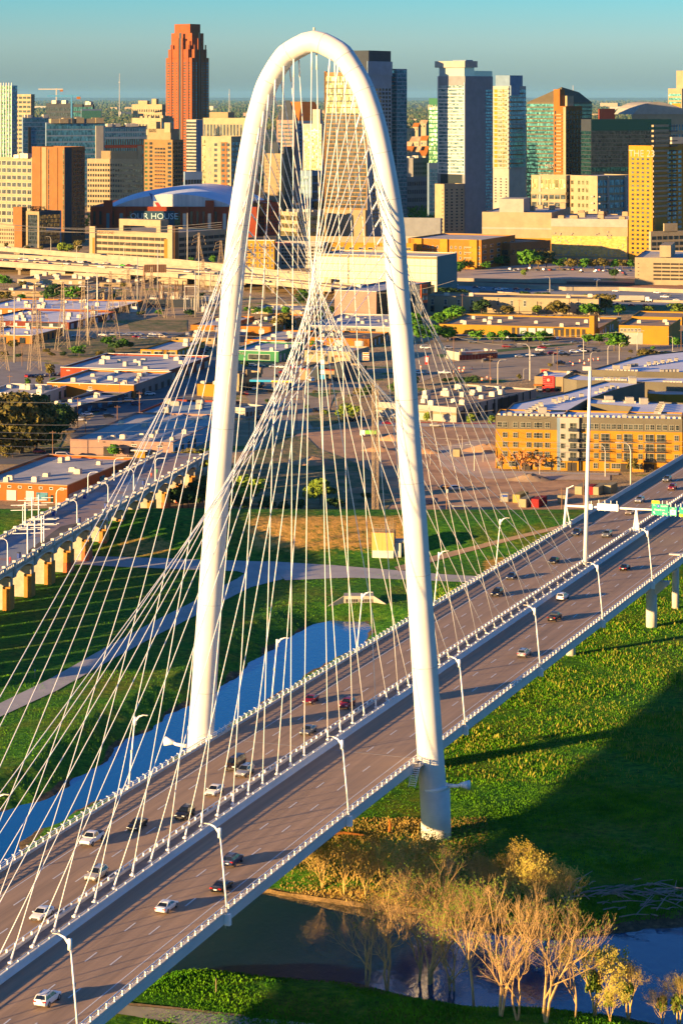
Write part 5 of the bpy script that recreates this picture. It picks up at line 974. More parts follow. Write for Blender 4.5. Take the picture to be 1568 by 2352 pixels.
runits(w2[0], w2[1], [(910, 352, 1010, 352, 4, 0), (960, 348, 960, 348, 1, 2), (1085, 360, 1180, 360, 4, 0), (1130, 358, 1130, 358, 1, 2), (1245, 366, 1245, 366, 1, 2), (1395, 368, 1345, 455, 6, 1), (1410, 372, 1370, 455, 6, 0)], zr, 1, seed=5)
runits(w3[0], w3[1], [(850, 172, 1110, 178, 10, 0), (910, 170, 1060, 176, 3, 1), (1400, 192, 1560, 195, 6, 0), (1150, 185, 1150, 185, 1, 2)], 16, 1, seed=6)
runits(w4[0], w4[1], [(930, 98, 1200, 104, 9, 0), (980, 90, 1150, 100, 2, 2), (1110, 70, 1200, 60, 3, 1), (1240, 65, 1530, 22, 8, 0), (1260, 52, 1540, 12, 5, 1), (1380, 112, 1530, 108, 5, 1)], 16, 1, seed=7)
wx = b.t.location; m = MB()
cs_, sn_ = math.cos(R(81.5)), math.sin(R(81.5))
for i in range(34):
    u = (i+.5)/34*L_; s = 1.0
    if i % 7 == 3: s = 1.6
    q = MB(); q.box((0, 0, s*.45), (s, s, s*.9)); q.box((0, 0, s*.95), (s*.6, s*.6, .1)); q.build('roof_unit', w_white if i % 7 == 3 else hvac_m, b.t, loc=(3.0, u, Hh-.55))

rr = random.Random(31)
for q in BLDS:
    if q.cat in ('warehouse', 'workshop', 'shop', 'building') and q.h < 14:
        for f, Wd in (('L', q.wL), ('R', q.wR)):
            if f in q.g or Wd < 12: continue
            n = max(2, int(Wd/rr.uniform(6, 9))); q.grid(f, .1, min(3.4, q.h-1), n, 1, rr.uniform(.25, .45), 1, rr.choice((door_m, void, g_dark, door_m)), name='door', skip=lambda i, k: rr.random() < .35); q.grid(f, min(3.6, q.h-1.6), q.h-1.0, n, 1, .22, .7, g_win, trim_w, skip=lambda i, k: rr.random() < .3)
# ================================================================ FREEWAY, VIADUCT, POWER, STREET FURNITURE
fw_c = M('freeway_concrete', (.26, .22, .16), (.34, .29, .21), .12, .85, coord='World')
def fway(name, label, pts, width, z, wall_h=1.1, thick=1.4, barriers=(), surf=asph, kind='freeway'):
    """elevated road: pts trace its near top edge in the photo"""
    P = [Vector(G(*p, z+wall_h)+(0,)) for p in pts]; o = thing(name, label, kind, tuple(P[0])); 
    N = []
    for i in range(len(P)):
        d = (P[min(i+1, len(P)-1)]-P[max(i-1, 0)]).normalized(); N.append(Vector((-d.y, d.x, 0)))
    def sw(m, a0, a1, z0, z1, mi=0):
        for i in range(len(P)-1):
            A, B_ = P[i]-P[0], P[i+1]-P[0]; q = [A+N[i]*a0, B_+N[i+1]*a0, B_+N[i+1]*a1, A+N[i]*a1]
            lo = [(v.x, v.y, z0) for v in q]; hi = [(v.x, v.y, z1) for v in q]
            m.face(hi, mi); m.face(lo[::-1], mi); m.face([lo[0], lo[1], hi[1], hi[0]], mi); m.face([lo[3], hi[3], hi[2], lo[2]], mi)
        return m
    sw(MB(), .4, width-.4, z-thick, z).build('deck', surf, o)
    sw(MB(), 0, .4, z-thick-.5, z+wall_h).build('parapet', fw_c, o); sw(MB(), width-.4, width, z-thick, z+wall_h).build('parapet', fw_c, o)
    for a in barriers: sw(MB(), a, a+.5, z, z+1.0).build('barrier', fw_c, o)
    return o, P, N
fA = fway('freeway_ramp', 'pale elevated ramp passing in front of the garage above the busy freeway', [(-160, 562), (0, 568), (130, 579), (260, 588), (391, 597), (509, 609), (640, 625), (760, 640)], 9, 9.5)
fB = fway('freeway', 'wide elevated freeway with queues of cars across the left side', [(-180, 594), (0, 603), (140, 612), (280, 620), (400, 628), (510, 636), (650, 647), (760, 660)], 74, 7.5, barriers=(12, 28, 50, 62))
for (o, P, N), st_, zz, dd in ((fA, 34, 7, 4), (fB, 30, 5, 5)):
    for i in range(len(P)-1):
        L0 = (P[i+1]-P[i]).length; k = int(L0/st_)
        for j in range(k):
            q = P[i].lerp(P[i+1], (j+.5)/k)-P[0]
            m = MB(); m.box((q.x+N[i].x*dd, q.y+N[i].y*dd, zz/2), (2, 2, zz)); m.box((q.x+N[i].x*dd, q.y+N[i].y*dd, zz-.4), (4.5, 6, 1.2)); m.build('column', fw_c, o)
m_sl = M('slope_paving', (.40, .28, .15), (.50, .36, .20), .1, .9, coord='World')
patch('embankment', [(-100, 628), (0, 626), (140, 628), (300, 640), (520, 652), (520, 668), (300, 660), (140, 650), (-100, 640)], m_sl, .14)
rw = thing('retaining_wall', 'pale retaining wall under the freeway with dark gaps', 'wall', G(0, 640)+(0,)); Q0 = Vector(G(0, 640)+(0,))
m = MB()
for (x0, y0, x1, y1) in ((70, 636, 150, 640), (170, 642, 300, 648), (330, 650, 430, 654), (450, 655, 560, 660)):
    a = Vector(G(x0, y0)+(0,))-Q0; c = Vector(G(x1, y1)+(0,))-Q0; m = MB(); m.face([a, c, c+Vector((0, 0, 5)), a+Vector((0, 0, 5))]); m.face([a+Vector((0, 6, 5)), a+Vector((0, 0, 5)), c+Vector((0, 0, 5)), c+Vector((0, 6, 5))]); m.build('wall_panel', fw_c, rw)
# ground level motorway walls on the right
for i, (pts, lab) in enumerate((([(1018, 646), (1200, 650), (1300, 652)], 'long white concrete motorway barrier, farthest, at the foot of the railway'),
        ([(1010, 653), (1150, 660), (1300, 668), (1420, 668), (1640, 676)], 'long white concrete motorway barrier in the middle of the lanes'),
        ([(1100, 672), (1250, 683), (1330, 690), (1568, 696), (1700, 700)], 'long white concrete motorway barrier, nearest, beside the white lorry'))):
    P = [Vector(G(*p)+(0,)) for p in pts]; o = thing('motorway_barrier', lab, 'barrier', tuple(P[0])); m = MB()
    for a, c in zip(P, P[1:]):
        a, c = a-P[0], c-P[0]; n_ = Vector((0, 1.0, 0)); z_ = Vector((0, 0, 2.6 if i < 2 else 1.6)); m.face([a, c, c+z_, a+z_]); m.face([a+z_, c+z_, c+z_+n_, a+z_+n_]); m.face([a+n_, a+z_+n_, c+z_+n_, c+n_])
    m.build('wall', fw_c, o)
P = [Vector(G(*p)+(0,)) for p in ((1012, 645), (1568, 657))]
for k in range(6):
    d = (P[1]-P[0]); m = MB(); off = Vector((0, k*5.5-12, .25)); m.tube([P[0]+off, P[1]+off], .14, 4); m.tube([P[0]+off+Vector((0, 1.4, 0)), P[1]+off+Vector((0, 1.4, 0))], .14, 4); tag(m.build('railway_track', M('rail_steel', (.12, .07, .05), rough=.4) if k == 0 else bpy.data.materials['rail_steel']), 'pair of rusty rails, %s row counting from the motorway' % ords[k], 'railway track', 'railway tracks')
# ---------------------------------------------------------------- old viaduct
A0 = Vector(G(31.4, 1294, 11.9)+(0,)); A1 = Vector(G(371, 1098.6, 11.9)+(0,)); vd = (A1-A0).normalized(); va_ = math.atan2(vd.x, vd.y); vL = (A1-A0).length
via = thing('old_viaduct', 'old concrete arch viaduct turned into a plaza, with painted piers over the grass', 'viaduct', tuple(A0), -va_); VW = 16.3
v0, v1 = -110, vL+60
m = MB(); m.bx(-VW, 0, v0, v1, 10.0, 10.8); m.build('deck', conc_weath, via)
pave = M('plaza_paving', (.30, .22, .19), (.24, .27, .30), .045, .85, stretch=(.6, 1, 1), lo=.47, hi=.53)
m = MB(); m.bx(-VW+.6, -.6, v0, v1, 10.8, 10.84); m.build('paving', pave, via)
for x in (-VW+.25, -.25):
    m = MB(); m.bx(x-.25, x+.25, v0, v1, 10.7, 11.05); m.build('parapet_base', conc_pale, via); m = MB(); m.bx(x-.28, x+.28, v0, v1, 11.7, 11.95); m.build('parapet_coping', conc_pale, via)
    m = MB()
    for k in range(int((v1-v0)/1.3)): s = v0+k*1.3; m.bx(x-.17, x+.17, s, s+.75, 11.05, 11.7)
    m.build('baluster', conc_pale, via, kind='stuff')
    for k in range(int((v1-v0)/7.9)): s = v0+k*7.9+1; m = MB(); m.bx(x-.45, x+.45, s-.5, s+.5, 10.6, 12.4); m.build('pilaster', conc_pale, via)
pr = [(36.7, 1402.5), (79.6, 1372.8), (119.8, 1346), (158, 1319.7), (193, 1295), (229.5, 1262.8)]
p0s = []
for p in pr: g = Vector(G(*p)+(0,))-A0; p0s.append(g.dot(vd))
stp = (p0s[-1]-p0s[0])/5; sps = [p0s[0]+stp*k for k in range(-6, 12)]
lit_p = M('sunlit_ochre', (.34, .15, .025), (.44, .21, .04), .5, .9); rd_p = M('red_paint', (.50, .08, .03), (.58, .14, .05), .5, .9)  # ochre carries the sunlit orange of the pier ends; red is paint
for i, s in enumerate(sps):
    m = MB(); m.bx(-9.5, -.8, s, s+2.2, -1, 8.2); m.bx(-VW+.8, -VW+2.6, s, s+2.2, -1, 8.2); q = m.build('pier', conc_weath, via)
    m = MB(); m.bx(-2.6, -.55, s-.7, s+2.6, -1, 5.6); m.prism([(-2.6, s-.7), (-.55, s-.7), (-.55, s+2.6), (-2.6, s+2.6)], 5.6, 6.0); m.build('sunlit_buttress', lit_p, q)  # orange block paints the sunlit end of the pier face
    if i > 8: m = MB(); m.bx(-2.7, -.48, s-.78, s+2.68, -1, 2.7); m.build('painted_base', rd_p, q)
    m = MB(); m.bx(-.9, .15, s, s+2.2, 8.2, 10.6); m.build('haunch', conc_weath, via)
    L0 = stp-2.2
    for x in (-.6, -VW+.1):
        m = MB(); N_ = 12
        for j in range(N_):
            a, c = j/N_, (j+1)/N_; fa, fc = 8.0+1.7*math.sin(math.pi*a)**.6, 8.0+1.7*math.sin(math.pi*c)**.6; ya, yc = s+2.2+a*L0, s+2.2+c*L0
            m.face([(x+.5, ya, fa), (x+.5, yc, fc), (x+.5, yc, 10.6), (x+.5, ya, 10.6)]); m.face([(x, ya, fa), (x, ya, 10.6), (x, yc, 10.6), (x, yc, fc)]); m.face([(x, ya, fa), (x, yc, fc), (x+.5, yc, fc), (x+.5, ya, fa)])
        m.build('spandrel', conc_pale, via)
def vw(t, s, z=10.84): q = A0+vd*s+Vector((vd.y, -vd.x, 0))*t; return (q.x, q.y, z)
def vst(px, py, z=10.84): q = Vector(G(px, py, z)+(0,))-A0; return q.dot(Vector((vd.y, -vd.x, 0))), q.dot(vd)
def street_lamp(h=7, arm=2.2, mat=white, r=.11):
    t = thing('street_lamp', 'x', 'street lamp'); m = MB(); m.tube([(0, 0, 0), (0, 0, h*.8)], [r*1.3, r], 8); m.build('post', mat, t)
    m = MB(); m.tube([(0, 0, h*.8), (.1*arm, 0, h*.92), (.4*arm, 0, h*.99), (arm, 0, h)], [r, r*.9, r*.8, r*.6], 6); m.build('arm', mat, t); m = MB(); m.box((arm+.3, 0, h), (.9, .3, .14)); m.build('lamp_head', mat, t); return t
sl1 = street_lamp()
vl = [((52, 848), 'nearest the left border'), ((508, 578), 'beside a blue bin at the planter'), ((712, 458), 'on the right parapet half way up'), ((880, 360), 'farthest up on the right parapet'), ((152, 598), 'behind the white masts'), ((372, 500), 'on the left parapet near the planter'), ((580, 382), 'on the left parapet above the middle bin'), ((752, 285), 'on the left parapet by the cream box'), ((1022, 285), 'near the walkers')]
for i, (p, lab) in enumerate(vl):
    x, y = G(*Z(12, *p), 10.84); o = sl1 if i == 0 else dup(sl1)
    o.location = (x, y, 10.84); o.rotation_euler.z = math.pi if i < 4 else 0; tag(o, 'curved white lamp on the old viaduct, '+lab, 'street lamp', 'lamps on the old viaduct')
def shade_mast(p, h, lab, first=[None]):
    x, y = G(*Z(12, *p), 10.84)
    if first[0] is None:
        t = thing('shade_mast', lab, 'mast', (x, y, 10.84), 0, 'white cross armed masts on the viaduct'); m = MB(); m.tube([(0, 0, 0), (0, 0, 7.6)], .16, 8); m.build('post', white, t)
        for z in (5.2, 6.6): m = MB(); m.tube([(-4, 0, z), (4, .6, z+.1)], .1, 5); m.build('arm', white, t)
        first[0] = t
    else: t = dup(first[0], (x, y, 10.84), 0, lab)
for p, w_ in (((168, 605), 'leftmost, at the far parapet'), ((212, 572), 'second at the far parapet'), ((256, 556), 'third at the far parapet'), ((183, 765), 'nearest, at the edge of the planter'), ((230, 738), 'second along the planter'), ((275, 708), 'third along the planter'), ((290, 700), 'beside the leafy bush')):
    shade_mast(p, 0, 'white mast with cross arms on the viaduct, '+w_)
bin_ = thing('litter_bin', 'x', 'bin'); m = MB(); m.tube([(0, 0, 0), (0, 0, 1.3)], .5, 12); m.build('body', M('bin_blue', (.01, .04, .22), rough=.5), bin_); m = MB(); m.tube([(0, 0, 1.3), (0, 0, 1.5)], .55, 12); m.build('lid', dark, bin_)
for i, (p, lab) in enumerate((((127, 795), 'nearest the left border'), ((522, 562), 'beside the planter lamp'), ((698, 462), 'on the right half way up'), ((352, 515), 'by the left parapet low down'), ((558, 402), 'by the left parapet half way up'), ((945, 312), 'farthest away'))):
    x, y = G(*Z(12, *p), 10.84); o = bin_ if i == 0 else dup(bin_); o.location = (x, y, 10.84); tag(o, 'dark blue round bin on the old viaduct, '+lab, 'bin', 'bins on the viaduct')
m = MB(); pt = [G(*Z(12, *p), 10.84) for p in ((180, 765), (400, 600), (520, 575), (480, 600), (260, 760))]; c0 = pt[0]; pl = thing('planter', 'long planter with a brown bush in the middle of the viaduct plaza', 'planter', c0+(10.84,))
m.prism([(p[0]-c0[0], p[1]-c0[1]) for p in pt], 0, .6); m.build('bed', r_dark, pl)
# ---------------------------------------------------------------- power lines
def pylon(zk, x, yb, yt, wz, lab, slim=False, arms=3):
    px, py = Z(zk, x, yb); X, Y = G(px, py); h = ZT(Z(zk, 0, yt)[1], Y); wb = wz/ZC[zk][2]*Y/F
    t = thing('lattice_pylon', lab, 'pylon', (X, Y, 0), R(20), 'lattice pylons of the substation'); m = MB(); r = .10 if not slim else .09
    def hw(z): q = z/h; return (wb/2)*(1-q/.6)+.9*(q/.6) if q < .6 else .9-.45*(q-.6)/.4
    if slim: hw = lambda z: wb/2
    lv = [0]; 
    while lv[-1] < h-1: lv.append(min(h, lv[-1]+max(2.0, hw(lv[-1])*1.7)))
    for a, c in zip(lv, lv[1:]):
        A = [Vector((sx*hw(a), sy*hw(a), a)) for sx, sy in ((-1, -1), (1, -1), (1, 1), (-1, 1))]; B_ = [Vector((sx*hw(c), sy*hw(c), c)) for sx, sy in ((-1, -1), (1, -1), (1, 1), (-1, 1))]
        for i in range(4):
            j = (i+1) % 4; m.tube([A[i], B_[i]], r, 4, cap=False); m.tube([A[i], B_[j]], r*.65, 3, cap=False); m.tube([A[j], B_[i]], r*.65, 3, cap=False); m.tube([B_[i], B_[j]], r*.65, 3, cap=False)
    m.build('tower', steel_lat, t)
    if not slim:
        for k in range(arms):
            z = h*(.66+.12*k); w_ = 5.5-.7*k; m = MB()
            for sy in (-.5, .5): m.tube([(-w_, 0, z), (w_, 0, z)], .1, 4); m.tube([(-w_, 0, z), (0, sy, z+1.6)], .09, 3); m.tube([(w_, 0, z), (0, sy, z+1.6)], .09, 3)
            for sx in (-1, 1): m.tube([(sx*w_, 0, z), (sx*w_, 0, z-1.6)], .12, 4)
            m.build('crossarm', steel_lat, t)
    return t, h
pyl = [(13, 745, 1005, 205, 160, 'lattice pylon with a grey pole in front, among the white roofs'), (13, 985, 950, 165, 140, 'lattice pylon just right of the second tall grey pole on the left'),
       (13, 412, 1250, 235, 140, 'lattice pylon standing by the road between the orange roofs on the left'), (13, 25, 1250, 600, 150, 'lattice pylon cut by the left border'), (13, 1310, 860, 60, 190, 'lattice pylon carrying aerials, left part of the substation'),
       (13, 470, 1000, 540, 110, 'short lattice pylon half hidden behind the roadside one'), (13, 1100, 870, 480, 160, 'short wide lattice pylon beside the green fence'),
       (14, 265, 1150, 660, 190, 'broad lattice pylon in the middle of the substation'), (14, 540, 1250, 650, 250, 'broadest lattice pylon under the dark billboard'), (14, 215, 1250, 880, 120, 'small lattice pylon beside the broad ones'), (14, 440, 1100, 760, 90, 'brown slim lattice pylon left of the billboard'),
       (14, 755, 1250, 770, 100, 'slender lattice pylon right of the billboard'), (14, 1100, 600, 245, 100, 'lattice pylon with aerials on top in front of the shaded garage side'), (14, 1360, 640, 330, 70, 'lattice pylon beside the left arch leg'), (14, 1150, 940, 560, 90, 'lattice pylon behind the right end of the substation')]
pt_ = []
for a in pyl: pt_.append(pylon(*a))
pylon(5, 985, 1190*1.0+690, 1035, 32, 'slim brown lattice mast in the dirt lot in front of the white warehouse', True)
def mono(zk, x, yb, yt, lab, arms=1, r=.45):
    px, py = Z(zk, x, yb); X, Y = G(px, py); h = ZT(Z(zk, 0, yt)[1], Y); t = thing('steel_pole', lab, 'power pole', (X, Y, 0), 0, 'tall steel power poles')
    m = MB(); m.tube([(0, 0, 0), (0, 0, h)], [r, r*.55], 10); m.build('shaft', galv, t, True)
    if arms:
        for k in range(3):
            for s in (-1, 1): m = MB(); m.tube([(0, 0, h-1-k*4.5), (s*3, 0, h-.4-k*4.5)], [.14, .08], 5); m.build('arm', galv, t)
mono(13, 175, 1155, 385, 'tall grey steel pole nearest the left border'); mono(13, 757, 900, 190, 'tall grey steel pole in front of the first lattice pylon'); mono(13, 1043, 905, 185, 'tall grey steel pole at the kerb of the yard'); mono(13, 1157, 680, 85, 'thin steel pole behind the white roofs', 0, .3)
mono(14, 375, 1060, 535, 'grey pole left of the dark billboard', 0); mono(14, 614, 945, 400, 'grey pole piercing the view of the dark billboard', 0); mono(14, 965, 690, 10, 'tall pole in front of the shaded garage side', 0); mono(14, 1100, 1180, 290, 'tallest pole in the right part of the substation', 0); mono(14, 1058, 1240, 700, 'thick pole right of the substation', 0, .6); mono(17, 402, 320, -30, 'tall grey pole in front of the white framed garage', 0); mono(17, 176, 500, 70, 'tall grey pole in front of the orange apartments', 0)
# substation
for i, (x, yb, yt, w_) in enumerate(((660, 1080, 810, 40), (740, 1080, 870, 160), (835, 1085, 810, 30), (930, 1080, 810, 40), (1010, 1180, 870, 150), (1180, 1100, 930, 190), (1280, 940, 700, 90), (300, 1150, 1060, 150), (100, 1200, 1060, 120))):
    px, py = Z(14, x, yb); X, Y = G(px, py); h = ZT(Z(14, 0, yt)[1], Y); w_ = w_/5.15*Y/F; t = thing('switchgear_frame', ['slim rusty', 'wide grey', 'thin rusty', 'tall brown', 'large grey', 'widest pale', 'high grey', 'low pale', 'lowest left'][i]+' steel portal frame inside the substation', 'frame', (X, Y, 0), 0, 'portal frames of the substation')
    mt = woodp if i in (0, 2, 3) else galv
    for s in (-.5, .5): m = MB(); m.tube([(s*w_-.5, -1, 0), (s*w_, 0, h)], .22, 4); m.tube([(s*w_+.5, 1, 0), (s*w_, 0, h)], .22, 4); m.build('leg', mt, t)
    m = MB(); m.box((0, 0, h*.97), (w_, .6, .6)); m.box((0, 0, h*.6), (w_, .4, .4)); m.build('beam', mt, t)
    for k in range(5): m = MB(); m.tube([(w_*(k/4-.5)*.9, 2, 0), (w_*(k/4-.5)*.9, 2, h*.5)], .25, 6); m.build('insulator', galv, t)
for i, (x, y) in enumerate(((560, 1080), (800, 1060), (880, 1075), (950, 1090), (1200, 1060), (1170, 1190), (330, 1190), (1310, 1050))):
    px, py = Z(14, x, y); X, Y = G(px, py); t = thing('transformer', 'pale box transformer in the substation, %s in the yard' % ['first', 'second', 'third', 'fourth', 'fifth', 'sixth', 'seventh', 'eighth'][i], 'transformer', (X, Y, 0), 0, 'transformers in the substation'); m = MB(); m.box((0, 0, 2), (4, 3, 3.4)); m.build('tank', conc_pale, t); m = MB()
    for k in range(3): m.tube([(-1.2+k*1.2, 0, 3.7), (-1.2+k*1.2, 0, 5.4)], .2, 6)
    m.build('bushing', galv, t)
px, py = Z(14, 780, 1130); X, Y = G(px, py); sw = thing('screen_wall', 'long dark blue screen wall across the substation yard', 'wall', (X, Y, 0)); m = MB(); m.box((0, 0, 2.5), (32, .5, 5)); m.build('wall_panel', w_dark, sw)
# billboard
px, py = Z(14, 455, 900); X, Y = G(px, py); bbz = ZT(Z(14, 0, 715)[1], Y); bbt = ZT(Z(14, 0, 622)[1], Y); t = thing('billboard', 'big dark brown billboard seen from behind on a rusty post', 'billboard', (X, Y, 0), R(4)); w_ = 260/5.15*Y/F
m = MB(); m.tube([(0, 0, 0), (0, 0, bbt-1)], .8, 10); m.build('post', woodp, t); m = MB(); m.bx(0, w_, -.4, .4, bbz, bbt); m.build('panel', M('board_back', (.12, .06, .035), (.16, .09, .05), 1, .8), t)
for k in range(11): m = MB(); m.bx(w_*k/10.5, w_*k/10.5+.3, -.7, -.4, bbz-.5, bbt); m.build('rib', woodp, t)
# timber poles
def tpole(zk, x, yb, yt, lab, tr=0, first={}):
    px, py = Z(zk, x, yb); X, Y, z0 = G(px, py)+(0,); h = ZT(Z(zk, 0, yt)[1], Y)-z0; t = thing('utility_pole', lab, 'utility pole', (X, Y, z0), R(random.uniform(-20, 20)), 'timber utility poles')
    m = MB(); m.tube([(0, 0, 0), (0, 0, h)], [.17, .12], 8); m.build('shaft', woodp, t); m = MB(); m.box((0, 0, h-.7), (2.4, .14, .16)); 
    for k in (-1, -.4, .4, 1): m.tube([(k, 0, h-.62), (k, 0, h-.35)], .06, 4)
    m.build('crossarm', woodp, t)
    if tr: m = MB(); m.tube([(.35, 0, h-2.6), (.35, 0, h-1.5)], .3, 8); m.build('transformer', galv, t)
tp = [(8, 523, 1125, 850, 'timber pole in front of the pink warehouse with a lamp arm'), (8, 1183, 560, 358, 'timber pole at the end of the long orange and white warehouse'), (8, 1378, 665, 465, 'timber pole with transformers at the street corner'), (8, 1160, 775, 600, 'timber pole beside the small teal sign'), (8, 845, 890, 712, 'timber pole with two white transformers by the oak trees'), (8, 770, 822, 520, 'dark timber pole beside the dark blue fronted workshop'), (8, 130, 1115, 975, 'short timber pole under the oak trees at the left'), (8, 1365, 520, 285, 'timber pole behind the street corner pole'), (8, 220, 215, 0, 'timber pole beside the left roadside lattice pylon'), (8, 100, 390, 300, 'short timber pole at the yard on the far left'),
      (7, 768, 1465, 1140, 'tall timber pole standing in the wide street inside the arch'), (7, 405, 1560, 1308, 'timber pole behind the crossing cables left of the street'), (7, 258, 1568, 1358, 'timber pole right next to the left arch leg base of view'), (7, 1130, 1290, 980, 'timber pole by the burger restaurant drive'), (7, 1390, 770, 512, 'timber pole right of the 24/7 shop'), (7, 1493, 700, 470, 'timber pole behind the burger sign'),
      (6, 135, 1600, 1410, 'reddish timber pole with a white transformer by the blue skips'), (6, 178, 755, 512, 'tall timber pole left of the bail bonds office'), (6, 398, 800, 628, 'dark timber pole at the right end of the bail bonds forecourt'), (6, 965, 1600, 1370, 'dark timber pole just left of the tall white mast'), (6, 833, 1605, 1432, 'leaning timber pole in front of the single cream container'), (6, 805, 725, 578, 'timber pole behind the red restaurant sign'), (6, 1555, 600, 470, 'timber pole at the right border near the yellow office'), (6, 1180, 590, 520, 'timber pole under the yellow office'), (6, 60, 380, 265, 'dark timber pole at the left end of the long cream wall'), (6, 230, 385, 255, 'dark timber pole before the shaded part of the cream wall'), (6, 575, 385, 290, 'timber pole at the middle of the long cream wall'), (6, 878, 385, 280, 'timber pole at the sunny part of the long cream wall')]
for a in tp: tpole(*a, tr=('transformer' in a[4]))
# wires
wm_ = M('wire', (.42, .38, .30), rough=.5)
def wire(lab, a, Ya, b_, Yb, sag=1.5, r=.055):
    A = Vector((W(a[0], Ya), Ya, ZT(a[1], Ya))); B_ = Vector((W(b_[0], Yb), Yb, ZT(b_[1], Yb))); m = MB()
    m.tube([A.lerp(B_, q)-Vector((0, 0, 4*sag*q*(1-q))) for q in [i/12 for i in range(13)]], r, 4); tag(m.build('power_line', wm_), lab, 'power line', 'power lines over the district')
for i, (y0, y1) in enumerate(((565, 510), (783, 735), (863, 818), (923, 895), (996, 975), (1067, 1045), (1135, 1098))): wire('long thin power line crossing the left side, %s from the top' % ords[i], Z(8, -60, y0), 830-i*12, Z(8, 2000, y1-8), 860-i*10, 1.2)
for i, (y0, y1) in enumerate(((1010, 1060), (1075, 1100), (1290, 1150), (1395, 1240), (1500, 1340), (1545, 1450), (470, 430))): wire('thin power line behind the cables inside the arch, %s of seven' % ords[i], Z(7, 100, y0), 880-(y0-1000)*.25, Z(7, 1700, y1), 900-(y1-1000)*.2, 1.6, .05)
for i, (x0, y0, x1, y1) in enumerate(((0, 150, 560, 230), (0, 170, 560, 200), (0, 135, 560, 185), (50, 132, 540, 215))): wire('thin power line sweeping across the dark brick tower, %s of four' % ords[i], Z(19, x0-60, y0-20), 1750, Z(19, 1500, y1-80), 1800, 4, .14)
for i, (x0, y0, x1, y1) in enumerate(((-300, 250, 180, 175), (185, 515, 700, 570), (180, 515, 1300, 475), (-100, 940, 420, 960), (-200, 1110, 1600, 1150), (-200, 1150, 1600, 1180), (800, 1430, 1560, 1370))): wire('thin power line over the right hand district, %s of seven' % ords[i], Z(6, x0, y0), 1050 if i < 3 else 830, Z(6, x1, y1), 1050 if i < 3 else 840, 1.5, .055)
for k in range(6):
    for j in range(2):
        t1, h1_ = pt_[[3, 2, 0, 1, 4, 7][k]]; t2, h2_ = pt_[[2, 0, 1, 4, 7, 8][k]]; A = Vector(t1.location)+Vector((j*8-4, 0, h1_*.75)); B_ = Vector(t2.location)+Vector((j*8-4, 0, h2_*.75)); m = MB()
        m.tube([A.lerp(B_, q)-Vector((0, 0, 12*q*(1-q))) for q in [i/10 for i in range(11)]], .06, 3); tag(m.build('power_line', wm_), 'sagging conductor strung between the lattice pylons of the substation', 'power line', 'conductors between the pylons')
# street lamps in the city
cl = [(15, 1025, 785, 495, 'at the south edge of the wide junction'), (15, 1405, 740, 305, 'beside the signal pole near the red restaurant'), (15, 1330, 720, 605, 'short one by the small brown tree'), (15, 838, 605, 480, 'in front of the bail bonds office'), (16, 256, 268, 125, 'right of the depot garage doors'), (16, 302, 330, 218, 'above the roof of the grey apartment wing'), (16, 412, 300, 175, 'next to the green street sign'), (16, 485, 275, 160, 'between the trees and yellow office'), (16, 600, 215, 82, 'tall one before the yellow office'), (16, 828, 210, 118, 'rightmost by the hedge'), (16, 60, 290, 222, 'behind the red restaurant'), (16, 378, 165, 112, 'green one among the depot trees'),
      (6, 160, 1240, 1145, 'leftmost in the dirt lot'), (6, 230, 1195, 1112, 'behind the tan box in the dirt lot'), (6, 303, 1330, 1168, 'at the bend of the gravel road'), (6, 355, 1275, 1192, 'beside the dark skip'), (6, 35, 1290, 1260, 'low one at the left of the dirt lot'), (9, 399, 950, 820, 'in front of the orange apartments, left'), (9, 933, 970, 712, 'in front of the orange apartments, middle'), (9, 1140, 1060, 690, 'tall one rising by the bridge parapet'), (9, 1395, 900, 530, 'tall one by the right end of the orange apartments'), (7, 1200, 1260, 1145, 'at the kerb below the burger restaurant'), (7, 1117, 1110, 995, 'in the burger restaurant car park'), (7, 1105, 900, 850, 'in front of the burger tower'), (7, 840, 1170, 1035, 'on the grass verge by the fuel station'), (4, 640, 520, 310, 'thin one among the white roofs'), (19, 162, 360, 265, 'on the freeway at the far left'), (19, 520, 372, 262, 'on the freeway left of the garage'), (19, 838, 345, 245, 'on the freeway before the garage'), (19, 346, 300, 202, 'on the ramp below the dark tower'), (3, 760, 1450, 1355, 'on the motorway under the car park'), (3, 1045, 1430, 1375, 'on the motorway right of the car park')]
base = street_lamp(8, 2.0, galv, .12); used = False
for zk, x, yb, yt, lab in cl:
    px, py = Z(zk, x, yb); X, Y = G(px, py); h = ZT(Z(zk, 0, yt)[1], Y); o = dup(base) if used else base; used = True
    zz = 8 if zk == 19 else 0
    if zz: X, Y = G(px, py, 8); h = ZT(Z(zk, 0, yt)[1], Y)-8
    o.location = (X, Y, zz); s = max(.6, h/8); o.scale = (s, s, s); o.rotation_euler.z = random.choice((0, 0, 3.14)); tag(o, 'grey street lamp '+lab, 'street lamp', 'street lamps in the city')
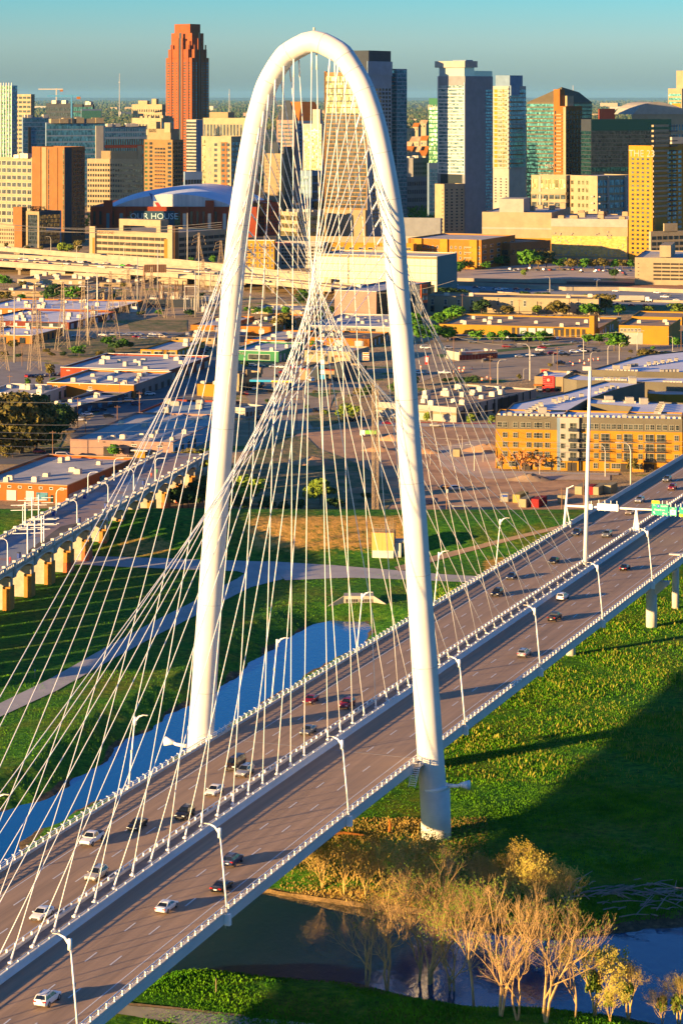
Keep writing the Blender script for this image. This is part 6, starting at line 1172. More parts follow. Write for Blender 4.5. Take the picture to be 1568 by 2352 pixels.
# ---------------------------------------------------------------- sign gantry on the bridge
gs, gt = st(1303, 1212); g0 = thing('sign_gantry', 'white overhead sign beam across both carriageways with green direction signs', 'sign gantry', bw(0, gs, dz(gs)), -BA)
m = MB(); m.tube([(TL-.6, 0, -2), (TL+.5, 0, 10.8)], [.42, .25], 10); q = m.build('column', white, g0, True); m = MB(); m.tube([(TL+1.6, 0, -1), (TL+.2, 0, 6)], .14, 6); m.build('brace', white, q); m = MB(); m.tube([(TL+.5, 0, 10.6), (TL+2.2, 0, 11.5)], .12, 6); m.build('arm', white, q)
gz = 5.9
m = MB(); m.tube([(TL, 0, gz), (TR+3, 0, gz+.6)], .27, 10); m.build('beam', white, g0, True)
m = MB(); m.face([(-.9, 0, 0), (1.1, 0, 0), (.25, 0, 6), (-.05, 0, 6)]); m.tube([(-.7, 0, 0), (.05, 0, 6)], .2, 6); m.tube([(.9, 0, 0), (.15, 0, 6)], .2, 6); m.build('support', white, g0)
def gx(px): 
    Y = bw(0, gs)[1]; X = W(px, Y); k = (px-784)/F   # where that sight line crosses the gantry plane
    yy = (bw(0, gs)[0]*U[0]+bw(0, gs)[1]*U[1])/(k*U[0]+U[1]); xx = k*yy; return (xx-bw(0, gs)[0])*V[0]+(yy-bw(0, gs)[1])*V[1]
sgreen = M('sign_green', (.0, .30, .20), rough=.5); syel = M('sign_yellow', (.80, .60, .02), rough=.5); swht = M('sign_white', (.85, .85, .82), rough=.5)
def gsign(x0, x1, z0, z1, mat, nm='sign'):
    m = MB(); m.bx(x0, x1, -.75, -.62, z0, z1); o = m.build(nm, mat, g0)
    for x in np.linspace(x0+.4, x1-.4, 2 if x1-x0 < 3 else 4): m = MB(); m.bx(x-.06, x+.06, -.6, -.35, z0-.2, z1+.9); m.build('hanger', white, o)
    return o
def lt(p, txt, size, x, z, mat=None): o = put('lettering', text_mesh(txt, size, mat or swht, .02), p, (x, -.79, z)); o.rotation_euler = (R(90), 0, 0)
a, c = gx(1372), gx(1420); gsign(a, c, gz-.5, gz+1.3, swht, 'blank_sign'); a, c = gx(1349), gx(1361); gsign(a, c, gz-.4, gz+.9, swht, 'blank_sign')
a, c = gx(1497), gx(1535); o = gsign(a, c, gz-.9, gz+2.1, sgreen); k = (c-a)/5.2
lt(o, 'TO', .5*k, a+.75*k, gz+1.7); lt(o, 'SOUTH', .62*k, a+3.9*k, gz+1.55); lt(o, 'Riverfront', .8*k, a+2.55*k, gz+.55); lt(o, 'Blvd', .8*k, a+4.1*k, gz-.35)
m = MB(); m.tube([(a+2.1*k, -.78, gz+1.55), (a+2.1*k, -.80, gz+1.55)], .5*k, 12); m.build('route_shield', M('shield_blue', (.02, .08, .45)), o); lt(o, '35E', .36*k, a+2.1*k, gz+1.55)
m = MB(); m.face([(a+.5*k, -.78, gz+.1), (a+1.0*k, -.78, gz-.05), (a+.8*k, -.78, gz-.15), (a+1.1*k, -.78, gz-.5), (a+.95*k, -.78, gz-.6), (a+.65*k, -.78, gz-.3), (a+.5*k, -.78, gz-.45)]); m.build('arrow', swht, o)
m = MB(); m.bx(a, a+2.4*k, -.75, -.62, gz+2.15, gz+2.95); o2 = m.build('exit_tab', syel, g0); lt(o2, 'LEFT', .6*k, a+1.2*k, gz+2.55, blk)
a, c = gx(1537), gx(1554.5); o = gsign(a, c, gz-.8, gz+1.5, sgreen); lt(o, 'TO', .55, (a+c)/2, gz+1.1); m = MB(); m.box(((a+c)/2, -.78, gz+.1), (1.5, .04, 1.3)); m.build('route_shield', swht, o); lt(o, '75', .9, (a+c)/2, gz+.1, blk)
for ch in o.children:
    if ch.name.startswith('lettering') and ch.location.z < gz+.5: ch.location.y = -.83
a = gx(1560); o = gsign(a, a+5, gz-.9, gz+1.6, sgreen); lt(o, 'TO', .55, a+.9, gz+1.2); m = MB(); m.bx(a, a+5, -.8, -.76, gz-.9, gz-.2); m.build('exit_panel', syel, o); lt(o, 'EXIT ONLY', .5, a+2.5, gz-.55, blk)
for ch in o.children:
    if ch.name.startswith('lettering') and ch.location.z < gz: ch.location.y = -.83
# ---------------------------------------------------------------- pump tower, outfall, containers
K = 2.8627; zz = lambda x, y: (517.3+x/K, 1065.1+y/K)
X, Y, z0 = GP(*zz(1035, 620)); t = thing('pump_tower', 'ochre boxy pump tower with a railed top standing on the grass bank', 'tower', (X, Y, z0-.5), R(-6))
m = MB(); m.bx(-3.0, 3.0, 0, 6, 0, 2.6); m.build('base', conc_pale, t); m = MB(); m.bx(-3.1, 3.1, -.1, 6, 2.6, 7.6); m.build('wall', M('shuttered_ochre', (.50, .28, .07), (.60, .38, .12), 1.5, .85, stretch=(3, 1, .05)), t); m = MB(); m.bx(3.0, 8, 2, 5, 4.6, 5.2); m.bx(3, 5, 1, 6, 0, 4.6); m.build('walkway', conc, t)
m = MB()
for x in np.arange(-3, 3.1, 1): m.tube([(x, 0, 7.6), (x, 0, 8.8)], .05, 4); m.tube([(x, 6, 7.6), (x, 6, 8.8)], .05, 4)
for y in (0, 6): 
    for z in (8.2, 8.8): m.tube([(-3, y, z), (3, y, z)], .05, 4)
for x in (1, 2, 2.6): m.tube([(x, 3, 7.6), (x, 3, 11.5)], .07, 4); m.tube([(x+.6, 4, 7.6), (x+.6, 4, 10)], .07, 4)
m.build('guard_rail', steel_lat, t)
X, Y = G(*zz(877, 978), -2); t = thing('culvert_outfall', 'concrete culvert outfall with barred openings at the head of the creek', 'culvert', (X, Y+1.0, -2.6), 0)
m = MB(); m.bx(-3.8, 3.8, 0, .8, 0, 4.6); m.bx(-3.8, 3.8, .8, 4, 4.2, 4.6); m.build('headwall', conc_weath, t)
for s in (-1, 1): m = MB(); m.face([(s*3.8, 0, 0), (s*9.5, -3.5, 0), (s*9.5, -3.5, 1.6), (s*3.8, 0, 4.6)][::s]); m.face([(s*3.8, 0, 4.6), (s*9.5, -3.5, 1.6), (s*9.6, -3, 1.6), (s*3.8, .7, 4.6)][::s]); m.build('wing_wall', conc_weath, t)
for s in (-1.8, 1.8): m = MB(); m.bx(s-1.6, s+1.6, -.05, .02, 0, 3.8); q = m.build('opening', blk, t); m = MB(); [m.bx(s-1.6+k*.62, s-1.5+k*.62, -.15, -.06, 0, 3.8) for k in range(6)]; [m.bx(s-1.6, s+1.6, -.17, -.07, z, z+.1) for z in (1, 2, 3)]; m.build('grille', galv, q)
cc = {'cream': W_('container_cream', (.55, .50, .34), bump=.03), 'yellow': W_('container_yellow', (.60, .48, .20)), 'red': W_('container_red', (.42, .05, .04)), 'white': W_('container_white', (.66, .64, .56))}
for x, y, col, L0, rz, lab in ((935, 1478, 'cream', 9, 68, 'leftmost of the group behind the tall mast'), (1003, 1478, 'red', 6, 68, 'the only red one behind the tall mast'), (1035, 1480, 'cream', 9, 66, 'right beside the red one behind the mast'), (1110, 1470, 'cream', 7, 66, 'rightmost of the group behind the mast'), (486, 1522, 'white', 3, 84, 'small one with a blue placard, at the left'), (558, 1528, 'yellow', 8, 66, 'yellowish one beside the small one'), (595, 1556, 'cream', 8, 66, 'in the middle of the front row'), (672, 1556, 'red', 8, 66, 'red one of the front row'), (833, 1532, 'cream', 3, 84, 'standing alone near the timber pole'), (195, 1248, 'cream', 4, 80, 'by the curved lamps on the dirt road')):
    X, Y = G(*Z(6, x, y)); t = thing('shipping_container', col+' metal container, '+lab, 'container', (X, Y+1, 0), R(rz), 'metal containers in the dirt lot')
    m = MB(); m.bx(0, L0, -1.25, 1.25, .15, 2.75); 
    for k in range(int(L0/.6)): m.bx(.2+k*.6, .45+k*.6, -1.31, 1.31, .3, 2.6)
    m.build('body', cc[col], t); m = MB(); m.bx(-.06, 0, -1.15, 1.15, .25, 2.65); q = m.build('door', cc[col], t)
    if col == 'white': m = MB(); m.bx(-.1, -.06, -1, 1, 1.7, 2.4); m.build('placard', M('placard_blue', (.02, .06, .3)), q)
for x, y, lab in ((25, 1532, 'partly hidden by the arch leg'), (152, 1577, 'empty, left of the pair'), (225, 1578, 'heaped with rubble, right of the pair')):
    X, Y = G(*Z(6, x, y)); t = thing('skip', 'dark blue metal skip, '+lab, 'skip', (X, Y, 0), R(10), 'rubbish skips'); m = MB(); m.v = [(-2.6, -1.1, .2), (2.6, -1.1, .2), (2.6, 1.1, .2), (-2.6, 1.1, .2), (-3, -1.2, 1.9), (3, -1.2, 1.9), (3, 1.2, 1.9), (-3, 1.2, 1.9)]; m.f = [(0, 1, 5, 4), (1, 2, 6, 5), (2, 3, 7, 6), (3, 0, 4, 7), (0, 3, 2, 1)]; m.m = [0]*5; m.build('body', M('skip_blue', (.01, .02, .08)), t)
    m = MB(); m.bx(-2.7, 2.7, -1, 1, 1.0, 1.6 if 'rubble' not in lab else 2.1); m.build('rubbish', conc_weath, t)
# road side signs
X, Y = G(*Z(7, 1510, 930)); t = thing('restaurant_sign', 'tall burger restaurant sign on a black post, orange bun shape with red lettering', 'sign', (X, Y, 0)); m = MB(); m.tube([(0, 0, 0), (0, 0, 5.6)], .45, 8); m.build('post', blk, t)
z1 = ZT(Z(7, 0, 740)[1], Y); z2 = ZT(Z(7, 0, 655)[1], Y); m = MB(); m.bx(-1.5, 1.5, -.3, .3, z1, z2); q = m.build('panel', M('sign_cream', (.75, .70, .58)), t)
for (a, c) in ((.04, .16), (.78, .96)): m = MB(); m.bx(-1.3, 1.3, -.36, -.3, z1+(z2-z1)*a, z1+(z2-z1)*c); m.build('bun', bpy.data.materials['bun_orange'], q)
for k, w_ in enumerate(('BURGER', 'KING')): o = put('lettering', text_mesh(w_, .78 if k == 0 else 1.1, bpy.data.materials['sign_red']), q, (0, -.38, z1+(z2-z1)*(.6-.3*k))); o.rotation_euler = (R(90), 0, 0)
for x, yb, yt, lab, mt in ((187, 550, 450, 'red pylon sign at the kerb left of the bail bonds office', 'sign_red_three'),):
    X, Y = G(*Z(15, x, yb)); h = ZT(Z(15, 0, yt)[1], Y); t = thing('pylon_sign', lab, 'sign', (X, Y, 0)); m = MB(); m.bx(-.9, .9, -.25, .25, 0, h); m.build('panel', bpy.data.materials[mt], t); m = MB(); m.bx(.9, 1.3, -.3, .3, 0, h*.8); m.build('frame', blk, t); m = MB(); m.bx(-.6, .6, -.29, -.25, h*.3, h*.85); m.build('lettering', swht, t)
X, Y = G(*Z(9, 455, 160)); h = ZT(Z(9, 0, 88)[1], Y+10); t = thing('restaurant_sign', 'tan and red restaurant sign rising behind the fast food roof', 'sign', (X, Y+10, 0)); m = MB(); m.bx(-2.3, 2.3, -.3, .3, h-3, h); q = m.build('panel', w_tan, t); m = MB(); m.bx(-1.6, 1.6, -.36, -.3, h-2.7, h-.4); m.build('emblem', bpy.data.materials['sign_red_three'], q); m = MB(); m.tube([(0, 0, 0), (0, 0, h-3)], .3, 8); m.build('post', galv, t)
X, Y = G(*Z(7, 1045, 1090)); t = thing('price_sign', 'blue and white fuel price sign on a post in front of the burger restaurant', 'sign', (X, Y, 0)); m = MB(); m.tube([(0, 0, 0), (0, 0, 8)], .2, 6); m.build('post', swht, t)
for k, z in enumerate((6, 8.2, 10.4, 12.6)): m = MB(); m.bx(-.9, .9, -.2, .2, z, z+1.9); m.build('panel', swht if k % 2 else M('price_blue%d' % k, (.05, .35, .65)), t)
# construction barrels and cones on the junction
cone = thing('traffic_barrel', 'x', 'barrel'); m = MB(); m.tube([(0, 0, 0), (0, 0, 1.3)], [.42, .3], 10); m.build('body', M('barrel_orange', (.75, .14, .02)), cone); m = MB(); m.tube([(0, 0, .8), (0, 0, 1.0)], .38, 10); m.tube([(0, 0, .4), (0, 0, .6)], .41, 10); m.build('stripe', swht, cone)
for i, (x, y) in enumerate(((570, 610), (572, 650), (613, 640), (628, 608), (720, 612), (840, 742), (890, 738), (900, 722), (940, 735), (208, 660), (118, 595), (505, 655))): 
    X, Y = G(*Z(15, x, y)); o = cone if i == 0 else dup(cone); o.location = (X, Y, .1); tag(o, 'orange and white traffic barrel on the wide junction', 'barrel', 'traffic barrels on the junction')
for x, y in ((170, 296), (232, 285), (262, 300), (290, 278), (318, 276), (350, 272), (188, 305)):
    X, Y = G(*Z(16, x, y)); dup(cone, (X, Y, .1), 0, 'orange and white traffic barrel near the grey apartment wing', 'traffic barrels by the apartments')
# ================================================================ TREES AND GRASS
def leaf_mat(n, c, c2, k=.35):
    m = M(n, c, c2, .55, .8, coord='World', rnd=.22, det=2); p = m.node_tree.nodes['Principled BSDF']; p.inputs['Specular IOR Level'].default_value = .15
    p.inputs['Subsurface Weight'].default_value = 0; return m
L_g = leaf_mat('leaf_green', (.02, .10, .008), (.11, .25, .018)); L_d = leaf_mat('leaf_dark', (.014, .045, .012), (.045, .085, .020)); L_y = leaf_mat('leaf_yellow_green', (.07, .13, .012), (.20, .26, .03))
L_b = leaf_mat('leaf_olive', (.06, .065, .015), (.17, .13, .03)); L_r = leaf_mat('leaf_russet', (.34, .14, .05), (.50, .22, .07))
L_au = leaf_mat('leaf_gold', (.26, .24, .03), (.50, .38, .07)); bark = M('bark', (.10, .07, .05), (.17, .12, .08), 2, .95); bark_pale = M('pale_bark', (.36, .225, .09), (.54, .35, .13), 1.2, .9); bark_gold = M('golden_twig', (.40, .26, .08), (.55, .38, .12), 1.2, .9)
def crown_mesh(seed, n, rx, rz, leaf, lobes, mat, name='crown', z0=.35):
    rr = random.Random(seed); m = MB(); Ls = []
    for i in range(lobes):
        a = rr.uniform(0, 6.28); q = rr.random()**.6; z = rr.uniform(z0, .86); w_ = math.sin(math.pi*min(.95, max(.12, (z-.1))))
        Ls.append((math.cos(a)*rx*q*w_*.72, math.sin(a)*rx*q*w_*.72, z*rz, rr.uniform(.26, .46)*rx))
    for i in range(n):
        x, y, z, r = rr.choice(Ls); a = rr.uniform(0, 6.28); c = rr.uniform(-.75, 1); s = math.sqrt(1-c*c); q = r*rr.uniform(.72, 1.12); p = Vector((x+math.cos(a)*s*q, y+math.sin(a)*s*q, z+c*q*.8))
        nrm = Vector((math.cos(a)*s+rr.gauss(0, .45), math.sin(a)*s+rr.gauss(0, .45), c+rr.gauss(0, .45))).normalized()
        t1 = nrm.orthogonal().normalized(); t1.rotate(Matrix.Rotation(rr.uniform(0, 6.28), 3, nrm)); t2 = nrm.cross(t1); l = leaf*rr.uniform(.6, 1.35)
        m.face([p-t1*l*.5-t2*l*.35, p+t1*l*.5-t2*l*.3, p+t1*l*.35+t2*l*.45+nrm*l*.2, p-t1*l*.4+t2*l*.4])
    return m.mesh(name, mat)
def trunk_mesh(seed, rx, rz, r=.28):
    rr = random.Random(seed); m = MB(); m.tube([(0, 0, -.4), (0.1, 0, rz*.25), (0, .1, rz*.5), (0, 0, rz*.75)], [r, r*.75, r*.5, r*.15], 7)
    for k in range(7): a = k*2.4+rr.random(); z = rz*(.22+.06*k); m.tube([(0, 0, z), (math.cos(a)*rx*.35, math.sin(a)*rx*.35, z+rz*.15), (math.cos(a)*rx*.65, math.sin(a)*rx*.65, z+rz*.28)], [r*.45, r*.25, r*.08], 5)
    return m.mesh('trunk', bark)
CR = {}
for key, mt in (('g', L_g), ('d', L_d), ('y', L_y), ('b', L_b), ('r', L_r)):
    CR[key] = [crown_mesh(ord(key)*7+i, 520 if key != 'r' else 45, 4.0, 8.0, .85, 13, mt) for i in range(3)]
TM = [trunk_mesh(i, 4, 8) for i in range(3)]
CN = {'g': 'bright green', 'd': 'dark green', 'y': 'yellow green', 'b': 'olive brown', 'r': 'sparse reddish'}
def row(zk, desc, items, group=None, wide=1.0, k=None):
    items = sorted(items, key=lambda q: q[0]); n = len(items)
    for i, (x, yb, yt, c) in enumerate(items):
        px, py = Z(zk, x, yb) if zk else (x, yb); X, Y, z0 = (G(px, py)+(0,)) if py < 1180 else GP(px, py); h = ZT(Z(zk, 0, yt)[1] if zk else yt, Y)-z0
        on = (['first', 'second', 'third', 'fourth', 'fifth', 'sixth', 'seventh', 'eighth', 'ninth', 'tenth', 'eleventh', 'twelfth', 'thirteenth', 'fourteenth'][i] + ' from left') if n > 1 else ''
        t = thing('tree', ('%s tree %s %s' % (CN[c], desc, on)).strip(), 'tree', (X, Y, z0), random.uniform(0, 6.28), group or 'trees '+desc)
        s = max(.25, h/8.2); w_ = s*wide*random.uniform(.9, 1.15); j = random.randrange(3); put('trunk', TM[j], t, sc=(s, s, s)); put('crown', CR[c][j], t, sc=(w_, w_, s))
row(8, 'along the yard fence on the left', [(490, 330, 185, 'b'), (530, 385, 320, 'g'), (270, 420, 325, 'g'), (90, 455, 400, 'g'), (400, 420, 300, 'b')])
row(13, 'behind the white warehouse roofs', [(40, 250, 110, 'g'), (270, 275, 190, 'b'), (620, 425, 220, 'd'), (740, 430, 240, 'd'), (850, 435, 240, 'g'), (930, 430, 255, 'b'), (260, 445, 335, 'g'), (50, 440, 310, 'b'), (550, 420, 330, 'g'), (120, 240, 160, 'g'), (380, 440, 390, 'g')], wide=1.35)
row(13, 'in the dark verge below the pylons', [(940, 1085, 945, 'g'), (1290, 975, 835, 'g'), (1450, 1000, 865, 'g'), (900, 1075, 960, 'g'), (1370, 1010, 890, 'd'), (1540, 990, 900, 'd'), (150, 1000, 880, 'b')], wide=1.5)
row(1, 'between the freeway ramp and the garage', [(45, 1460, 1420, 'b'), (405, 1492, 1415, 'y'), (440, 1492, 1435, 'y'), (465, 1494, 1430, 'y'), (515, 1500, 1405, 'b'), (185, 1475, 1435, 'b'), (270, 1478, 1440, 'b'), (660, 1512, 1435, 'b'), (710, 1514, 1450, 'b'), (770, 1516, 1430, 'y'), (840, 1520, 1450, 'b'), (1190, 1552, 1515, 'g'), (1260, 1556, 1515, 'g'), (1400, 1560, 1500, 'g')])
row(7, 'behind the shops inside the arch', [(330, 255, 155, 'g'), (460, 258, 155, 'g'), (600, 425, 215, 'b'), (660, 265, 150, 'g'), (830, 135, 5, 'd'), (500, 420, 300, 'b'), (700, 420, 290, 'd'), (940, 595, 520, 'g'), (1460, 250, 225, 'b'), (960, 700, 580, 'd'), (870, 250, 210, 'd')], wide=1.3)
row(7, 'on the verges of the wide street', [(215, 835, 735, 'd'), (1300, 1355, 1195, 'y'), (1400, 1390, 1225, 'y'), (1250, 1380, 1260, 'y'), (1100, 955, 900, 'd'), (450, 1205, 1155, 'd'), (1540, 1160, 1000, 'd'), (1440, 1150, 1040, 'b'), (1070, 1330, 1270, 'y'), (1350, 1150, 1100, 'd'), (960, 1110, 1070, 'b'), (880, 1265, 1235, 'd')], wide=1.3)
row(6, 'in the row before the yellow depot', [(60, 545, 445, 'g'), (145, 542, 455, 'g'), (325, 548, 472, 'g'), (415, 552, 480, 'g'), (470, 552, 472, 'g'), (545, 548, 492, 'g'), (625, 548, 478, 'g'), (700, 558, 475, 'g')], wide=1.5)
row(6, 'in front of the depot office', [(990, 562, 492, 'g'), (1060, 562, 492, 'g'), (1150, 600, 475, 'g'), (1190, 598, 508, 'y')], wide=1.5)
row(6, 'along the long cream wall', [(345, 378, 280, 'd'), (500, 390, 320, 'b'), (675, 384, 320, 'y'), (790, 388, 288, 'b'), (835, 388, 320, 'b'), (985, 392, 308, 'g'), (1040, 388, 312, 'g'), (1095, 372, 258, 'b'), (1175, 388, 315, 'g')], wide=1.5)
row(6, 'at the left end of the cream wall', [(205, 395, 322, 'g'), (130, 425, 350, 'g'), (90, 450, 370, 'g'), (20, 520, 440, 'g')], wide=1.4)
row(6, 'on the motorway bank at right', [(150, 275, 208, 'd'), (230, 275, 225, 'd'), (610, 284, 235, 'd'), (740, 284, 240, 'd'), (680, 284, 245, 'd'), (980, 290, 255, 'g'), (1350, 378, 325, 'y'), (1530, 375, 310, 'y')], wide=2)
row(3, 'in the dense row before the ochre hall', [(640, 1312, 1185, 'g'), (690, 1312, 1200, 'b'), (740, 1305, 1200, 'b'), (820, 1312, 1240, 'g'), (900, 1316, 1240, 'b'), (965, 1316, 1242, 'g'), (1025, 1314, 1245, 'b'), (1090, 1314, 1240, 'b'), (1150, 1312, 1248, 'g'), (1200, 1312, 1248, 'b'), (1255, 1312, 1252, 'g')], wide=1.45)
row(3, 'near the orange brick apartments', [(190, 1348, 1270, 'g'), (215, 1332, 1260, 'g'), (245, 1312, 1250, 'd'), (150, 1322, 1265, 'b'), (375, 1312, 1262, 'g'), (450, 1297, 1230, 'g'), (485, 1292, 1225, 'd'), (605, 1357, 1310, 'y'), (1150, 1368, 1300, 'd')], wide=1.3)
row(6, 'on the street by the new apartments', [(470, 1328, 1190, 'r'), (578, 1328, 1185, 'r'), (605, 1330, 1205, 'r'), (690, 1332, 1200, 'r'), (285, 1052, 980, 'y'), (410, 1057, 990, 'y'), (1255, 1348, 1250, 'b'), (18, 1042, 970, 'y'), (575, 782, 738, 'b'), (1390, 1320, 1230, 'r')], wide=.9)
row(6, 'clipped low beside the brown roof', [(210, 800, 752, 'd'), (290, 802, 750, 'd'), (250, 800, 756, 'd'), (140, 796, 760, 'd')], wide=2)
row(6, 'low behind the far apartment wing', [(1330, 655, 590, 'b'), (1400, 655, 592, 'b'), (1240, 668, 640, 'b'), (1460, 650, 600, 'd'), (1280, 665, 636, 'b')], wide=2)
row(12, 'at the far end of the viaduct', [(1180, 310, 85, 'b'), (1245, 280, 60, 'b'), (1330, 240, 70, 'y'), (1150, 340, 180, 'b'), (1200, 470, 300, 'd'), (1290, 460, 290, 'd'), (1330, 430, 240, 'd'), (1120, 460, 330, 'd'), (1080, 250, 130, 'b'), (1240, 470, 330, 'd')], wide=1.25)
row(12, 'in the planter on the viaduct', [(350, 720, 590, 'b')], wide=.8)
row(8, 'before the pink warehouse', [(1140, 1118, 975, 'g')], wide=1.3)
row(0, 'in the dirt behind the levee', [(575, 1165, 1093, 'y'), (735, 1160, 1098, 'y'), (610, 1172, 1140, 'd'), (530, 1172, 1135, 'd'), (690, 1172, 1145, 'd'), (560, 1175, 1140, 'd'), (770, 1172, 1140, 'd'), (650, 1174, 1150, 'd'), (840, 1150, 1128, 'd')], wide=1.5)
row(13, 'in the dirt strip along the left road', [(60, 1090, 1020, 'b'), (230, 1100, 1040, 'd'), (620, 1090, 1030, 'b'), (760, 1085, 1020, 'd'), (1180, 1090, 1010, 'b'), (1330, 1085, 1000, 'd'), (560, 1050, 990, 'b')], wide=1.8)
row(14, 'around the substation yard', [(80, 1040, 960, 'g'), (420, 1235, 1160, 'd'), (640, 1230, 1150, 'g'), (990, 1235, 1150, 'd'), (1120, 1010, 950, 'd'), (220, 900, 830, 'b')], wide=1.8)
row(17, 'between the low roofs under the garage', [(180, 700, 640, 'g'), (520, 470, 420, 'g'), (450, 520, 425, 'g'), (620, 600, 540, 'd'), (60, 590, 550, 'g'), (560, 650, 590, 'd')], wide=1.6)
row(5, 'on the street edges behind the right arch leg', [(1240, 690, 560, 'g'), (1290, 770, 650, 'g'), (1380, 720, 650, 'g'), (1460, 760, 670, 'g'), (1500, 640, 530, 'g'), (1130, 1110, 1010, 'd'), (1230, 1060, 990, 'd')], wide=1.4)
row(16, 'in the verge by the junction', [(20, 160, 90, 'g'), (560, 230, 205, 'b'), (700, 205, 180, 'g'), (860, 190, 120, 'g'), (40, 318, 290, 'b')], wide=1.6)
big = [crown_mesh(90+i, 3000, 9.5, 14, 1.0, 34, L_d if i else L_b, z0=.2) for i in range(3)]; bt = [trunk_mesh(70+i, 9, 14, .6) for i in range(2)]
for i, (x, yb, yt, lab, cm) in enumerate(((40, 1095, 490, 'leftmost, cut by the border', 0), (215, 1075, 495, 'second from left with brownish top', 0), (350, 1040, 500, 'third from left, over the white workshop', 1), (500, 900, 560, 'fourth from left', 1), (640, 845, 590, 'rightmost, over the shaded car park', 2), (70, 1115, 950, 'lowest, beside the orange warehouse roof', 0))):
    X, Y = G(*Z(8, x, yb)); h = ZT(Z(8, 0, yt)[1], Y); s = h/14.5; t = thing('tree', 'big dark oak on the left, '+lab, 'tree', (X, Y, 0), i*1.3, 'big oaks on the left'); put('trunk', bt[i % 2], t, sc=(s, s, s)); put('crown', big[cm], t, sc=(s*1.0, s*1.0, s))
# ---------------------------------------------------------------- bare riverside trees
def bare_mesh(seed, h, spread=.55, stems=3, leafy=0, depth=6):
    rr = random.Random(seed); m = MB(); lf = MB()
    def grow(p, d, L0, r, k):
        pts = [p]; q = p; dd = d
        for i in range(3): dd = (dd+Vector((rr.gauss(0, .10), rr.gauss(0, .10), .05))).normalized(); q = q+dd*L0/3; pts.append(q)
        m.tube(pts, [r, r*.88, r*.78, r*.68], 6 if r > .12 else (4 if r > .05 else 3), cap=False)
        if k == 0 or r < .004:
            if leafy and rr.random() < leafy:
                for _ in range(3): a = q+Vector((rr.gauss(0, .3), rr.gauss(0, .3), rr.gauss(0, .3))); lf.face([a, a+Vector((.26, .05, .1)), a+Vector((.1, .2, .28))])
            return
        n = 2 if rr.random() < .35 else 3
        for i in range(n):
            ax = dd.orthogonal().normalized(); ax.rotate(Matrix.Rotation(rr.uniform(0, 6.28), 3, dd)); an = rr.uniform(.25, spread+.25) if i else rr.uniform(.05, .3)
            d2 = dd.copy(); d2.rotate(Matrix.Rotation(an, 3, ax)); d2 = (d2+Vector((0, 0, .10))).normalized()
            grow(pts[-1] if i == 0 else pts[rr.choice((2, 3))], d2, L0*rr.uniform(.66, .86), r*rr.uniform(.54, .66), k-1)
    for i in range(stems):
        a = i*6.28/stems+rr.random(); d = Vector((math.cos(a)*.22*(stems > 1), math.sin(a)*.22*(stems > 1), 1)).normalized(); grow(Vector((0, 0, -.5)), d, h*.27, .26 if stems < 3 else .13, depth)
    return m.mesh('trunk', bark_pale if h > 15 else bark_gold), (lf.mesh('foliage', L_y if h > 15 else L_au) if leafy else None)
BV = [bare_mesh(3, 20, .6, 2, .25, 6), bare_mesh(8, 20, .65, 2, .15, 6), bare_mesh(12, 20, .5, 1, .12, 7), bare_mesh(21, 10, .6, 3, .18, 6), bare_mesh(27, 10, .65, 3, .18, 6), bare_mesh(33, 12, .6, 2, 1., 6)]
bl = [(1088, 2314, 19.5, 2, 'third trunk from the right among the tall ones'), (1149, 2335, 19, 0, 'behind the two stemmed one, slender'), (1187, 2345, 15, 1, 'short leaning one between the tall trunks'), (1253, 2350, 20.5, 1, 'tallest two stemmed one at the right'), (988, 2284, 21, 0, 'dark trunked, in the middle of the group'), (958, 2279, 20, 2, 'dark trunked, just left of the middle'), (889, 2276, 17, 1, 'leftmost over the dark water'), (1040, 2300, 16, 0, 'smaller one behind the middle of the group'), (1320, 2340, 13, 2, 'small one right of the tallest'), (842, 2268, 15, 0, 'outermost at the left, over the dark pool'), (1015, 2120, 14, 2, 'standing back on the far bank, left'), (930, 2110, 13, 0, 'standing back on the far bank near the arch foot')]
for i, (px, py, h, v_, lab) in enumerate(bl):
    X, Y, z0 = GP(px, py); t = thing('bare_tree', 'leafless riverside tree, '+lab, 'tree', (X, Y, z0), i*1.7, 'leafless trees on the river bank'); s = h/20; put('trunk', BV[v_][0], t, sc=(s, s, s)); put('foliage', BV[v_][1], t, sc=(s, s, s))
for i, (px, py, h, v_, lab) in enumerate(((1366, 2337, 11, 5, 'with a forked trunk'), (1440, 2345, 9, 5, 'right of the forked one'), (1520, 2356, 7, 4, 'low at the right border'), (1400, 2350, 7, 4, 'small one at the bottom edge'), (1556, 2362, 8, 5, 'cut by the right border'))):
    X, Y, z0 = GP(px, py); t = thing('willow_tree', 'yellow green riverside tree '+lab, 'tree', (X, Y, z0), i*2.1, 'yellow green trees at the lower right'); s = h/12; put('trunk', BV[v_][0], t, sc=(s, s, s)); put('foliage', BV[v_][1], t, sc=(s, s, s)); put('crown', CR['y'][i % 3], t, loc=(0, 0, h*.15), sc=(s*.42, s*.42, s*.7))
for i, (px, py) in enumerate(((740, 2040), (790, 2055), (840, 2062), (890, 2068), (935, 2075), (985, 2080), (1035, 2090), (875, 2020), (985, 2035), (1090, 2095), (1145, 2105), (1200, 2118), (1100, 2060), (1255, 2125), (1300, 2130), (1220, 2090))):
    X, Y, z0 = GP(px, py); t = thing('scrub_tree', 'golden budding scrub tree on the far river bank, %s from the left' % ['first', 'second', 'third', 'fourth', 'fifth', 'sixth', 'seventh', 'eighth'][i % 8], 'tree', (X, Y, z0), i*2.3, 'golden scrub trees on the far bank')
    t['label'] = 'golden budding scrub tree in the thicket on the far river bank'
    s = random.uniform(.75, 1.15); v_ = 3+i % 2; put('trunk', BV[v_][0], t, sc=(s, s, s)); put('foliage', BV[v_][1], t, sc=(s, s, s))
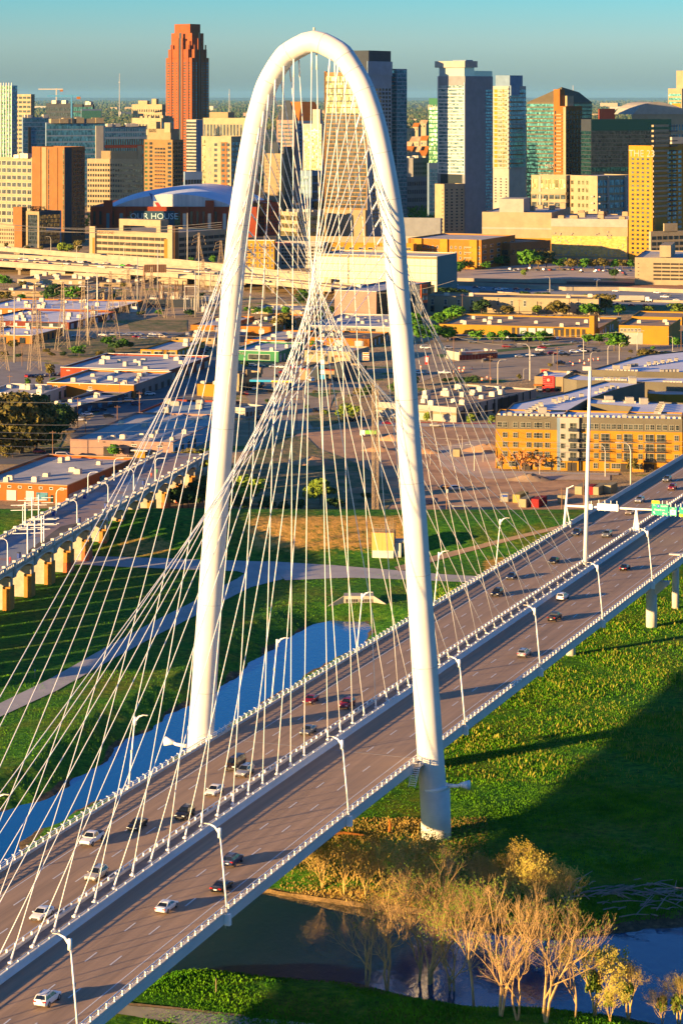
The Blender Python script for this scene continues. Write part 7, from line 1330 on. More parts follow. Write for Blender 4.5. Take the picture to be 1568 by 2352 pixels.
# ---------------------------------------------------------------- grass as real tufts where it is near enough to read
def tufts(n, seed, reg, mat, hh, name='grass', lab='x', wf=.55):
    rr = np.random.RandomState(seed); P = []
    while len(P) < n:
        px = rr.uniform(reg[0], reg[1], 4000); py = rr.uniform(reg[2], reg[3], 4000)
        Yv = F*CH/(py-222); Xv = (px-784)/F*Yv; sd_ = np.minimum(sdist(RIVER, Xv, Yv), sdist(CREEK, Xv, Yv)); dens = vn(Xv*.12, Yv*.12)+vn(Xv*.5, Yv*.45)*.6
        ok = (sd_ > 2.0) & (Yv < 684) & (dens > rr.uniform(-1.1, .9, 4000)); P += list(zip(Xv[ok], Yv[ok]))
    P = np.array(P[:n]); hz = H(P[:, 0], P[:, 1]); a = rr.uniform(0, 6.28, n); s = rr.uniform(.5, 1.3, n)*hh*(1+.5*vn(P[:, 0]*.2, P[:, 1]*.2)); w_ = s*wf
    ca_, sa_ = np.cos(a)*w_, np.sin(a)*w_; lx_, ly_ = rr.normal(0, .3, n)*s, rr.normal(0, .3, n)*s
    v = np.stack([np.stack([P[:, 0]-ca_*.5, P[:, 1]-sa_*.5, hz-.05], -1), np.stack([P[:, 0]+ca_*.5, P[:, 1]+sa_*.5, hz-.05], -1), np.stack([P[:, 0]+lx_+ca_*.25, P[:, 1]+ly_+sa_*.25, hz+s], -1), np.stack([P[:, 0]+lx_-ca_*.3, P[:, 1]+ly_-sa_*.3, hz+s*.8], -1)], 1).reshape(-1, 3)
    me_ = bpy.data.meshes.new(name); me_.vertices.add(n*4); me_.vertices.foreach_set('co', v.ravel()); me_.loops.add(n*4); me_.loops.foreach_set('vertex_index', np.arange(n*4)); me_.polygons.add(n); me_.polygons.foreach_set('loop_start', np.arange(0, n*4, 4)); me_.polygons.foreach_set('loop_total', np.full(n, 4)); me_.update(); me_.materials.append(mat)
    tag(put(name, me_), lab, 'grass', kind='stuff')
G1 = M('grass_blades', (.03, .15, .004), (.14, .33, .008), .18, .85, coord='World', det=6, spec=.1); G2b = M('stalk_blades', (.16, .20, .02), (.38, .34, .06), .3, .9, coord='World', spec=.1); G2 = M('straw_blades', (.20, .16, .04), (.42, .28, .08), .3, .9, coord='World', spec=.1)
tufts(9000, 6, (1000, 1640, 1330, 1800), G2b, .6, lab='scattered straw coloured stalks on the meadow right of the bridge', wf=.25)
tufts(150000, 1, (1000, 1640, 1330, 2160), G1, .25, lab='long green grass on the meadow right of the bridge')
tufts(30000, 2, (330, 1640, 2200, 2420), G1, .32, lab='green grass on the near river bank')
tufts(40000, 3, (-60, 1000, 1310, 1960), G1, .2, lab='mown green grass either side of the creek')
tufts(14000, 4, (640, 1120, 1880, 2090), G2, .35, lab='dry golden grass on the far river bank')
# leafy weeds at the foot of the right arch leg
wd = MB(); rr = random.Random(5)
for i in range(2600):
    px, py = rr.uniform(1000, 1150), rr.uniform(1850, 2010)
    if (px-1075)**2/75**2+(py-1930)**2/80**2 > 1: continue
    X, Y = G(px, py); z = rr.uniform(.1, 1.3); p = Vector((X, Y, z)); a = rr.uniform(0, 6.28); l = rr.uniform(.2, .45); wd.face([p, p+Vector((math.cos(a)*l, math.sin(a)*l, .1)), p+Vector((math.cos(a+.8)*l, math.sin(a+.8)*l, .2))])
tag(wd.build('weeds', L_g), 'broad leaved green weeds round the foot of the right arch leg', 'weeds', kind='stuff')
# driftwood pile
X0, Y0, z0 = GP(1480, 2060); dw = MB(); rr = random.Random(9)
for i in range(120):
    a = rr.gauss(.3, .7); x = rr.gauss(0, 9); y = rr.gauss(0, 3); l = rr.uniform(2, 7); p = Vector((x, y, h1(X0+x, Y0+y)-z0+rr.uniform(.1, .9))); d = Vector((math.cos(a), math.sin(a), rr.gauss(0, .12)))*l; dw.tube([p, p+d*.5+Vector((0, 0, rr.uniform(0, .3))), p+d], [.12, .09, .04], 4, cap=False)
tag(dw.build('driftwood', M('driftwood_grey', (.20, .17, .15), (.34, .29, .25), 1, .9), loc=(X0, Y0, z0)), 'heap of grey driftwood washed up on the east river bank', 'driftwood', kind='stuff')
# fallen logs
for (px, py, L0, rz_, lab) in ((790, 1922, 7, -.1, 'long broken log on the bare ground under the bridge edge'), (893, 1915, 2.5, 1.2, 'short upright reddish stump near the arch foot')):
    X, Y, z0 = GP(px, py); m = MB(); m.tube([(-L0/2, 0, .3), (0, .3, .5), (L0/2, -.2, .3)] if L0 > 3 else [(0, 0, 0), (.2, 0, 1.5), (0, .1, L0)], [.25, .3, .15], 7); tag(m.build('fallen_log', w_terra, loc=(X, Y, z0)), lab, 'log')
# ---------------------------------------------------------------- woods and far town
rr = np.random.RandomState(11); m = MB()
fw = M('far_foliage', (.035, .085, .03), (.12, .115, .045), .012, .95, coord='World', det=3, spec=.05)
for i in range(15000):
    py = 229+(rr.random()**.85)*66; Y = F*CH/(py-222)*rr.uniform(.9, 1.1); Y = min(Y, 60000)
    if Y < 3400: Y = 3400+rr.random()*1200
    X = W(rr.uniform(-140, 1700), Y); s = rr.uniform(5, 9)*(1+Y/22000); n_ = len(m.v)
    h_ = s*rr.uniform(1.2, 1.9); a = rr.uniform(0, 6.28); k = 5
    m.v += [(X, Y, h_)]+[(X+math.cos(a+j*6.28/k)*s*rr.uniform(.8, 1.3), Y+math.sin(a+j*6.28/k)*s*rr.uniform(.8, 1.3), h_*rr.uniform(.4, .75)) for j in range(k)]+[(X+math.cos(a+j*6.28/k)*s*.8, Y+math.sin(a+j*6.28/k)*s*.8, 0) for j in range(k)]
    for j in range(k): j2 = (j+1) % k; m.f.append((n_, n_+1+j, n_+1+j2)); m.f.append((n_+1+j, n_+1+k+j, n_+1+k+j2, n_+1+j2)); m.m += [0, 0]
tag(m.build('woods', fw), 'distant woods stretching to the horizon behind the skyline', 'woods', kind='stuff')
rr = np.random.RandomState(12); m = MB()
for i in range(500):
    px, py, Yr = [(rr.uniform(935, 990), 0, rr.uniform(2500, 4200)), (rr.uniform(560, 700), 0, rr.uniform(2400, 2700)), (rr.uniform(930, 1010), 0, rr.uniform(2350, 3300)), (rr.uniform(0, 500), 0, rr.uniform(2350, 3500))][i % 4]
    X = W(px, Yr); s = rr.uniform(3, 5); 
    for j in range(10): p = Vector((X+rr.normal(0, s*.5), Yr+rr.normal(0, s*.5), rr.uniform(2, s*2))); q = s*.5; m.face([p, p+Vector((q, 0, .3*q)), p+Vector((.2*q, .4*q, q))]); m.face([p, p+Vector((0, -q, .3*q)), p+Vector((.2*q, .4*q, q))])
tag(m.build('treetops', L_g), 'street trees massed between the downtown buildings', 'trees', kind='stuff')
dbs = {}
for i in range(90):
    Y = [rr.uniform(9000, 30000), rr.uniform(4300, 8000)][i % 3 == 0]; X = W(rr.uniform(-20, 1600), Y); k = i % 5
    if k not in dbs:
        t = thing('distant_building', 'x', 'building'); m = MB(); m.bx(-.5, .5, -.5, .5, 0, 1); m.build('wall', (w_cream, w_white, w_tan, w_pink, w_white)[k], t); m = MB(); m.bx(-.5, .5, -.5, .5, 1, 1.03); m.build('roof', r_brown, t); dbs[k] = t; o = t
    else: o = dup(dbs[k])
    o.location = (X, Y, 0); sc = Y/12000+.35; o.scale = (rr.uniform(20, 90)*sc, rr.uniform(20, 40)*sc, rr.uniform(10, 24)*(Y/15000+.5)); o.rotation_euler.z = R(rr.choice([-25, 30, 60]))
    tag(o, 'tiny pale building far off among the woods near the horizon', 'building', 'tiny far buildings near the horizon')
for px, yt, Y, lab in ((275, 169, 14000, 'thin guyed radio mast on the horizon left of the granite skyscraper'), (527, 204, 14000, 'faint thin radio mast beside the left shoulder of the arch'), (865, 200, 14000, 'faint thin radio mast right of the granite skyscraper'), (1315, 196, 12000, 'red and white radio mast above the olive glass tower'), (1288, 205, 9000, 'thin pale mast behind the skyline at right')):
    t = thing('radio_mast', lab, 'mast', (W(px, Y), Y, 0)); h = ZT(yt, Y); m = MB(); m.tube([(0, 0, 0), (0, 0, h)], [3, 1.2], 4); m.build('shaft', galv, t); m = MB(); m.tube([(0, 0, h*.8), (0, 0, h*.82)], 4, 6); m.build('platform', galv, t)
for px, py, Y, fl, lab in ((130, 206, 5200, -1, 'grey tower crane over the slim cream tower'), (165, 222, 3850, -1, 'blue tower crane over the dark brown office block')):
    X = W(px, Y); z = ZT(py, Y); t = thing('tower_crane', lab, 'crane', (X, Y, 0)); cm_ = M('crane_blue', (.05, .22, .42)) if Y < 4000 else galv; m = MB(); m.bx(-1.2, 1.2, -1.2, 1.2, 0, z+3); m.build('mast', cm_, t); m = MB(); m.bx(-38, 14, -1, 1, z, z+2.2); m.build('jib', cm_, t); m = MB(); m.bx(8, 14, -1.5, 1.5, z-4, z); m.build('counterweight', w_terra, t)

hz = MB(); hz.bx(-60000, 60000, -60, 90000, -6, 300); hm = bpy.data.materials.new('haze_air'); hm.use_nodes = True; n_ = hm.node_tree; n_.nodes.clear(); ov = n_.nodes.new('ShaderNodeOutputMaterial'); pv = n_.nodes.new('ShaderNodeVolumePrincipled'); pv.inputs['Color'].default_value = (.25, .62, 1, 1); pv.inputs['Density'].default_value = .000008; pv.inputs['Anisotropy'].default_value = 0; n_.links.new(pv.outputs[0], ov.inputs['Volume'])
tag(hz.build('haze', hm), 'thin blue haze over the far woods', 'haze', kind='stuff')
# ================================================================ VEHICLES
def paint(n, c, me=.3): return M('paint_'+n, c, rough=.28, metal=me, spec=.6)
PT = {'w': paint('white', (.72, .72, .70), 0), 'k': paint('black', (.012, .013, .016)), 'r': paint('red', (.28, .012, .018)), 's': paint('silver', (.42, .43, .44), .6), 'g': paint('grey', (.16, .18, .20), .5), 'b': paint('blue', (.012, .03, .09)),
      'n': paint('brown', (.05, .028, .022)), 'c': paint('champagne', (.55, .50, .42), .4), 'y': paint('yellow', (.65, .42, .02), 0), 'l': paint('lime', (.12, .55, .03), 0), 't': paint('tan', (.42, .33, .22), .3)}
PN = {'w': 'white', 'k': 'black', 'r': 'red', 's': 'silver', 'g': 'grey', 'b': 'dark blue', 'n': 'dark brown', 'c': 'champagne', 'y': 'yellow', 'l': 'lime green', 't': 'tan'}
cg = M('car_glass', (.01, .014, .018), rough=.06, metal=.1, spec=.8); lampw = M('headlight_lens', (.75, .75, .72), rough=.15); lampr = M('tail_light_lens', (.5, .01, .01), rough=.2); rimm = M('alloy', (.35, .35, .36), rough=.35, metal=.7)
SH = {'sedan': dict(L=4.8, W=1.84, H=1.45, belt=.94, prof=[(-2.4, .62, .80), (-2.3, .40, .98), (-1.9, .3, 1.02), (-1.35, .28, .99), (0, .28, .96), (.95, .28, .95), (1.6, .3, .86), (2.15, .34, .72), (2.4, .45, .56)], cab=(-1.75, -.95, .25, 1.15)),
      'suv': dict(L=4.7, W=1.92, H=1.72, belt=1.10, prof=[(-2.35, .62, .95), (-2.28, .45, 1.12), (-1.8, .35, 1.14), (0, .33, 1.12), (.95, .33, 1.10), (1.6, .36, 1.02), (2.15, .40, .90), (2.35, .5, .66)], cab=(-2.25, -1.9, .15, 1.05)),
      'pickup': dict(L=5.7, W=1.98, H=1.85, belt=1.20, prof=[(-2.85, .62, 1.05), (-2.8, .5, 1.2), (-.75, .42, 1.2), (0, .42, 1.2), (1.35, .42, 1.18), (2.0, .45, 1.1), (2.7, .48, 1.0), (2.85, .6, .75)], cab=(-.75, -.55, .75, 1.4)),
      'van': dict(L=5.3, W=2.0, H=2.05, belt=1.2, prof=[(-2.65, .62, 1.0), (-2.6, .45, 1.2), (0, .35, 1.2), (1.5, .35, 1.15), (2.3, .4, 1.0), (2.65, .5, .7)], cab=(-2.6, -2.45, 1.0, 1.85)),
      'coupe': dict(L=4.8, W=1.92, H=1.38, belt=.95, prof=[(-2.4, .6, .85), (-2.3, .38, 1.0), (-1.8, .28, 1.03), (-1.1, .27, .98), (0, .27, .94), (.8, .27, .94), (1.7, .3, .88), (2.2, .33, .76), (2.4, .45, .58)], cab=(-1.75, -.6, .1, .95))}
def loft_body(d):
    m = MB(); hw0 = d['W']/2; rings = []; L2 = d['L']/2
    for x, zl, zt in d['prof']:
        e = max(0, abs(x)-L2*.72)/(L2*.28); hw = hw0*(1-.16*e*e); zm = zl+(zt-zl)*.5
        rings.append([(x, -hw*.92, zl), (x, -hw, zl+(zt-zl)*.3), (x, -hw, zm+.05), (x, -hw*.95, zt-.07), (x, -hw*.84, zt), (x, 0, zt+.03), (x, hw*.84, zt), (x, hw*.95, zt-.07), (x, hw, zm+.05), (x, hw, zl+(zt-zl)*.3), (x, hw*.92, zl)])
    n = 11
    for r_ in rings: m.v += r_
    for i in range(len(rings)-1):
        for k in range(n):
            a, b_ = i*n+k, i*n+(k+1) % n; m.f.append((a, a+n, b_+n, b_)); m.m.append(0)
    m.f.append(tuple(range(n))); m.f.append(tuple(range(len(m.v)-1, len(m.v)-n-1, -1))); m.m += [0, 0]
    # roof and pillars
    x0, x1, x2, x3 = d['cab']; zb, zt = d['belt']-.02, d['H']; wb, wt = hw0*.90, hw0*.70
    q = [(x0, wb, zb), (x1, wt, zt-.05), ((x1*2+x2)/3, wt, zt), ((x1+x2)/2, wt, zt+.01), (x2, wt, zt-.03), (x3, wb, zb)]; b0 = len(m.v)
    for x, w_, z in q: m.v += [(x, -w_, z), (x, w_, z)]
    for i in range(5): a = b0+i*2; m.f.append((a, a+2, a+3, a+1)); m.m.append(0)
    m.f.append(tuple(b0+i*2 for i in range(6))[::-1]); m.f.append(tuple(b0+i*2+1 for i in range(6))); m.m += [0, 0]
    return m
def make_car(kind, col):
    d = SH[kind]; t = thing('car' if kind not in ('pickup', 'van') else ('pickup_truck' if kind == 'pickup' else 'van'), 'x', 'car' if kind in ('sedan', 'suv', 'coupe') else ('pickup' if kind == 'pickup' else 'van')); p = PT[col]; m = loft_body(d)
    if kind == 'pickup': pass
    m.build('body', p, t, False); x0, x1, x2, x3 = d['cab']; zb, zt = d['belt'], d['H']; hw0 = d['W']/2; wb, wt = hw0*.90, hw0*.70
    def quad_(nm, pts): q = MB(); q.face(pts); q.build(nm, cg, t)
    def L(a, b_, k): return tuple(a[i]+(b_[i]-a[i])*k for i in range(3))
    e = .02
    quad_('windshield', [(x3-.07+e, -wb*.9, zb+.07), (x3-.07+e, wb*.9, zb+.07), (x2+.04+e, wt*.9, zt-.07+e), (x2+.04+e, -wt*.9, zt-.07+e)])
    quad_('rear_window', [(x0+.08-e, wb*.88, zb+.08), (x0+.08-e, -wb*.88, zb+.08), (x1-.02-e, -wt*.88, zt-.1+e), (x1-.02-e, wt*.88, zt-.1+e)])
    for s in (-1, 1):
        a, b_, c, d_ = (x0+.22, s*(wb+e), zb+.04), (x3-.22, s*(wb+e), zb+.04), (x2-.02, s*(wt+e), zt-.1), (x1+.12, s*(wt+e), zt-.1)
        for k0, k1 in ((0, .46), (.5, 1)): quad_('side_window', [L(a, b_, k0), L(a, b_, k1), L(d_, c, k1), L(d_, c, k0)])
        L2 = d['L']/2
        m = MB(); m.box((L2-.20, s*hw0*.68, d['prof'][-2][2]-.12), (.22, .40, .16)); m.build('headlight', lampw, t)
        m = MB(); m.box((-L2+.08, s*hw0*.70, d['prof'][0][2]), (.16, .42, .18)); m.build('tail_light', lampr, t)
        m = MB(); m.box((x3-.35, s*(hw0+.08), zb+.06), (.2, .2, .14)); m.build('mirror', p, t)
        for x in (-L2*.60, L2*.62):
            rw_ = .34 if kind in ('sedan', 'coupe') else .40; m = MB(); m.tube([(x, s*(hw0-.22), rw_), (x, s*(hw0+.02), rw_)], rw_, 16); q = m.build('wheel', tyre, t); m = MB(); m.tube([(x, s*(hw0+.02), rw_), (x, s*(hw0+.04), rw_)], rw_*.6, 10); m.build('rim', rimm, q)
    m = MB(); m.box((L2-.0, 0, .55), (.06, 1.1, .18)); m.box((L2+.0, 0, .36), (.08, .5, .12)); m.build('grille', dark, t); m = MB(); m.box((-L2-.01, 0, .72), (.04, .5, .14)); m.build('number_plate', swht, t)
    if kind == 'pickup': m = MB(); m.bx(-2.68, -.85, -.82, .82, 1.19, 1.245); m.build('cargo_bed', dark, t)
    if kind in ('suv', 'van'): m = MB(); m.box(((x1+x2)/2, -.55, zt+.04), (1.6, .05, .05)); m.box(((x1+x2)/2, .55, zt+.04), (1.6, .05, .05)); m.build('roof_rack', dark, t)
    return t
cars = {}
def put_car(kind, col, px, py, back, lab):
    s_, t_ = st(px, py-5, 13.8 if py > 1400 else 13.7); key = (kind, col)
    if key in cars: o = dup(cars[key])
    else: o = make_car(kind, col); cars[key] = o
    x, y, z = bw(t_, s_, dz(s_)+.02); o.location = (x, y, z); o.rotation_euler.z = math.pi/2-BA+(0 if back else math.pi)+R(random.uniform(-1.5, 1.5)); tag(o, lab, group='cars on the bridge')
for a in (('sedan', 'w', 97, 2095, 0, 'white saloon lowest on the left carriageway, seen from the front'), ('suv', 'c', 222, 2011, 0, 'champagne white car second lowest on the left carriageway'), ('pickup', 'w', 212, 1932, 0, 'white pickup truck near the left rail'), ('sedan', 'k', 316, 1900, 0, 'black saloon between the white pickup and the black hatchback'), ('suv', 'k', 425, 1876, 0, 'black tall car by the median among the lowest cars'),
          ('sedan', 'w', 493, 1824, 0, 'white saloon in the middle of the left carriageway below two close cars'), ('van', 'n', 541, 1766, 0, 'dark brown van beside a silver car on the left carriageway'), ('suv', 's', 562, 1782, 0, 'silver car right beside the dark brown van'), ('sedan', 'g', 708, 1687, 0, 'grey saloon alone below the two red cars'), ('sedan', 'r', 714, 1616, 0, 'dark red saloon, the left one of the two red cars'), ('suv', 'r', 797, 1627, 0, 'dark red car, the right one of the two red cars'),
          ('suv', 'k', 1141, 1372, 0, 'black car first beyond the right arch leg, left carriageway'), ('sedan', 'b', 1175, 1333, 0, 'dark blue car second beyond the right arch leg'), ('sedan', 'k', 1271, 1297, 0, 'black saloon just left of the tall mast foot'), ('pickup', 'b', 1325, 1233, 0, 'dark blue pickup by the left rail near the gantry'), ('suv', 'g', 1393, 1237, 0, 'grey car right of the tall mast'), ('sedan', 't', 1446, 1185, 0, 'tan saloon under the sign gantry beam'), ('suv', 's', 1468, 1158, 0, 'silver car just beyond the sign gantry'), ('suv', 'g', 1531, 1110, 0, 'grey car farthest up the left carriageway'), ('suv', 'r', 1543, 1129, 0, 'dark red car near the right border beyond the gantry'),
          ('suv', 'w', 110, 2279, 1, 'white tall car lowest on the right carriageway'), ('sedan', 'w', 383, 2080, 1, 'white saloon seen from behind on the right carriageway'), ('coupe', 'k', 510, 2037, 1, 'black coupe near the right rail'), ('suv', 'b', 535, 1980, 1, 'dark blue car by the lamp post on the right carriageway'), ('suv', 's', 1203, 1510, 1, 'silver grey car alone beyond the right arch leg on the right carriageway'), ('pickup', 'k', 1273, 1427, 1, 'black pickup truck below a white car on the right carriageway'), ('suv', 'w', 1291, 1381, 1, 'white car above the black pickup'), ('sedan', 'k', 1434, 1313, 1, 'black saloon farthest up the right carriageway')): put_car(*a)
# small distant cars
scm = {}
def small_mesh(kind, col):
    k = (kind, col)
    if k in scm: return scm[k]
    d = SH[kind]; m = loft_body(d); x0, x1, x2, x3 = d['cab']; hw0 = d['W']/2; wb, wt = hw0*.92, hw0*.72; zb, zt = d['belt']+.03, d['H']-.1; e = .03
    m.face([(x3-.1+e, -wb*.85, zb), (x3-.1+e, wb*.85, zb), (x2+.06+e, wt*.85, zt+e), (x2+.06+e, -wt*.85, zt+e)], 1); m.face([(x0+.1-e, wb*.85, zb), (x0+.1-e, -wb*.85, zb), (x1-.04-e, -wt*.85, zt+e), (x1-.04-e, wt*.85, zt+e)], 1)
    for s in (-1, 1):
        m.face([(x0+.25, s*(wb+e), zb), (x3-.25, s*(wb+e), zb), (x2-.05, s*(wt+e), zt), (x1+.15, s*(wt+e), zt)], 1)
        for x in (-d['L']*.3, d['L']*.31): m.tube([(x, s*(hw0-.2), .34), (x, s*(hw0+.03), .34)], .34, 8, 2)
    scm[k] = m.mesh('car_body', [PT[col], cg, tyre]); return scm[k]
KN = {'s': 'sedan', 'u': 'suv', 'p': 'pickup', 'v': 'van'}; KL = {'s': 'saloon', 'u': 'tall car', 'p': 'pickup', 'v': 'van'}
def lot(zk, where, z, items, phi=None):
    seen = {}; 
    for (x, y, kc) in items: seen[kc] = seen.get(kc, 0)+1
    for n_, (x, y, kc) in enumerate(sorted(items)):
        px, py = Z(zk, x, y); X, Y = G(px, py, z); ang = R(phi if phi is not None else random.choice((0, 160, 80, -10, 20)))
        o = put('car', small_mesh(KN[kc[1]], kc[0]), None, (X, Y, z+.1), ang)
        ps = ('' if seen[kc] == 1 else ', %s car from left' % (['first', 'second', 'third', 'fourth', 'fifth', 'sixth', 'seventh', 'eighth', 'ninth', 'tenth', 'eleventh', 'twelfth', 'thirteenth', 'fourteenth', 'fifteenth', 'sixteenth', 'seventeenth', 'eighteenth', 'nineteenth', 'twentieth', 'twenty first', 'twenty second', 'twenty third', 'twenty fourth', 'twenty fifth', 'twenty sixth', 'twenty seventh'][n_]))
        tag(o, 'small %s %s %s%s' % (PN[kc[0]], KL[kc[1]], where, ps), 'car', 'cars '+where)
lot(19, 'on the elevated freeway', 7.5, [(5, 372, 'rs'), (112, 378, 'rs'), (180, 366, 'wu'), (258, 365, 'cu'), (258, 388, 'ks'), (322, 380, 'rs'), (345, 394, 'bu'), (470, 377, 'ks'), (455, 393, 'ws'), (443, 404, 'ys'), (550, 382, 'wu'), (584, 382, 'ku'), (583, 400, 'gs'), (625, 400, 'ku'), (660, 398, 'su'), (687, 416, 'wp'), (735, 421, 'ks'), (830, 402, 'ls'), (874, 402, 'rs'), (806, 414, 'ws'), (150, 358, 'ss'), (720, 390, 'cs'), (40, 368, 'gs'), (400, 372, 'ks'), (210, 376, 'gu')], -8)
lot(14, 'on the freeway by the billboard', 7.5, [(965, 716, 'ws'), (1190, 690, 'gu'), (1160, 715, 'ws'), (300, 690, 'ss'), (350, 680, 'gs')], -10)
lot(19, 'on the upper ramp', 9.5, [(535, 318, 'rs'), (700, 333, 'bs'), (60, 282, 'ss')], -8)
lot(17, 'on the viaduct inside the arch', 7.5, [(115, 325, 'wp'), (300, 328, 'rs'), (305, 380, 'wu'), (190, 388, 'gs'), (230, 325, 'ss')], -8)
lot(3, 'in the big tan car park', .05, [(525, 1318, 'wv'), (550, 1322, 'gs'), (575, 1320, 'wu'), (645, 1312, 'wv'), (685, 1322, 'bs'), (728, 1320, 'wv'), (765, 1320, 'rs'), (785, 1318, 'ws'), (845, 1320, 'ks'), (880, 1316, 'gs'), (950, 1332, 'kp'), (1040, 1330, 'wp'), (1090, 1325, 'ws'), (1115, 1320, 'ku'), (1140, 1325, 'gs'), (1190, 1325, 'su'), (1208, 1338, 'rs'), (1215, 1350, 'ks'), (1245, 1325, 'bs'), (1175, 1320, 'wu'), (620, 1318, 'rs'), (905, 1318, 'rs'), (1065, 1322, 'ru')], 60)
lot(3, 'on the motorway at right', .1, [(187, 1412, 'wu'), (312, 1426, 'bs'), (452, 1440, 'wp'), (430, 1435, 'gs'), (885, 1470, 'ss'), (1048, 1382, 'ws'), (1160, 1448, 'ws'), (1410, 1458, 'ws'), (1455, 1485, 'wp'), (1428, 1508, 'bu'), (1528, 1505, 'ws'), (1345, 1502, 'kp'), (925, 1480, 'ks'), (1110, 1470, 'gs'), (545, 1458, 'ks'), (1480, 1475, 'gs')], -8)
lot(8, 'in the shaded street between the left warehouses', .1, [(862, 700, 'ws'), (935, 665, 'bs'), (1000, 655, 'ks'), (790, 755, 'ws'), (800, 725, 'gs'), (1075, 722, 'ku'), (1262, 565, 'su'), (1110, 618, 'ks'), (1340, 600, 'bu'), (1480, 502, 'wu'), (700, 860, 'gs'), (1300, 560, 'ks')], 20)
lot(8, 'beside the pink warehouse', .1, [(392, 1075, 'ru'), (620, 1118, 'wv'), (670, 1105, 'ss'), (1480, 1115, 'ks')], 5)
lot(7, 'around the fuel station inside the arch', .15, [(310, 1062, 'wu'), (378, 1040, 'ru'), (480, 1085, 'ks'), (395, 1010, 'bs'), (170, 1115, 'ks'), (225, 1112, 'rs'), (600, 885, 'ru'), (545, 925, 'ks'), (970, 1300, 'kp'), (350, 1390, 'ks'), (1330, 1395, 'ks'), (1490, 1395, 'gs'), (960, 905, 'bs'), (930, 970, 'wv'), (1350, 868, 'ws'), (1490, 872, 'bs'), (700, 1020, 'gs'), (690, 1060, 'bs')], 100)
lot(15, 'near the bail bonds office', .15, [(170, 368, 'wv'), (450, 368, 'su'), (1130, 352, 'ru'), (1370, 358, 'ku'), (1525, 395, 'wu'), (1550, 365, 'ru'), (400, 665, 'wp'), (95, 665, 'wu'), (1530, 860, 'ss'), (905, 518, 'ks'), (1200, 345, 'gs'), (730, 300, 'gu')], 10)
lot(16, 'in the lots before the depot', .15, [(20, 180, 'su'), (240, 222, 'wp'), (135, 245, 'kp'), (242, 192, 'bs'), (105, 300, 'ku'), (200, 165, 'gs')], 10)
lot(5, 'on the street by the white warehouse', .15, [(1070, 1312, 'rs'), (1385, 1325, 'ts'), (815, 1288, 'ku'), (885, 1285, 'ku')], -4)
lot(6, 'on the pale street before the white warehouse', .15, [(70, 1062, 'cs')], -4); lot(9, 'in front of the fast food restaurant', .15, [(407, 275, 'su'), (470, 275, 'ku')], 80); lot(9, 'behind the fast food restaurant', .15, [(570, 50, 'bu'), (690, 130, 'ku')], 20)
lot(4, 'on the road behind the pylons', .1, [(900, 742, 'rs'), (1000, 740, 'gu'), (1075, 742, 'tu'), (500, 735, 'ss'), (600, 750, 'ks'), (940, 752, 'gs')], -5)
rr = random.Random(88)
def linelot(where, a, b_, n, phi, z=.12):
    lot(0, where, z, [(a[0]+(b_[0]-a[0])*(i+.5)/n, a[1]+(b_[1]-a[1])*(i+.5)/n, rr.choice('wwskgbrsc')+rr.choice('ssuup')) for i in range(n) if rr.random() < .8], phi)
ZC[0] = (0, 0, 1)
linelot('in the yard left of the substation', (70, 700), (190, 712), 12, 70); linelot('along the road below the pylons', (230, 772), (400, 770), 12, -6); linelot('in the lot beside the dark red brick warehouse', (440, 830), (480, 800), 6, 20); linelot('behind the long orange and white warehouse', (60, 868), (140, 862), 8, 75)
linelot('on the road in front of the green shop', (560, 842), (700, 848), 9, -4); linelot('in the middle of the depot lot', (1070, 764), (1210, 766), 12, 60); linelot('in the north row of the depot lot', (1090, 776), (1290, 780), 14, 60); linelot('on the junction right of the office', (1180, 822), (1380, 806), 8, 10)
linelot('beside the flank of the white warehouse', (1090, 945), (1200, 912), 9, 30); linelot('on the street by the long cream wall', (1000, 735), (1140, 742), 9, -6); linelot('under the freeway on the left', (20, 650), (300, 668), 14, 0); linelot('in the dirt lot near the skips', (985, 1120), (1060, 1128), 3, 20)
linelot('on the slip road before the car park', (1040, 662), (1330, 670), 11, -8); linelot('on the outer motorway lanes', (1030, 684), (1500, 706), 14, -8)
# lorry, dump truck, buses
X, Y = G(*Z(3, 1265, 1510)); t = thing('lorry', 'white articulated lorry on the motorway at right', 'lorry', (X, Y, .1), R(-6)); m = MB(); m.bx(-9, 7, -1.3, 1.3, 1.1, 4.1); m.build('trailer', w_white, t); m = MB(); m.bx(7.6, 10, -1.25, 1.25, .6, 3.3); m.bx(10, 11.6, -1.1, 1.1, .6, 1.9); m.build('cab', PT['w'], t)
for x in (-7, -5.6, 5, 8.4, 10.6): m = MB(); m.tube([(x, -1.3, .5), (x, 1.3, .5)], .5, 10); m.build('wheel', tyre, t)
X, Y = G(*Z(5, 945, 1390)); t = thing('dump_truck', 'small lorry with a green load box and white cab on the dirt', 'lorry', (X, Y, .1), R(170)); m = MB(); m.bx(-3, 1.3, -1.1, 1.1, 1, 2.4); m.build('load_box', M('load_green', (.15, .38, .05)), t); m = MB(); m.bx(1.5, 3.4, -1, 1, .5, 2.4); m.build('cab', PT['w'], t)
for x in (-2, 2.5): m = MB(); m.tube([(x, -1.15, .45), (x, 1.15, .45)], .45, 10); m.build('wheel', tyre, t)
bus = thing('bus', 'x', 'bus'); m = MB(); m.bx(-6, 6, -1.25, 1.25, .4, 3.0); m.build('body', W_('bus_blue', (.05, .09, .20)), bus); m = MB(); m.bx(-5.9, 5.9, -1.2, 1.2, 3.0, 3.2); m.build('roof', w_white, bus); m = MB(); m.bx(-5.7, 5.7, -1.29, 1.29, 1.6, 2.6); m.build('window', cg, bus)
for x in (-3.6, 3.8): m = MB(); m.tube([(x, -1.28, .5), (x, 1.28, .5)], .5, 10); m.build('wheel', tyre, bus)
used = False
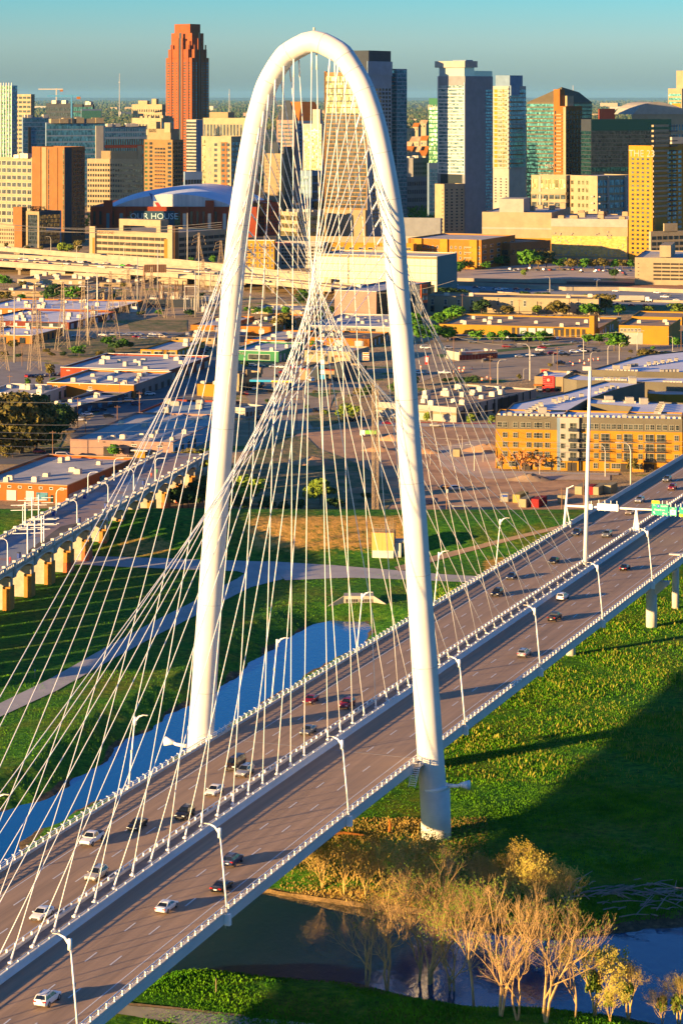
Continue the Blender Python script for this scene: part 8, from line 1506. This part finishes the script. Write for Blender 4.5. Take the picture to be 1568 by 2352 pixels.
for i, x in enumerate((280, 320, 360, 402, 442, 480, 518, 560, 610, 660, 710, 760, 810)):
    X, Y = G(*Z(6, x, 422)); o = dup(bus) if used else bus; used = True; o.location = (X, Y, 0); o.rotation_euler.z = R(66); tag(o, 'blue bus with white roof behind the yellow depot, %s in the row' % ['first', 'second', 'third', 'fourth', 'fifth', 'sixth', 'seventh', 'eighth', 'ninth', 'tenth', 'eleventh', 'twelfth', 'last'][i], 'bus', 'buses behind the yellow depot')
for x, y, rz_, lab in ((230, 540, -6, 'parked left of the trees before the yellow depot'), (598, 540, -6, 'half hidden by trees before the depot doors'), (1130, 425, -6, 'alone beside the depot chimney')):
    X, Y = G(*Z(6, x, y)); dup(bus, (X, Y, 0), R(rz_), 'blue bus with white roof '+lab, 'buses around the depot')
X, Y = G(*Z(16, 820, 252)); t = thing('city_bus', 'long white and red bus at the right border beyond the apartments', 'bus', (X, Y, 0), R(-6)); m = MB(); m.bx(-9, 9, -1.3, 1.3, .4, 3.1); m.build('body', W_('bus_white', (.62, .60, .56)), t); m = MB(); m.bx(-9.05, 9.05, -1.33, 1.33, .6, 1.5); m.build('stripe', bpy.data.materials['sign_red_three'], t); m = MB(); m.bx(-8.6, 8.6, -1.34, 1.34, 1.8, 2.7); m.build('window', cg, t)
# walkers and riders on the viaduct (a few pixels tall)
def person(px, py, col, lab):
    X, Y = G(px, py, 10.84); bm = bmesh.new(); J = [(0, 0, .95), (0, 0, 1.2), (0, 0, 1.45), (0, 0, 1.58), (0, .02, 1.72), (.10, 0, .9), (.14, .12, .5), (.14, .05, .05), (-.10, 0, .9), (-.12, -.1, .5), (-.14, -.2, .08), (.2, 0, 1.42), (.26, .05, 1.15), (.25, .2, .98), (-.2, 0, 1.42), (-.26, .0, 1.15), (-.25, .12, .95), (.14, .18, .03), (-.14, -.06, .04)]
    E_ = [(0, 1), (1, 2), (2, 3), (3, 4), (0, 5), (5, 6), (6, 7), (0, 8), (8, 9), (9, 10), (2, 11), (11, 12), (12, 13), (2, 14), (14, 15), (15, 16), (7, 17), (10, 18)]; rd = [.15, .14, .15, .06, .11, .1, .07, .05, .1, .07, .05, .07, .05, .04, .07, .05, .04, .04, .04]
    me_ = bpy.data.meshes.new('person'); me_.from_pydata(J, E_, []); o = bpy.data.objects.new('person', me_); C.objects.link(o); md = o.modifiers.new('skin', 'SKIN'); 
    for i, r_ in enumerate(rd): me_.skin_vertices[0].data[i].radius = (r_, r_*.8)
    me_.skin_vertices[0].data[0].use_root = True; o.modifiers.new('sub', 'SUBSURF').levels = 1; me_.materials.append(col); o.location = (X, Y, 10.86); tag(o, lab, 'person'); bm.free(); return o
try:
    person(348, 1098, M('shirt_orange', (.55, .12, .04)), 'person in an orange top walking at the far end of the viaduct'); person(361, 1090, M('shirt_green', (.03, .30, .10)), 'person in a green top near the end of the viaduct'); person(24, 1294, M('shirt_red', (.4, .03, .03)), 'person in red standing by the lamp at the left border')
except Exception as ex: print('PERSON', ex)
for px, py, lab in ((235, 2560, ''),):
    pass
for (px, py, h, c, lab) in ((81, 1558, 1.6, 'b', 'short white marker post with a teal top beside the left path'), (496, 2282, 2.2, 'g', 'pale marker post with a teal cap in the near grass')):
    X, Y, z0 = GP(px, py); t = thing('marker_post', lab, 'post', (X, Y, z0)); m = MB(); m.bx(-.06, .06, -.06, .06, 0, h); m.build('post', w_cream, t); m = MB(); m.bx(-.12, .12, -.12, .12, h, h+.35); m.build('cap', g_teal if c == 'g' else w_blue, t)
print('OBJECTS', len(bpy.data.objects), 'top', sum(1 for o in bpy.data.objects if o.parent is None))
